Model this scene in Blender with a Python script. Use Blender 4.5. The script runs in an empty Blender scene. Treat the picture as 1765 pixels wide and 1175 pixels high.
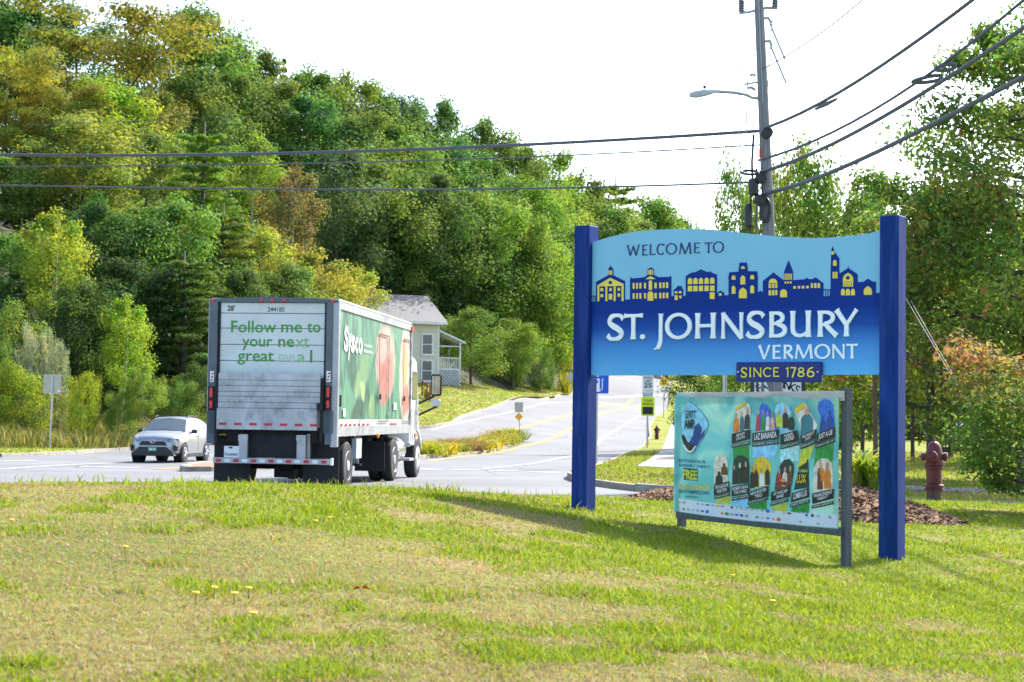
import bpy, bmesh, math, random
import numpy as np
from mathutils import Vector, Matrix
from mathutils.geometry import delaunay_2d_cdt, tessellate_polygon
from mathutils.bvhtree import BVHTree
R = math.radians
sc = bpy.context.scene
col = sc.collection
random.seed(4); rng = np.random.default_rng(4)

# ------------------------------------------------------------------ camera
F, CX, CY = 2900.0, 882.5, 587.5            # focal length and centre in pixels of the 1765 px photograph
CAM = Vector((0, 0, 1.5)); PITCH = math.atan(128.5 / F); ROLL = R(0.8)
_f = Vector((0, math.cos(PITCH), math.sin(PITCH))); _u0 = Vector((0, -math.sin(PITCH), math.cos(PITCH))); _r0 = Vector((1, 0, 0))
CU = _u0 * math.cos(ROLL) - _r0 * math.sin(ROLL); CR = _r0 * math.cos(ROLL) + _u0 * math.sin(ROLL)
cd = bpy.data.cameras.new('camera'); cam = bpy.data.objects.new('camera', cd); col.objects.link(cam)
cd.sensor_width = 36; cd.lens = 36 * F / 1765; cd.clip_start = 0.05; cd.clip_end = 3000
cam.matrix_world = Matrix(((CR.x, CU.x, -_f.x, 0), (CR.y, CU.y, -_f.y, 0), (CR.z, CU.z, -_f.z, CAM.z), (0, 0, 0, 1)))
cd.dof.use_dof = True; cd.dof.focus_distance = 19.0; cd.dof.aperture_fstop = 5.6
sc.camera = cam
# ------------------------------------------------------------------ sky, sun, exposure
SAZ, SEL = R(39), R(43)
w = bpy.data.worlds.new('World'); sc.world = w; w.use_nodes = True
nt = w.node_tree; bg = nt.nodes['Background']
sky = nt.nodes.new('ShaderNodeTexSky'); sky.sky_type = 'NISHITA'; sky.sun_disc = False
sky.sun_elevation = SEL; sky.sun_rotation = SAZ; sky.air_density = 0.8; sky.dust_density = 2.0; sky.ozone_density = 1.0
nt.links.new(sky.outputs[0], bg.inputs[0]); bg.inputs[1].default_value = 0.15
SUN = Vector((math.sin(SAZ) * math.cos(SEL), math.cos(SAZ) * math.cos(SEL), math.sin(SEL)))
ld = bpy.data.lights.new('sun', 'SUN'); lo = bpy.data.objects.new('sun', ld); col.objects.link(lo)
ld.energy = 3.4; ld.angle = R(0.5); ld.color = (1.0, 0.95, 0.87)
lo.rotation_euler = SUN.to_track_quat('Z', 'Y').to_euler(); lo.location = (30, 30, 60)
vs = sc.view_settings; vs.view_transform = 'Standard'; vs.look = 'None'; vs.gamma = 1; vs.exposure = 1.85

# ------------------------------------------------------------------ pixel helpers
def ray(px, py):
    return _f * F + CR * (px - CX) - CU * (py - CY)
def at(px, py, D):
    d = ray(px, py); return CAM + d * (D / d.y)
def pix(p):
    q = Vector(p) - CAM; k = q.dot(_f); return CX + q.dot(CR) / k * F, CY - q.dot(CU) / k * F
def on_plane(px, py, p0, n):
    d = ray(px, py); t = (Vector(p0) - CAM).dot(n) / d.dot(n); return CAM + d * t

# ------------------------------------------------------------------ materials
MATS = {}
def srgb(r, g, b):
    f = lambda c: c / 12.92 if c <= 0.04045 else ((c + 0.055) / 1.055) ** 2.4
    return (f(r / 255), f(g / 255), f(b / 255), 1)
def M(name, c=(0.5, 0.5, 0.5), rough=0.6, metal=0.0, var=0.12, scale=4.0, bump=0.0, bscale=40.0, spec=0.4, dirt=None, dirt_amt=0.5, dscale=3.0, stretch=None, trans=0.0):
    if name in MATS: return MATS[name]
    m = bpy.data.materials.new(name); m.use_nodes = True; n = m.node_tree.nodes; L = m.node_tree.links
    b = n['Principled BSDF']; b.inputs['Roughness'].default_value = rough; b.inputs['Metallic'].default_value = metal
    b.inputs['Specular IOR Level'].default_value = spec
    if trans: b.inputs['Transmission Weight'].default_value = trans
    tc = n.new('ShaderNodeTexCoord'); src = tc.outputs['Object']
    if stretch:
        mp = n.new('ShaderNodeMapping'); mp.inputs['Scale'].default_value = stretch; L.new(src, mp.inputs[0]); src = mp.outputs[0]
    nz = n.new('ShaderNodeTexNoise'); nz.inputs['Scale'].default_value = scale; nz.inputs['Detail'].default_value = 6; L.new(src, nz.inputs['Vector'])
    rp = n.new('ShaderNodeValToRGB'); rp.color_ramp.elements[0].position = 0.3; rp.color_ramp.elements[1].position = 0.7
    rp.color_ramp.elements[0].color = tuple(max(0, x * (1 - var)) for x in c[:3]) + (1,)
    rp.color_ramp.elements[1].color = tuple(min(1, x * (1 + var)) for x in c[:3]) + (1,)
    L.new(nz.outputs[0], rp.inputs[0]); out = rp.outputs[0]
    if dirt:
        n2 = n.new('ShaderNodeTexNoise'); n2.inputs['Scale'].default_value = dscale; n2.inputs['Detail'].default_value = 9; n2.inputs['Roughness'].default_value = 0.7
        L.new(src, n2.inputs['Vector'])
        r2 = n.new('ShaderNodeValToRGB'); r2.color_ramp.elements[0].position = 0.48; r2.color_ramp.elements[1].position = 0.72
        r2.color_ramp.elements[1].color = (dirt_amt,) * 3 + (1,); L.new(n2.outputs[0], r2.inputs[0])
        mx = n.new('ShaderNodeMixRGB'); mx.inputs[2].default_value = tuple(dirt[:3]) + (1,)
        L.new(r2.outputs[0], mx.inputs[0]); L.new(out, mx.inputs[1]); out = mx.outputs[0]
    L.new(out, b.inputs['Base Color'])
    if bump:
        n3 = n.new('ShaderNodeTexNoise'); n3.inputs['Scale'].default_value = bscale; n3.inputs['Detail'].default_value = 5; L.new(src, n3.inputs['Vector'])
        bp = n.new('ShaderNodeBump'); bp.inputs['Strength'].default_value = bump; bp.inputs['Distance'].default_value = 0.02
        L.new(n3.outputs[0], bp.inputs['Height']); L.new(bp.outputs[0], b.inputs['Normal'])
    MATS[name] = m; return m

def attr_mat(name, rough=0.6, transl=0.35, obj_color=True, spec=0.25, tint=(1.25, 1.15, 0.5)):
    """vegetation: colour from a per-leaf attribute (times the object's own colour), with light passing through the leaf"""
    if name in MATS: return MATS[name]
    m = bpy.data.materials.new(name); m.use_nodes = True; n = m.node_tree.nodes; L = m.node_tree.links
    b = n['Principled BSDF']; b.inputs['Roughness'].default_value = rough; b.inputs['Specular IOR Level'].default_value = spec
    a = n.new('ShaderNodeAttribute'); a.attribute_name = 'col'; out = a.outputs['Color']
    if obj_color:
        oi = n.new('ShaderNodeObjectInfo'); mx = n.new('ShaderNodeMixRGB'); mx.blend_type = 'MULTIPLY'; mx.inputs[0].default_value = 1
        L.new(out, mx.inputs[1]); L.new(oi.outputs['Color'], mx.inputs[2]); out = mx.outputs[0]
    L.new(out, b.inputs['Base Color'])
    if transl:
        t = n.new('ShaderNodeBsdfTranslucent'); m2 = n.new('ShaderNodeMixRGB'); m2.blend_type = 'MULTIPLY'; m2.inputs[0].default_value = 1
        m2.inputs[2].default_value = tint + (1,); L.new(out, m2.inputs[1]); L.new(m2.outputs[0], t.inputs[0])
        ms = n.new('ShaderNodeMixShader'); ms.inputs[0].default_value = transl
        L.new(b.outputs[0], ms.inputs[1]); L.new(t.outputs[0], ms.inputs[2]); L.new(ms.outputs[0], n['Material Output'].inputs[0])
    MATS[name] = m; return m

# ------------------------------------------------------------------ object helpers
def tag(o, label, cat, group=None):
    o['label'] = label; o['category'] = cat
    if group: o['group'] = group
    return o
def empty(name, loc=(0, 0, 0), rz=0.0, label=None, cat=None, group=None):
    o = bpy.data.objects.new(name, None); col.objects.link(o); o.location = loc; o.rotation_euler = (0, 0, rz); o.empty_display_size = 0.2
    if label: tag(o, label, cat, group)
    return o
def link(name, me, mat=None, parent=None, loc=None, smooth=False):
    o = bpy.data.objects.new(name, me); col.objects.link(o)
    if mat is not None and not me.materials: me.materials.append(mat)
    if parent is not None: o.parent = parent
    if loc is not None: o.location = loc
    if smooth: me.shade_smooth()
    return o
def copy_tree(o, parent=None):
    c = o.copy(); col.objects.link(c); c.parent = parent
    for ch in list(o.children): copy_tree(ch, c)
    return c

class MB:
    def __init__(s): s.v = []; s.f = []
    def add(s, vs_, fs):
        k = len(s.v); s.v += [tuple(p) for p in vs_]; s.f += [tuple(i + k for i in f) for f in fs]; return s
    def box(s, x0, x1, y0, y1, z0, z1, rot=None, piv=None):
        p = [Vector((x, y, z)) for z in (z0, z1) for y in (y0, y1) for x in (x0, x1)]
        if rot is not None:
            c = Vector(piv) if piv else sum(p, Vector()) / 8; p = [c + rot @ (q - c) for q in p]
        return s.add(p, [(0, 2, 3, 1), (4, 5, 7, 6), (0, 1, 5, 4), (2, 6, 7, 3), (0, 4, 6, 2), (1, 3, 7, 5)])
    def cbox(s, x0, x1, y0, y1, z0, z1, c=0.02):
        """box with chamfered edges"""
        c = min(c, (x1 - x0) * .45, (y1 - y0) * .45, (z1 - z0) * .45)
        bm = bmesh.new(); bmesh.ops.create_cube(bm, size=1.0)
        for v in bm.verts: v.co = ((x0 + x1) / 2 + v.co.x * (x1 - x0), (y0 + y1) / 2 + v.co.y * (y1 - y0), (z0 + z1) / 2 + v.co.z * (z1 - z0))
        bmesh.ops.bevel(bm, geom=bm.edges[:], offset=c, segments=1, affect='EDGES')
        bm.verts.index_update(); s.add([v.co for v in bm.verts], [tuple(v.index for v in f.verts) for f in bm.faces]); bm.free(); return s
    def tube(s, pts, rad, n=8, cap=True):
        pts = [Vector(p) for p in pts]; rad = rad if hasattr(rad, '__len__') else [rad] * len(pts)
        k = len(s.v); last = None
        for i, p in enumerate(pts):
            d = (pts[min(i + 1, len(pts) - 1)] - pts[max(i - 1, 0)]).normalized()
            a = d.cross(Vector((0, 0, 1)) if abs(d.z) < .9 else Vector((0, 1, 0))).normalized() if last is None else (last - d * last.dot(d)).normalized()
            last = a; b = d.cross(a)
            for j in range(n):
                t = 2 * math.pi * j / n; s.v.append(tuple(p + (a * math.cos(t) + b * math.sin(t)) * rad[i]))
        for i in range(len(pts) - 1):
            for j in range(n):
                s.f.append((k + i * n + j, k + i * n + (j + 1) % n, k + (i + 1) * n + (j + 1) % n, k + (i + 1) * n + j))
        if cap: s.f.append(tuple(k + j for j in range(n))[::-1]); s.f.append(tuple(k + (len(pts) - 1) * n + j for j in range(n)))
        return s
    def lathe(s, prof, n=20, o=(0, 0, 0), ax='Z'):
        """prof: (radius, height) pairs revolved about an axis through o"""
        k = len(s.v); o = Vector(o)
        for r, h in prof:
            for j in range(n):
                t = 2 * math.pi * j / n; c, q = r * math.cos(t), r * math.sin(t)
                s.v.append(tuple(o + Vector({'Z': (c, q, h), 'X': (h, c, q), 'Y': (q, h, c)}[ax])))
        for i in range(len(prof) - 1):
            for j in range(n):
                s.f.append((k + i * n + j, k + i * n + (j + 1) % n, k + (i + 1) * n + (j + 1) % n, k + (i + 1) * n + j))
        s.f.append(tuple(k + j for j in range(n))[::-1]); s.f.append(tuple(k + (len(prof) - 1) * n + j for j in range(n)))
        return s
    def prism(s, poly, fn0, fn1):
        """extrude a 2-D polygon: fn0/fn1 map its points to the near and far face"""
        n = len(poly); p0 = [Vector(fn0(*q)) for q in poly]; p1 = [Vector(fn1(*q)) for q in poly]
        tr = tessellate_polygon([[Vector((q[0], q[1], 0)) for q in poly]])
        fs = [tuple(t) for t in tr] + [tuple(i + n for i in t)[::-1] for t in tr] + [(i, i + n, (i + 1) % n + n, (i + 1) % n) for i in range(n)]
        return s.add(p0 + p1, fs)
    def build(s, name, mat, parent=None, smooth=False, loc=None, bevel=0.0, fix=True):
        me = bpy.data.meshes.new(name); me.from_pydata(s.v, [], s.f)
        if fix or bevel:
            bm = bmesh.new(); bm.from_mesh(me); bmesh.ops.recalc_face_normals(bm, faces=bm.faces[:])
            if bevel: bmesh.ops.bevel(bm, geom=[e for e in bm.edges if len(e.link_faces) == 2 and e.calc_face_angle(0) > .5], offset=bevel, segments=2, affect='EDGES')
            bm.to_mesh(me); bm.free()
        me.update()
        o = link(name, me, mat, parent, loc)
        if smooth: me.shade_smooth(); me.set_sharp_from_angle(angle=R(35))
        return o
def part(name, mat, parent, *boxes, bevel=0.0, smooth=False):
    m = MB()
    for b in boxes: m.box(*b)
    return m.build(name, mat, parent, bevel=bevel, smooth=smooth)
def np_mesh(name, V, Fq, colors=None):
    """fast mesh from numpy: V (n,3), Fq (m,k) indices; colours per vertex"""
    me = bpy.data.meshes.new(name); k = Fq.shape[1]; m = len(Fq)
    me.vertices.add(len(V)); me.vertices.foreach_set('co', np.ascontiguousarray(V, np.float32).ravel())
    me.loops.add(m * k); me.loops.foreach_set('vertex_index', np.ascontiguousarray(Fq, np.int32).ravel())
    me.polygons.add(m); me.polygons.foreach_set('loop_start', np.arange(0, m * k, k, dtype=np.int32))
    me.update(calc_edges=True)
    if colors is not None:
        a = me.attributes.new('col', 'FLOAT_COLOR', 'POINT'); c = np.ones((len(V), 4), np.float32); c[:, :3] = colors; a.data.foreach_set('color', c.ravel())
    return me

def text_poly(txt, size=1.0, bold=0.0, align='LEFT', spacing=1.0):
    """built-in font -> (verts 2-D, faces), origin on the baseline"""
    cu = bpy.data.curves.new('t', 'FONT'); cu.body = txt; cu.size = size; cu.offset = bold; cu.align_x = align; cu.resolution_u = 3; cu.space_character = spacing
    ob = bpy.data.objects.new('t', cu); col.objects.link(ob)
    dg = bpy.context.evaluated_depsgraph_get(); me = bpy.data.meshes.new_from_object(ob.evaluated_get(dg))
    v = [(p.co.x, p.co.y) for p in me.vertices]; f = [tuple(p.vertices) for p in me.polygons]
    bpy.data.objects.remove(ob); bpy.data.curves.remove(cu); bpy.data.meshes.remove(me); return v, f
def text_obj(name, txt, box, fn, mat, parent, bold=0.0, shear=0.0, keep=False):
    """print txt so that it fills box (u0,u1,v0,v1) on the surface fn(u,v)->xyz"""
    v, f = text_poly(txt, 1.0, bold)
    xs = [p[0] for p in v]; ys = [p[1] for p in v]; x0, x1, y0, y1 = min(xs), max(xs), min(ys), max(ys)
    u0, u1, v0, v1 = box
    P = []
    for x, y in v:
        a = (x - x0) / (x1 - x0); b = (y - y0) / (y1 - y0)
        P.append(fn(u0 + (u1 - u0) * a + shear * b, v0 + (v1 - v0) * b))
    return MB().add(P, f).build(name, mat, parent, fix=False)

# ------------------------------------------------------------------ terrain
CTRL = [(-1, 15.7, .77), (.78, 17.9, .52), (1.75, 17.6, .36), (2, 14, .3), (2.95, 15.2, .17), (3.6, 15.9, .22), (-3, 7, .55), (0, 7, .48), (2, 8.5, .34), (4, 10, .15),
        (-6, 17, .72), (-2.8, 17, .75), (0, 19.8, .55), (-9, 17, .66), (1.5, 22, .42), (4, 21, .25), (6, 20, .2), (0, 0, .15), (-8, 8, .6), (8, 8, 0), (7, 26.5, .24), (9.5, 27, .1), (3, 26, .25),
        (-16, 12, .3), (-10, 21, .25), (-5, 25, .15), (0, 27, .12), (4, 28.5, .1), (9, 30, -.08), (14, 30, -.2), (-3, 24, .33), (18, 18, -.1),
        (-4, 34.5, .13), (-2.3, 43, -.03), (-13, 63, -.27), (-23, 42, -.1), (-30, 20, 0), (0, 35, .1), (20, 10, -.2), (-20, -20, 0), (20, -30, 0), (0, -40, 0)]
def cw(px, py, D, reg=True):
    p = at(px, py, D)
    if reg: CTRL.append((p.x, p.y, p.z))
    return (p.x, p.y)
EDGE_L = [(-40, -10), (-30, 15), (-24, 42)] + [cw(*a) for a in ((0, 782, 67), (115, 778, 72), (230, 774, 79))] + [cw(480, 757, 89), cw(740, 731, 97), cw(800, 716, 108), cw(860, 702, 120), cw(985, 687, 150), cw(1042, 655, 225), cw(1065, 638, 265), (24, 300), (36, 340)]
EDGE_R = [(46, 334), (33, 296), cw(1150, 640, 265), cw(1165, 668, 215), cw(1152, 700, 150), cw(1127, 722, 125), cw(1120, 734, 115), cw(1120, 752, 98), cw(1087, 779, 75), cw(1058, 793, 61), cw(1030, 801, 53)]
CURB_SIDE = [cw(*a) for a in ((988, 811, 45.5), (982, 813.5, 43), (992, 818, 40.5), (1020, 824, 38.5), (1060, 829, 37), (1165, 838, 35.6), (1400, 852, 36), (1650, 863, 36.5), (1765, 873, 37))] + [(20, 38), (40, 42)]
NEAR = [(40, 28), (24, 29.2), (14, 30), (9, 30), (4, 28.6), (0, 27.5), (-5, 26), (-10, 22), (-16, 14), (-22, 0), (-24, -10)]
for a in ((897, 751, 92), (740, 781, 67), (360, 806, 50), (760, 659, 125), (808, 655, 129), (930, 662, 143), (985, 640, 158), (1600, 800, 55), (1560, 778, 75), (1132, 757, 101), (1117, 773, 85), (700, 690, 112), (880, 682, 136), (100, 765, 78), (300, 755, 86), (1200, 790, 62), (1700, 790, 62)): cw(*a)
CTRL += [(30, 60, -.2), (45, 100, .5), (30, 150, 2), (20, 100, .4), (40, 250, 6), (-45, 62, -.2), (-26, 86, .3), (60, 40, -.4), (-60, 40, 0), (-50, 90, .3), (20, 300, 9), (-20, 125, 4.2), (-16, 108, 2.4), (24,300,10), (40,335,11.5), (100, 100, 0), (-100, 50, 0), (100, 0, 0), (-100, 0, 0), (0, 330, 10), (100, 300, 6)]
_cp = np.array(CTRL); _n = len(_cp)
def _phi(r2): return np.where(r2 > 1e-9, 0.5 * r2 * np.log(np.maximum(r2, 1e-9)), 0)
_d2 = ((_cp[:, None, :2] - _cp[None, :, :2]) ** 2).sum(-1)
_A = np.zeros((_n + 3, _n + 3)); _A[:_n, :_n] = _phi(_d2) + np.diag(np.where(_cp[:, 1] < 34, 0.6, 60.0)); _A[:_n, _n] = 1; _A[:_n, _n + 1:] = _cp[:, :2]; _A[_n, :_n] = 1; _A[_n + 1:, :_n] = _cp[:, :2].T
_w = np.linalg.solve(_A, np.concatenate([_cp[:, 2], [0, 0, 0]]))
FEDGE = np.array([(-300, 60), (-90, 70), (-50, 77), (-30, 82), (-22, 87), (-16, 98), (-12, 118), (-2, 133), (6, 158), (12, 200), (26, 262), (60, 330), (160, 420)], float)
def hill_s(x, y):
    """distance into the wooded hillside, measured from the forest edge (0 outside)"""
    x = np.asarray(x, float); y = np.asarray(y, float); best = np.full(x.shape, 1e9); side = np.zeros(x.shape)
    for a, b in zip(FEDGE[:-1], FEDGE[1:]):
        d = b - a; t = np.clip(((x - a[0]) * d[0] + (y - a[1]) * d[1]) / (d @ d), 0, 1)
        dx = x - a[0] - t * d[0]; dy = y - a[1] - t * d[1]; r = np.hypot(dx, dy); c = d[0] * dy - d[1] * dx
        side = np.where(r < best, c, side); best = np.minimum(best, r)
    return np.where(side > 0, best, 0.0)
def H(x, y):
    x = np.asarray(x, float); y = np.asarray(y, float); sh = x.shape; xf = x.ravel(); yf = y.ravel()
    xc = np.clip(xf, -100, 100); yc = np.clip(yf, -40, 330)
    r2 = (xc[:, None] - _cp[None, :, 0]) ** 2 + (yc[:, None] - _cp[None, :, 1]) ** 2
    z = _phi(r2) @ _w[:_n] + _w[_n] + _w[_n + 1] * xc + _w[_n + 2] * yc
    s = hill_s(xf, yf); z = z * np.exp(-s / 60) + 27 * (1 - np.exp(-s / 38)) + 0.0
    return z.reshape(sh)
def h1(x, y): return float(H(np.array([x]), np.array([y]))[0])
def ground_at(px, py, d0=4.0, d1=400.0):
    """where the line of sight through a pixel meets the terrain"""
    ds = np.exp(np.linspace(math.log(d0), math.log(d1), 700)); d = ray(px, py); X = d.x / d.y * ds; Z = 1.5 + d.z / d.y * ds
    h = H(X, ds); i = np.argmax(Z < h)
    return Vector((X[i], ds[i], h[i]))
def inside(poly, x, y):
    P = np.asarray(poly, float); x = np.asarray(x, float); y = np.asarray(y, float); c = np.zeros(x.shape, bool)
    for (x0, y0), (x1, y1) in zip(P, np.roll(P, -1, 0)):
        if y0 == y1: continue
        c ^= ((y0 > y) != (y1 > y)) & (x < (x1 - x0) * (y - y0) / (y1 - y0) + x0)
    return c
def resample(pl, step, closed=False):
    """Catmull-Rom through the points, resampled about every step metres"""
    P = [Vector((p[0], p[1], 0)) for p in pl]; n = len(P); out = []
    for i in range(n if closed else n - 1):
        if closed: a, b, c, d = P[i - 1], P[i], P[(i + 1) % n], P[(i + 2) % n]
        else: a, b, c, d = P[max(i - 1, 0)], P[i], P[i + 1], P[min(i + 2, n - 1)]
        k = max(1, int((c - b).length / step))
        for j in range(k):
            t = j / k; out.append(((b * 2 + (c - a) * t + (a * 2 - b * 5 + c * 4 - d) * t * t + (b * 3 - a - c * 3 + d) * t ** 3) * .5)[:2])
    if not closed: out.append(P[-1][:2])
    return [tuple(q) for q in out]
# ================================================================== ground, road, kerbs, markings
KERB = 0.13
eL = resample(EDGE_L, 2.0); eR = resample(EDGE_R + CURB_SIDE, 1.2); eN = resample(NEAR, 1.5)
ROAD = eL + eR + eN                                   # closed outline of all the asphalt
_med = [cw(*a, False) for a in ((897, 752, 93), (868, 760, 84), (820, 769, 76), (740, 782, 67), (640, 793, 59), (480, 802, 53), (330, 809, 49.5), (324, 806.5, 51.5), (350, 799, 56), (480, 791, 61), (640, 777, 70), (740, 763, 78), (820, 754, 86), (880, 747.5, 95))]
MEDIAN = resample(_med, 1.0, True)
WALK = resample([cw(*a, False) for a in ((1098, 806, 51), (1135, 776, 72), (1152, 738, 108), (1163, 715, 130))], 1.5) + resample([cw(*a, False) for a in ((1180, 715, 130), (1176, 738, 108), (1182, 776, 72), (1180, 811, 49))], 1.5)
def loops_to_cdt(loops, pts):
    V = []; E = []
    for lp in loops:
        k = len(V); V += [Vector(p) for p in lp]; E += [(k + i, k + (i + 1) % len(lp)) for i in range(len(lp))]
    V += [Vector(p) for p in pts]
    return delaunay_2d_cdt(V, E, [], 0, 1e-4)
_pts = []
def grid(x0, x1, y0, y1, s):
    xs = np.arange(x0, x1, s); ys = np.arange(y0, y1, s); X, Y = np.meshgrid(xs, ys); X = X + rng.uniform(-.2, .2, X.shape) * s; Y = Y + rng.uniform(-.2, .2, X.shape) * s
    return np.stack([X.ravel(), Y.ravel()], 1)
g1 = grid(-12, 13, 2, 32, .6); g2 = grid(-34, 34, -12, 150, 2.0); g2 = g2[~((np.abs(g2[:, 0] - .5) < 12.4) & (g2[:, 1] > 2) & (g2[:, 1] < 32))]
g3 = grid(-400, 400, -60, 620, 11.0); g3 = g3[~((np.abs(g3[:, 0]) < 34) & (g3[:, 1] > -12) & (g3[:, 1] < 150))]
out = loops_to_cdt([ROAD, MEDIAN, WALK], np.concatenate([g1, g2, g3]).tolist())
gv = np.array([(v.x, v.y) for v in out[0]]); gf = np.array([f for f in out[2] if len(f) == 3])
gc = gv[gf].mean(1); gz = H(gv[:, 0], gv[:, 1])
isroad = inside(ROAD, gc[:, 0], gc[:, 1]); ismed = inside(MEDIAN, gc[:, 0], gc[:, 1]) & isroad; iswalk = inside(WALK, gc[:, 0], gc[:, 1]) & ~isroad; isroad &= ~ismed
def sub_mesh(name, mask, dz, mat, noise=0.0):
    f = gf[mask]; u, inv = np.unique(f, return_inverse=True); V = np.zeros((len(u), 3)); V[:, :2] = gv[u]; V[:, 2] = gz[u] + dz
    me = np_mesh(name, V, inv.reshape(-1, 3)); me.shade_smooth(); o = link(name, me, mat); o['kind'] = 'structure'; return o, V, inv.reshape(-1, 3)

# ---- asphalt: pale sun-bleached tarmac, aggregate speckle, cracks and tyre-polished bands
def asphalt_mat():
    m = bpy.data.materials.new('asphalt'); m.use_nodes = True; n = m.node_tree.nodes; L = m.node_tree.links; b = n['Principled BSDF']; b.inputs['Roughness'].default_value = .85; b.inputs['Specular IOR Level'].default_value = .3
    tc = n.new('ShaderNodeTexCoord'); a = n.new('ShaderNodeTexNoise'); a.inputs['Scale'].default_value = .22; a.inputs['Detail'].default_value = 8; L.new(tc.outputs['Object'], a.inputs[0])
    r = n.new('ShaderNodeValToRGB'); r.color_ramp.elements[0].position = .3; r.color_ramp.elements[1].position = .72; r.color_ramp.elements[0].color = (.115, .119, .126, 1); r.color_ramp.elements[1].color = (.165, .17, .178, 1); L.new(a.outputs[0], r.inputs[0])
    s = n.new('ShaderNodeTexNoise'); s.inputs['Scale'].default_value = 55; s.inputs['Detail'].default_value = 3; L.new(tc.outputs['Object'], s.inputs[0])
    mx = n.new('ShaderNodeMixRGB'); mx.blend_type = 'OVERLAY'; mx.inputs[0].default_value = .35; L.new(r.outputs[0], mx.inputs[1]); L.new(s.outputs[0], mx.inputs[2])
    v = n.new('ShaderNodeTexVoronoi'); v.feature = 'DISTANCE_TO_EDGE'; v.inputs['Scale'].default_value = .21; nz = n.new('ShaderNodeTexNoise'); nz.inputs['Scale'].default_value = .8; nz.inputs['Detail'].default_value = 6
    L.new(tc.outputs['Object'], nz.inputs[0]); ad = n.new('ShaderNodeMixRGB'); ad.inputs[0].default_value = .35; ad.blend_type = 'ADD'; L.new(tc.outputs['Object'], ad.inputs[1]); L.new(nz.outputs['Color'], ad.inputs[2]); L.new(ad.outputs[0], v.inputs[0])
    cr = n.new('ShaderNodeValToRGB'); cr.color_ramp.elements[0].position = .0; cr.color_ramp.elements[1].position = .009; cr.color_ramp.elements[0].color = (.3, .3, .3, 1); L.new(v.outputs[0], cr.inputs[0])
    m2 = n.new('ShaderNodeMixRGB'); m2.blend_type = 'MULTIPLY'; m2.inputs[0].default_value = .9; L.new(mx.outputs[0], m2.inputs[1]); L.new(cr.outputs[0], m2.inputs[2]); L.new(m2.outputs[0], b.inputs[0])
    bp = n.new('ShaderNodeBump'); bp.inputs['Strength'].default_value = .25; bp.inputs['Distance'].default_value = .01; L.new(s.outputs[0], bp.inputs['Height']); L.new(bp.outputs[0], b.inputs['Normal']); return m
road_o, rV, rF = sub_mesh('road', isroad, -KERB, asphalt_mat())
road_bvh = BVHTree.FromPolygons([Vector(p) for p in rV.tolist()], rF.tolist())
def rz(x, y):
    h = road_bvh.ray_cast(Vector((x, y, 60)), Vector((0, 0, -1)))[0]
    return h.z if h else h1(x, y) - KERB

# ---- lawn ground: soil and thatch with green and straw patches
def lawn_mat():
    m = bpy.data.materials.new('lawn'); m.use_nodes = True; n = m.node_tree.nodes; L = m.node_tree.links; b = n['Principled BSDF']; b.inputs['Roughness'].default_value = .95; b.inputs['Specular IOR Level'].default_value = .1
    tc = n.new('ShaderNodeTexCoord'); a = n.new('ShaderNodeTexNoise'); a.inputs['Scale'].default_value = .45; a.inputs['Detail'].default_value = 9; a.inputs['Roughness'].default_value = .68; L.new(tc.outputs['Object'], a.inputs[0])
    r = n.new('ShaderNodeValToRGB'); e = r.color_ramp.elements; e[0].position = .33; e[0].color = (.115, .155, .022, 1); e[1].position = .7; e[1].color = (.3, .24, .1, 1); q = e.new(.52); q.color = (.2, .22, .04, 1); L.new(a.outputs[0], r.inputs[0])
    s = n.new('ShaderNodeTexNoise'); s.inputs['Scale'].default_value = 9; s.inputs['Detail'].default_value = 8; s.inputs['Roughness'].default_value = .75; L.new(tc.outputs['Object'], s.inputs[0])
    mx = n.new('ShaderNodeMixRGB'); mx.blend_type = 'OVERLAY'; mx.inputs[0].default_value = .7; L.new(r.outputs[0], mx.inputs[1]); L.new(s.outputs[0], mx.inputs[2]); L.new(mx.outputs[0], b.inputs[0])
    bp = n.new('ShaderNodeBump'); bp.inputs['Strength'].default_value = .9; bp.inputs['Distance'].default_value = .08; L.new(s.outputs[0], bp.inputs['Height']); L.new(bp.outputs[0], b.inputs['Normal']); return m
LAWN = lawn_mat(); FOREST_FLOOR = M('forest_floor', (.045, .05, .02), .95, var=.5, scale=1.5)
hs = hill_s(gc[:, 0], gc[:, 1]); wood = hs > 0
ground_o, grV, grF = sub_mesh('ground', ~isroad & ~iswalk & ~ismed & ~wood, 0.0, LAWN)
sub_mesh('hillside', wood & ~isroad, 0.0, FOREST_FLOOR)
MULCH = M('mulch', (.16, .085, .045), .95, var=.55, scale=18, bump=.8, bscale=30)
sub_mesh('median_soil', ismed, 0.0, M('soil', (.2, .13, .08), .95, var=.4, scale=8, bump=.7, bscale=20))

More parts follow.
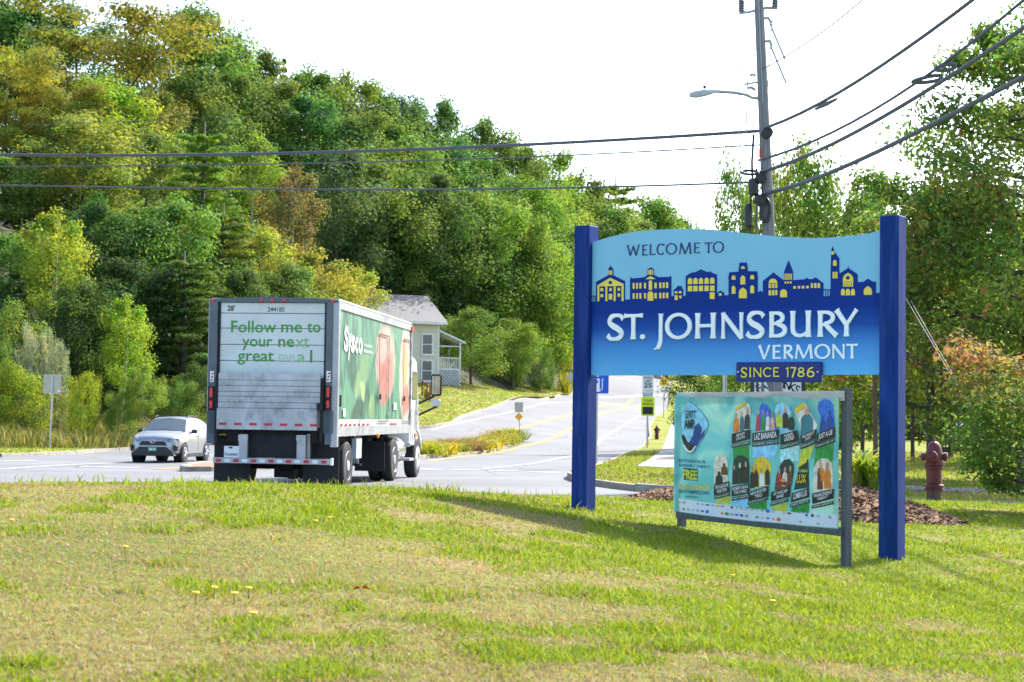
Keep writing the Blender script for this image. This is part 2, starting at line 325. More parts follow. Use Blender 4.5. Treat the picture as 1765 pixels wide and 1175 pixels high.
# ---- kerbs of separate stones
STONE = M('kerb_stone', (.28, .26, .21), .9, var=.22, scale=3, bump=.4, bscale=25, dirt=(.22, .19, .14), dirt_amt=.5, dscale=4)
def kerb(name, pl, stone=1.8, wid=.16, closed=False):
    root = empty(name); root['kind'] = 'structure'
    P = [Vector((p[0], p[1], 0)) for p in (pl + pl[:1] if closed else pl)]; d = [0]
    for a, b in zip(P[:-1], P[1:]): d.append(d[-1] + (b - a).length)
    def pt(s):
        s = max(0, min(s, d[-1] - 1e-4)); i = int(np.searchsorted(d, s, 'right')) - 1; i = min(i, len(P) - 2); return P[i].lerp(P[i + 1], (s - d[i]) / (d[i + 1] - d[i]))
    s = 0
    while s < d[-1] - .2:
        e = min(s + stone * random.uniform(.85, 1.15), d[-1]); m = MB(); ring = []; up = random.uniform(-.012, .02)
        for q in (s + .012, (s + e) / 2, e - .012):
            p = pt(q); t = (pt(q + .1) - pt(q - .1)).normalized(); nn = Vector((-t.y, t.x, 0)); z = h1(p.x, p.y)
            ring.append([p + nn * (-wid / 2) + Vector((0, 0, z - KERB - .06)), p + nn * (-wid / 2 + .015) + Vector((0, 0, z + .015 + up)), p + nn * (wid / 2 - .01) + Vector((0, 0, z + .02 + up)), p + nn * (wid / 2) + Vector((0, 0, z - KERB - .06))])
        v = [x for r_ in ring for x in r_]; f = []
        for i in range(2):
            for j in range(4): f.append((i * 4 + j, i * 4 + (j + 1) % 4, i * 4 + 4 + (j + 1) % 4, i * 4 + 4 + j))
        f += [(0, 1, 2, 3), (11, 10, 9, 8)]
        m.add(v, f).build('kerb_stone', STONE, root); s = e
    return root
kerb('kerb', resample(EDGE_L[3:11], 1.5), 2.2); kerb('kerb', resample(CURB_SIDE[0:9], .8), 1.6); kerb('kerb', resample(EDGE_R[5:] + CURB_SIDE[:1], 1.2), 2.2); kerb('kerb', MEDIAN, 1.5, .26, True)

# ---- sidewalk of concrete slabs
CONC = M('concrete', (.3, .29, .27), .9, var=.14, scale=2.5, bump=.25, bscale=30, dirt=(.3, .28, .25), dirt_amt=.35)
wk = empty('sidewalk'); wk['kind'] = 'structure'
k = len(WALK) // 2; a_ = resample(WALK[:k], 1.5); b_ = resample(WALK[k:][::-1], 1.5); nsl = 46
def along(pl, t): i = min(int(t * (len(pl) - 1)), len(pl) - 2); q = t * (len(pl) - 1) - i; return Vector(pl[i]).lerp(Vector(pl[i + 1]), q)
for i in range(nsl):
    t0, t1 = i / nsl, (i + 1) / nsl - .0022; q = [along(a_, t0), along(b_, t0), along(b_, t1), along(a_, t1)]; dz = random.uniform(.0, .015)
    v = [(p.x, p.y, h1(p.x, p.y) + .02 + dz) for p in q] + [(p.x, p.y, h1(p.x, p.y) - .1) for p in q]
    MB().add(v, [(0, 1, 2, 3), (4, 5, 1, 0), (5, 6, 2, 1), (6, 7, 3, 2), (7, 4, 0, 3)]).build('slab', CONC, wk)
sub_mesh('sidewalk_bed', iswalk, -.03, M('slab_bed', (.2, .2, .17), .95))
# second walk beyond the side street, right
wk2 = empty('sidewalk'); wk2['kind'] = 'structure'
for i in range(16):
    x0 = 4.5 + i * 1.25; x1 = x0 + 1.23; v = []
    for (x, y) in ((x0, 40.2 + .05 * x0 - .0), (x1, 40.2 + .05 * x1), (x1, 41.7 + .05 * x1), (x0, 41.7 + .05 * x0)): v.append((x, y, h1(x, y) + .03))
    v += [(p[0], p[1], p[2] - .12) for p in v]
    MB().add(v, [(0, 1, 2, 3), (4, 5, 1, 0), (5, 6, 2, 1), (6, 7, 3, 2), (7, 4, 0, 3)]).build('slab', CONC, wk2)

# ---- painted markings laid on the asphalt
WHITE = M('road_white', (.5, .5, .49), .8, var=.1, scale=2, dirt=(.2, .2, .2), dirt_amt=.7, dscale=6)
YEL = M('road_yellow', (.5, .3, .05), .8, var=.1, scale=2, dirt=(.22, .19, .13), dirt_amt=.7, dscale=6)
def rp(px, py):
    d = ray(px, py); h = road_bvh.ray_cast(CAM, d.normalized())[0]; return (h.x, h.y) if h else None
def stripe(name, pl, wid, mat, dz=.012):
    P = resample(pl, .8); v = []; n_ = len(P)
    for i, p in enumerate(P):
        t = (Vector(P[min(i + 1, n_ - 1)]) - Vector(P[max(i - 1, 0)])).normalized(); nn = Vector((-t.y, t.x))
        for s_ in (-1, 1): x, y = p[0] + nn.x * wid / 2 * s_, p[1] + nn.y * wid / 2 * s_; v.append((x, y, rz(x, y) + dz))
    o = MB().add(v, [(2 * i, 2 * i + 1, 2 * i + 3, 2 * i + 2) for i in range(n_ - 1)]).build(name, mat, None, fix=False); o['kind'] = 'structure'; return o
def pstripe(name, pxs, wid, mat):
    q = [rp(*p) for p in pxs]; q = [p for p in q if p]
    if len(q) > 1: return stripe(name, q, wid, mat)
pstripe('centre_line', [(874, 743), (945, 724), (985, 713), (1032, 700), (1092, 688)], .3, YEL)
pstripe('centre_line', [(741, 795), (830, 784), (890, 772), (945, 758), (985, 738), (1032, 715), (1108, 694)], .3, YEL)
pstripe('edge_line', [(745, 741), (860, 714), (985, 693), (1030, 684)], .16, WHITE)
pstripe('edge_line', [(833, 808), (917, 799), (985, 786), (1026, 768), (1051, 747), (1102, 717), (1125, 704)], .2, WHITE)
for a, b, y in ((722, 758, 808.5), (782, 823, 809.5), (850, 892, 811), (916, 960, 813.5)): pstripe('crossing_dash', [(a, y), (b, y + 1)], .55, WHITE)
pstripe('crosswalk_line', [(1035, 685), (1090, 683), (1150, 680)], .6, WHITE)
pstripe('lane_line', [(0, 809), (90, 803), (180, 799), (260, 797)], .25, WHITE)
pstripe('lane_line', [(0, 795), (62, 793.5)], .4, WHITE)
pstripe('lane_line', [(138, 804.5), (240, 806)], .5, WHITE)
pstripe('lane_line', [(280, 798), (330, 796)], .2, WHITE)
pstripe('centre_line', [(270, 809), (300, 807), (325, 805.5)], .3, YEL)
pstripe('lane_line', [(740, 793), (760, 792)], .2, WHITE)
pstripe('crosswalk_line', [(440, 806), (520, 803), (560, 802)], .6, WHITE)
# ================================================================== welcome sign
def frame(pa, pb):
    """a frame standing at pa whose x axis runs to pb; returns root location, angle, pixel->(x,z) on plane y=yo, local->world"""
    a = Vector((pa[0], pa[1], 0)); b = Vector((pb[0], pb[1], 0)); e = (b - a).normalized(); back = Vector((-e.y, e.x, 0)); L_ = (b - a).length
    def px(u, v, yo=0.0):
        p = on_plane(u, v, a + back * yo, back) - a; return (p.dot(e), p.z)
    return a, math.atan2(e.y, e.x), px, L_
SA, SANG, SPX, SL = frame((.78, 17.9), (3.6, 15.9))
sign = empty('welcome_sign', SA, SANG, 'large blue wooden welcome sign on two posts with a painted town skyline', 'sign')
POSTB = M('post_blue', srgb(6, 44, 114)[:3], .7, var=.2, scale=3, bump=.35, bscale=14, stretch=(6, 6, .6), spec=.2, dirt=srgb(70, 100, 170)[:3], dirt_amt=.3, dscale=2.2)
for x, zt in ((0, 3.53), (SL, 3.44)):
    z0 = h1(SA.x + math.cos(SANG) * x, SA.y + math.sin(SANG) * x)
    MB().cbox(x - .095, x + .095, -.095, .095, z0 - .25, zt, .008).build('post', POSTB, sign)
YB = -.03
za = lambda x, y: SPX(1015 + x / 6.660, 390 + y / 6.660, YB)
zb = lambda x, y: SPX(1240 + x / 6.193, 410 + y / 6.193, YB)
zs = lambda x, y: SPX(970 + x / 2.942, 360 + y / 2.942, YB)
zc = lambda x, y: SPX(1030 + x / 7.354, 520 + y / 7.354, YB)
zd = lambda x, y: SPX(1260 + x / 7.354, 520 + y / 7.354, YB)
x0, x1 = .097, SL - .097
top = [zs(*p) for p in ((150, 170), (200, 153), (260, 136), (350, 118), (430, 109), (500, 104), (570, 101), (640, 100), (700, 101), (760, 105), (830, 112), (900, 120), (980, 129), (1060, 136), (1140, 142), (1210, 146), (1270, 147), (1340, 145), (1410, 140), (1480, 133), (1550, 123), (1616, 110))]
zbot = zs(800, 842)[1]
outl = [(x0, zbot), (x1, zbot)] + [(min(max(p[0], x0), x1), p[1]) for p in top[::-1]]
BOARD = M('board_light_blue', srgb(124, 184, 214)[:3], .6, var=.04, scale=1.2)
MB().prism(outl, lambda x, z: (x, YB, z), lambda x, z: (x, YB + .06, z)).build('board', BOARD, sign)
# lower field: a printed fade from deep to light blue
fade = bpy.data.materials.new('sign_fade'); fade.use_nodes = True; n = fade.node_tree.nodes; L = fade.node_tree.links
tc = n.new('ShaderNodeTexCoord'); sp = n.new('ShaderNodeSeparateXYZ'); mr = n.new('ShaderNodeMapRange'); rr = n.new('ShaderNodeValToRGB')
zf = zs(800, 450)[1]; mr.inputs[1].default_value = zbot; mr.inputs[2].default_value = zf
L.new(tc.outputs['Object'], sp.inputs[0]); L.new(sp.outputs['Z'], mr.inputs[0]); L.new(mr.outputs[0], rr.inputs[0]); L.new(rr.outputs[0], n['Principled BSDF'].inputs[0]); n['Principled BSDF'].inputs['Roughness'].default_value = .6; n['Principled BSDF'].inputs['Specular IOR Level'].default_value = .15
e = rr.color_ramp.elements; e[0].color = srgb(98, 172, 224); e[1].color = srgb(9, 48, 132)
q = e.new(.35); q.color = srgb(74, 140, 208); q = e.new(.62); q.color = srgb(28, 76, 158); q = e.new(.85); q.color = srgb(8, 50, 136)
fld = [za(28, 866), za(90, 864), za(415, 840), za(475, 838), za(950, 800), za(1110, 797), za(1555, 794), zb(50, 612), zb(100, 610), zb(410, 588), zb(465, 584), zb(1113, 622), zb(1190, 618), zb(1190, 600), zb(1670, 588), zb(1725, 584)]
fld = [(min(max(p[0], x0 + .002), x1 - .002), p[1]) for p in fld]
def decal(name, poly, dy, mat, parent, th=.0025):
    return MB().prism(poly, lambda x, z: (x, YB - dy - th, z), lambda x, z: (x, YB - dy + .001, z)).build(name, mat, parent)
decal('lower_field', [(x0 + .002, zbot + .002)] + fld + [(x1 - .002, zbot + .002)], .001, fade, sign)
DEEP = M('sign_deep_blue', srgb(9, 48, 132)[:3], .6, var=.03, spec=.15); GOLD = M('sign_yellow', srgb(226, 202, 74)[:3], .45, var=.05, scale=2)
def rect(f, a, b, c, d): return [f(a, d), f(b, d), f(b, c), f(a, c)]
def arch(f, a, b, c, d, kind='round'):
    w_ = (b - a) / 2; m_ = (a + b) / 2
    if kind == 'round': t = [(m_ + w_ * math.cos(t_), c + w_ - w_ * math.sin(t_)) for t_ in np.linspace(0, math.pi, 9)]
    else: t = [(b, c + w_ * 1.1), (m_ + w_ * .72, c + w_ * .5), (m_, c), (m_ - w_ * .72, c + w_ * .5), (a, c + w_ * 1.1)]
    return [f(a, d), f(b, d)] + [f(*p) for p in t]
def circ(f, x, y, r, n_=12): return [f(x + r * math.cos(t), y + r * math.sin(t)) for t in np.linspace(0, 2 * math.pi, n_, endpoint=False)]
SK = [
 (za, [(85, 885), (85, 645), (80, 640), (225, 560), (225, 500), (228, 482), (245, 464), (251, 446), (257, 464), (277, 482), (282, 500), (282, 560), (427, 633), (416, 640), (416, 885)],
  [[za(*p) for p in ((103, 690), (103, 676), (250, 590), (405, 662), (405, 682))]] + [rect(za, a, b, 686, 858) for a, b in ((103, 125), (195, 216), (290, 311), (380, 403))] +
  [rect(za, *q) for q in ((137, 170, 707, 745), (240, 268, 707, 742), (335, 363, 705, 740), (137, 170, 778, 812), (335, 363, 770, 808), (232, 272, 775, 840), (231, 241, 505, 556), (246, 257, 505, 556), (262, 272, 505, 556))], [circ(za, 252, 645, 20)]),
 (za, [(475, 880), (475, 600), (490, 584), (502, 598), (635, 584), (672, 562), (672, 496), (712, 470), (748, 490), (748, 557), (800, 582), (925, 580), (936, 566), (948, 580), (948, 880)],
  [rect(za, a, b, 650 - i * 1.0, 716 - i * 1.3) for i, (a, b) in enumerate(((508, 530), (548, 568), (585, 607), (638, 660), (758, 783), (812, 836), (852, 875), (890, 915)))] +
  [rect(za, a, b, 768 - i * 1.0, 832 - i * 1.2) for i, (a, b) in enumerate(((508, 530), (548, 568), (585, 607), (638, 660), (758, 783), (812, 836), (852, 875), (890, 915)))] +
  [arch(za, 692, 730, 620, 730), [za(652, 607), za(772, 604), za(712, 570)], arch(za, 678, 745, 745, 853)] + [rect(za, *q) for q in ((680, 690, 498, 555), (699, 721, 498, 555), (730, 742, 498, 555))], []),
 (za, [(978, 870), (978, 742), (968, 740), (1030, 680), (1050, 692), (1055, 684), (1066, 684), (1068, 708), (1094, 736), (1082, 742), (1082, 870)],
  [rect(za, *q) for q in ((992, 1020, 745, 770), (1038, 1066, 742, 770), (1042, 1068, 795, 825), (990, 1024, 790, 845))], []),
 (za, [(1115, 870), (1115, 566), (1140, 560), (1146, 545), (1175, 540), (1182, 530), (1225, 525), (1290, 493), (1355, 522), (1410, 519), (1413, 535), (1440, 537), (1446, 550), (1472, 549), (1472, 870)],
  [arch(za, a, b, 592 - i, 663 - i) for i, (a, b) in enumerate(((1140, 1190), (1203, 1253), (1268, 1315), (1332, 1380), (1395, 1447)))] + [rect(za, a, b, 683 - i, 746 - i) for i, (a, b) in enumerate(((1140, 1190), (1203, 1253), (1268, 1315), (1332, 1380), (1395, 1447)))] + [rect(za, 1393, 1447, 757, 833)], []),
 (za, [(1476, 850), (1476, 764), (1512, 735), (1554, 762), (1554, 850)], [rect(za, 1496, 1526, 767, 796)], []),
 (zb, [(100, 680), (100, 440), (96, 436), (108, 365), (205, 360), (218, 262), (295, 262), (305, 355), (405, 355), (414, 438), (410, 442), (410, 680)],
  [arch(zb, 135, 175, 400, 446), arch(zb, 333, 375, 395, 440), arch(zb, 236, 275, 300, 330), arch(zb, 228, 280, 398, 496, 'p'), arch(zb, 135, 175, 508, 596, 'p'), arch(zb, 333, 375, 503, 590, 'p'), arch(zb, 212, 297, 528, 643, 'p')], []),
 (zb, [(412, 640), (412, 582), (440, 562), (466, 580), (466, 640)], [], []),
 (zb, [(466, 680), (466, 460), (578, 368), (692, 455), (692, 360), (740, 238), (786, 355), (788, 450), (915, 440), (937, 424), (955, 440), (1000, 437), (1030, 419), (1112, 485), (1112, 680)],
  [arch(zb, 530, 622, 433, 481), arch(zb, 652, 725, 548, 632)] + [rect(zb, *q) for q in ((530, 555, 487, 535), (565, 590, 487, 534), (600, 622, 486, 533), (530, 555, 557, 612), (565, 590, 556, 611), (600, 622, 555, 610), (700, 718, 465, 487), (728, 748, 464, 486), (757, 775, 463, 485), (793, 820, 513, 541), (840, 865, 512, 540), (883, 910, 511, 539), (930, 957, 510, 538))] +
  [rect(zb, 700 + i * 17, 710 + i * 17, 380, 447) for i in range(5)] + [arch(zb, a, b, 480, 533) for a, b in ((980, 1003), (1015, 1040), (1052, 1078))], []),
 (zb, [(1190, 680), (1190, 360), (1195, 180), (1197, 130), (1210, 90), (1223, 130), (1226, 172), (1240, 160), (1280, 215), (1282, 382), (1374, 322), (1377, 298), (1380, 322), (1475, 385), (1478, 470), (1540, 468), (1588, 434), (1636, 465), (1672, 465), (1672, 680)],
  [rect(zb, 1199, 1224, 142, 178), arch(zb, 1217, 1255, 236, 297), arch(zb, 1322, 1432, 370, 462, 'p')] + [rect(zb, *q) for q in ((1213, 1228, 362, 432), (1233, 1246, 362, 432), (1251, 1264, 362, 432))] +
  [rect(zb, 1324 + i * 22.5, 1340 + i * 22.5, 462, 521) for i in range(5)] + [arch(zb, a, b, 540, 612, 'p') for a, b in ((1302, 1343), (1353, 1397), (1407, 1450))] + [arch(zb, 1545, 1632, 513, 607, 'p')], [circ(zb, 1375, 425, 20)]),
]
for f, sil, wins, holes in SK:
    b_ = decal('building_silhouette', [f(*p) for p in sil], .0035, DEEP, sign)
    for w_ in wins: MB().prism(w_, lambda x, z: (x, YB - .009, z), lambda x, z: (x, YB - .005, z)).build('window_cutout', GOLD, b_)
    for w_ in holes: decal('rose_window', w_, .0095, DEEP, b_)
for f, xa, xb, y0, y1, ps in ((za, 30, 90, 795, 866, (52, 74)), (zb, 1112, 1190, 547, 620, (1135, 1160, 1184))):
    m = MB(); m.prism(rect(f, xa, xb, y0, y0 + 9), lambda x, z: (x, YB - .008, z), lambda x, z: (x, YB - .001, z))
    for p in ps: m.prism(rect(f, p - 2.5, p + 2.5, y0 + 9, y1), lambda x, z: (x, YB - .008, z), lambda x, z: (x, YB - .001, z))
    m.build('railing_silhouette', DEEP, sign)

# ---- incised-style capitals drawn stroke by stroke (flared stems, stressed bowls)
def ribbon(pts, wd):
    P = [Vector((p[0], p[1], 0)) for p in pts]; n_ = len(P); Lf = []; Rt = []
    for i, p in enumerate(P):
        t = (P[min(i + 1, n_ - 1)] - P[max(i - 1, 0)]).normalized(); q = Vector((-t.y, t.x, 0)) * (wd[i] / 2); Lf.append((p + q)[:2]); Rt.append((p - q)[:2])
    return [tuple(x) for x in Lf + Rt[::-1]]
def stem(x0, y0, x1, y1, w, f0=1.45, f1=1.45):
    ts = (0, .03, .1, .3, .7, .9, .97, 1); ks = (f0, f0 * .93, 1 + (f0 - 1) * .35, 1, 1, 1 + (f1 - 1) * .35, f1 * .93, f1)
    return ribbon([(x0 + (x1 - x0) * t, y0 + (y1 - y0) * t) for t in ts], [w * k_ for k_ in ks])
def spline(cp, ws, n_=6):
    P = resample3(cp, n_); W = np.interp(np.linspace(0, len(cp) - 1, len(P)), range(len(cp)), ws); return ribbon(P, W)
def resample3(pl, k):
    P = [Vector((p[0], p[1], 0)) for p in pl]; n_ = len(P); out = []
    for i in range(n_ - 1):
        a, b, c, d = P[max(i - 1, 0)], P[i], P[i + 1], P[min(i + 2, n_ - 1)]
        for j in range(k): t = j / k; out.append(((b * 2 + (c - a) * t + (a * 2 - b * 5 + c * 4 - d) * t * t + (b * 3 - a - c * 3 + d) * t ** 3) * .5)[:2])
    out.append(P[-1][:2]); return out
def bowl(cx, cy, rx, ry, a0, a1, T, t):
    n_ = 22; an = np.radians(np.linspace(a0, a1, n_)); return ribbon([(cx + rx * math.cos(a), cy + ry * math.sin(a)) for a in an], [t + (T - t) * abs(math.cos(a)) ** 1.2 for a in an])
def glyph(c, T, t):
    b = T * .72
    if c == 'O': return [bowl(.5, .5, .5 - T / 2, .5 - t / 2, 0, 180, T, t), bowl(.5, .5, .5 - T / 2, .5 - t / 2, 180, 360, T, t)]
    if c == 'C': return [bowl(.55, .5, .55 - T / 2, .5 - t / 2, 48, 312, T, t), stem(.93, .78, .86, .93, t, 1, 1.4)]
    if c == 'S': return [spline([(.93, .80), (.80, .92), (.55, .955), (.26, .90), (.13, .72), (.30, .565), (.62, .44), (.86, .27), (.72, .09), (.42, .045), (.18, .075), (.03, .2)], [t * 1.7, t * 1.2, t, T * .85, T * .95, T * 1.02, T * 1.05, T, T * .85, t, t * 1.25, t * 1.8])]
    if c == 'T': return [stem(.5, 0, .5, 1, T), stem(0, .94, 1, .94, t, 1.5, 1.5)]
    if c == 'H': return [stem(T, 0, T, 1, T), stem(1 - T, 0, 1 - T, 1, T), stem(T, .5, 1 - T, .5, t, 1, 1)]
    if c == 'I': return [stem(.5, 0, .5, 1, T)]
    if c == 'L': return [stem(T, 0, T, 1, T), stem(T, t / 2, 1, t / 2 + .01, t, 1, 1.6)]
    if c == 'E': return [stem(T, 0, T, 1, T, 1.1, 1.1), stem(T, t / 2, 1, t / 2 + .01, t, 1, 1.6), stem(T, 1 - t / 2, .95, 1 - t / 2, t, 1, 1.5), stem(T, .52, .84, .52, t, 1, 1.4)]
    if c == 'N': return [stem(b, 0, b, 1, b), stem(1 - b, 0, 1 - b, 1, b), stem(b * .8, .98, 1 - b * .8, .0, T, 1, 1)]
    if c == 'M': return [stem(.07, 0, .17, 1, b), stem(.93, 0, .83, 1, T), stem(.17, .98, .5, .02, T, 1, 1), stem(.83, .98, .5, .02, b, 1, 1)]
    if c == 'V': return [stem(.08, 1, .5, .02, T, 1.4, 1), stem(.92, 1, .5, .02, b, 1.4, 1)]
    if c == 'W': return [stem(.05, 1, .28, .02, T, 1.4, 1), stem(.5, .9, .28, .02, b, 1, 1), stem(.5, .9, .74, .02, T, 1, 1), stem(.96, 1, .74, .02, b, 1.4, 1)]
    if c == 'Y': return [stem(.5, 0, .5, .48, T, 1.4, 1), stem(.07, 1, .5, .43, T, 1.4, 1), stem(.93, 1, .5, .43, b, 1.4, 1)]
    if c == 'U': return [stem(T * .8, 1, T * .8, .32, T, 1.4, 1), ribbon([(T * .8, .34), (T * .95, .2), (.28, .09), (.46, .05), (.64, .09), (1 - T, .22)], [T, T, T * .8, t, t, t * 1.1]), stem(1 - T, 0, 1 - T, 1, T)]
    if c == 'R': return [stem(T, 0, T, 1, T), bowl(.42, .73, .34, .27 - t / 2, 90, -95, T * .95, t), stem(T, 1 - t / 2, .44, 1 - t / 2, t, 1, 1), stem(T * 1.3, .47, .44, .47, t, .6, 1), stem(.42, .47, .93, .03, T, .8, 1.3)]
    if c == 'B': return [stem(T, 0, T, 1, T, 1.2, 1.2), bowl(.45, .755, .33, .245 - t / 2, 90, -90, T * .9, t), bowl(.5, .275, .41, .275 - t / 2, 90, -90, T, t), stem(T, 1 - t / 2, .47, 1 - t / 2, t, 1, 1), stem(T, .535, .52, .535, t, 1, 1), stem(T, t / 2, .52, t / 2, t, 1, 1)]
    if c == 'J': return [spline([(.68, 1), (.68, .6), (.68, .1), (.66, -.1), (.52, -.26), (.3, -.36), (.05, -.42)], [T * .95, T * .9, T * .9, T * .9, T * .85, t * .8, t * .2]), stem(.46, .985, .9, .985, t * .3, 1.4, 1.4)]
    if c == '1': return [stem(.6, 0, .6, 1, T * .8, 1.2, 1), stem(.1, .82, .6, .95, t * .9, 1, 1)]
    if c == '7': return [stem(0, .94, .97, .94, t * 1.1, 1.3, 1), stem(.88, .96, .35, 0, T, 1, 1.2)]
    if c == '8': return [bowl(.5, .75, .34, .25 - t / 2, 0, 180, T * .9, t), bowl(.5, .75, .34, .25 - t / 2, 180, 360, T * .9, t), bowl(.5, .27, .42, .27 - t / 2, 0, 180, T, t), bowl(.5, .27, .42, .27 - t / 2, 180, 360, T, t)]
    if c == '6': return [bowl(.5, .31, .42, .31 - t / 2, 0, 180, T, t), bowl(.5, .31, .42, .31 - t / 2, 180, 360, T, t), spline([(.09, .33), (.16, .62), (.42, .86), (.82, .97)], [T, T, T * .9, t])]
    if c == '.': return [[(.5 + .5 * math.cos(a), .5 + .5 * math.sin(a)) for a in np.linspace(0, 2 * math.pi, 14, endpoint=False)]]
def letter(c, f, xa, xb, yt, yb, T, t, mat, parent, y0, y1, slope=0):
    """one raised letter filling the box seen between those zoom pixels"""
    TL, BR = f(xa, yt), f(xb, yb); ux, uz = TL[0], BR[1]; wx, wz = BR[0] - TL[0], TL[1] - BR[1]; asp = wz / wx
    m = MB()
    for i, pl in enumerate(glyph(c, T * asp if c not in 'TIJ1' else T * asp, t)):
        # horizontal strokes keep their weight when the box is wide: t is in heights, T in widths
        if c == '.': m.prism(pl, lambda x, z, i=i: (ux + x * wx, y1 - i * .0006, uz + z * wz), lambda x, z: (ux + x * wx, y0, uz + z * wz)); continue
        k_ = len(pl); v = [(ux + x * wx, y1 - i * .0006, uz + z * wz) for x, z in pl] + [(ux + x * wx, y0, uz + z * wz) for x, z in pl]
        m.add(v, [(j, j + 1, k_ - 2 - j, k_ - 1 - j) for j in range(k_ // 2 - 1)] + [(j, (j + 1) % k_, (j + 1) % k_ + k_, j + k_) for j in range(k_)])
    return m.build('letter', mat, parent)
LW = M('letter_white', (.8, .84, .86), .45, var=.04); LN = M('letter_navy', srgb(10, 40, 104)[:3], .45, var=.04)
for c, f, a, b, t_, d_ in (('S', zc, 135, 345, 160, 485), ('T', zc, 350, 578, 160, 473), ('.', zc, 550, 612, 412, 475), ('J', zc, 722, 852, 155, 470), ('O', zc, 868, 1203, 145, 473), ('H', zc, 1232, 1523, 145, 463)): letter(c, f, a, b, t_, d_, .17, .125, LW, sign, YB - .002, YB - .022)
letter('N', lambda x, y: SPX(x, y, YB), 1243.2, 1283.8, 539.2, 583, .17, .125, LW, sign, YB - .002, YB - .022)
for c, a, b, t_, d_ in (('S', 208, 437, 125, 460), ('B', 475, 715, 125, 450), ('U', 752, 1040, 118, 445), ('R', 1090, 1368, 115, 440), ('Y', 1325, 1622, 103, 435)): letter(c, zd, a, b, t_, d_, .17, .125, LW, sign, YB - .002, YB - .022)
for c, a, b, t_, d_ in (('V', 355, 505, 550, 730), ('E', 525, 638, 548, 725), ('R', 665, 802, 545, 722), ('M', 815, 1047, 542, 720), ('O', 1065, 1265, 535, 724), ('N', 1285, 1455, 537, 718), ('T', 1470, 1612, 535, 716)): letter(c, zd, a, b, t_, d_, .165, .12, LW, sign, YB - .002, YB - .016)
for c, a, b, t_, d_ in (('W', 438, 582, 215, 335), ('E', 608, 672, 212, 332), ('L', 695, 765, 208, 325), ('C', 780, 872, 200, 325), ('O', 885, 1012, 195, 320), ('M', 1035, 1180, 190, 315), ('E', 1203, 1275, 188, 305), ('T', 1332, 1420, 185, 303), ('O', 1425, 1552, 175, 300)): letter(c, za, a, b, t_, d_, .135, .085, LN, sign, YB - .001, YB - .006)
pq = [zd(90, 768), zd(1172, 768), zd(1172, 1020), zd(90, 1020)]; px0, px1, pz0, pz1 = pq[0][0], pq[1][0], pq[2][1], pq[0][1]
pl_ = MB().cbox(px0, px1, YB - .05, YB - .004, pz0, pz1, .012).build('date_plaque', M('plaque_blue', srgb(6, 30, 108)[:3], .45, var=.05), sign)
for c, a, b, t_, d_ in (('S', 158, 238, 835, 960), ('I', 255, 298, 835, 957), ('N', 315, 420, 835, 955), ('C', 440, 545, 832, 955), ('E', 562, 640, 832, 953), ('1', 722, 772, 830, 955), ('7', 785, 860, 830, 957), ('8', 878, 965, 832, 955), ('6', 995, 1088, 830, 957)): letter(c, zd, a, b, t_, d_, .14, .115, GOLD, pl_, YB - .051, YB - .058)
for x in (124, 1130): letter('.', zd, x - 9, x + 9, 880, 898, .1, .1, M('bolt_head', (.6, .6, .62), .35, 1.0), pl_, YB - .05, YB - .06).name = 'bolt_head'

# ================================================================== festival banner on its frame
BA, BANG, BPX, BL = frame((1.75, 17.6), (3.01, 15.15))
ban = empty('event_banner', BA, BANG, 'turquoise festival banner of arched band pictures stretched on a grey wooden frame', 'banner')
GREYW = M('grey_wood', (.085, .095, .105), .85, var=.25, scale=4, stretch=(8, 8, 1), bump=.4, bscale=20); PALEW = M('pale_wood', (.48, .44, .4), .85, var=.2, scale=4, stretch=(1, 8, 8), bump=.3, bscale=20)
b1 = lambda x, y: BPX(1160 + x / 4.7, 665 + y / 4.7, -.05)
b2 = lambda x, y: BPX(1300 + x / 4.518, 665 + y / 4.518, -.05)
zt = BPX(1300, 676, 0)[1]; zbt = BPX(1300, 900, 0)[1]
BH = zt - BPX(1300, 903, 0)[1]
for x in (.06, BL):
    z0 = h1(BA.x + math.cos(BANG) * x, BA.y + math.sin(BANG) * x)
    MB().cbox(x - .038, x + .038, -.02, .05, z0 - .25, zt + .0 + (.03 if x > 1 else -.02), .004).build('post', GREYW, ban)
MB().cbox(.03, BL + .02, -.045, -.0225, zt - .085, zt + .005, .004).build('top_rail', PALEW, ban)
MB().cbox(.03, BL - .0, -.045, -.0225, zt - BH - .02, zt - BH + .06, .004).build('bottom_rail', GREYW, ban)
cx0, cx1 = .012, BL - .015; cz0 = b2(600, 1115)[1]; cz1 = zt - .03
def ripple(x, z):
    a = (x - cx0) / (cx1 - cx0); b = (z - cz0) / (cz1 - cz0)
    r_ = .012 * math.sin(7 * a + 3 * b) * math.sin(math.pi * a) * math.sin(math.pi * b) + .02 * math.exp(-((a - .28) / .09) ** 2) * math.sin(math.pi * b) - .014 * math.exp(-((a - .16) / .07) ** 2) * b + .008 * math.sin(22 * a + 9 * b) * (.3 + .7 * b) * math.sin(math.pi * a)
    return r_
def bfn(dy): return lambda x, z: (x, -.06 - dy + ripple(x, z), z)
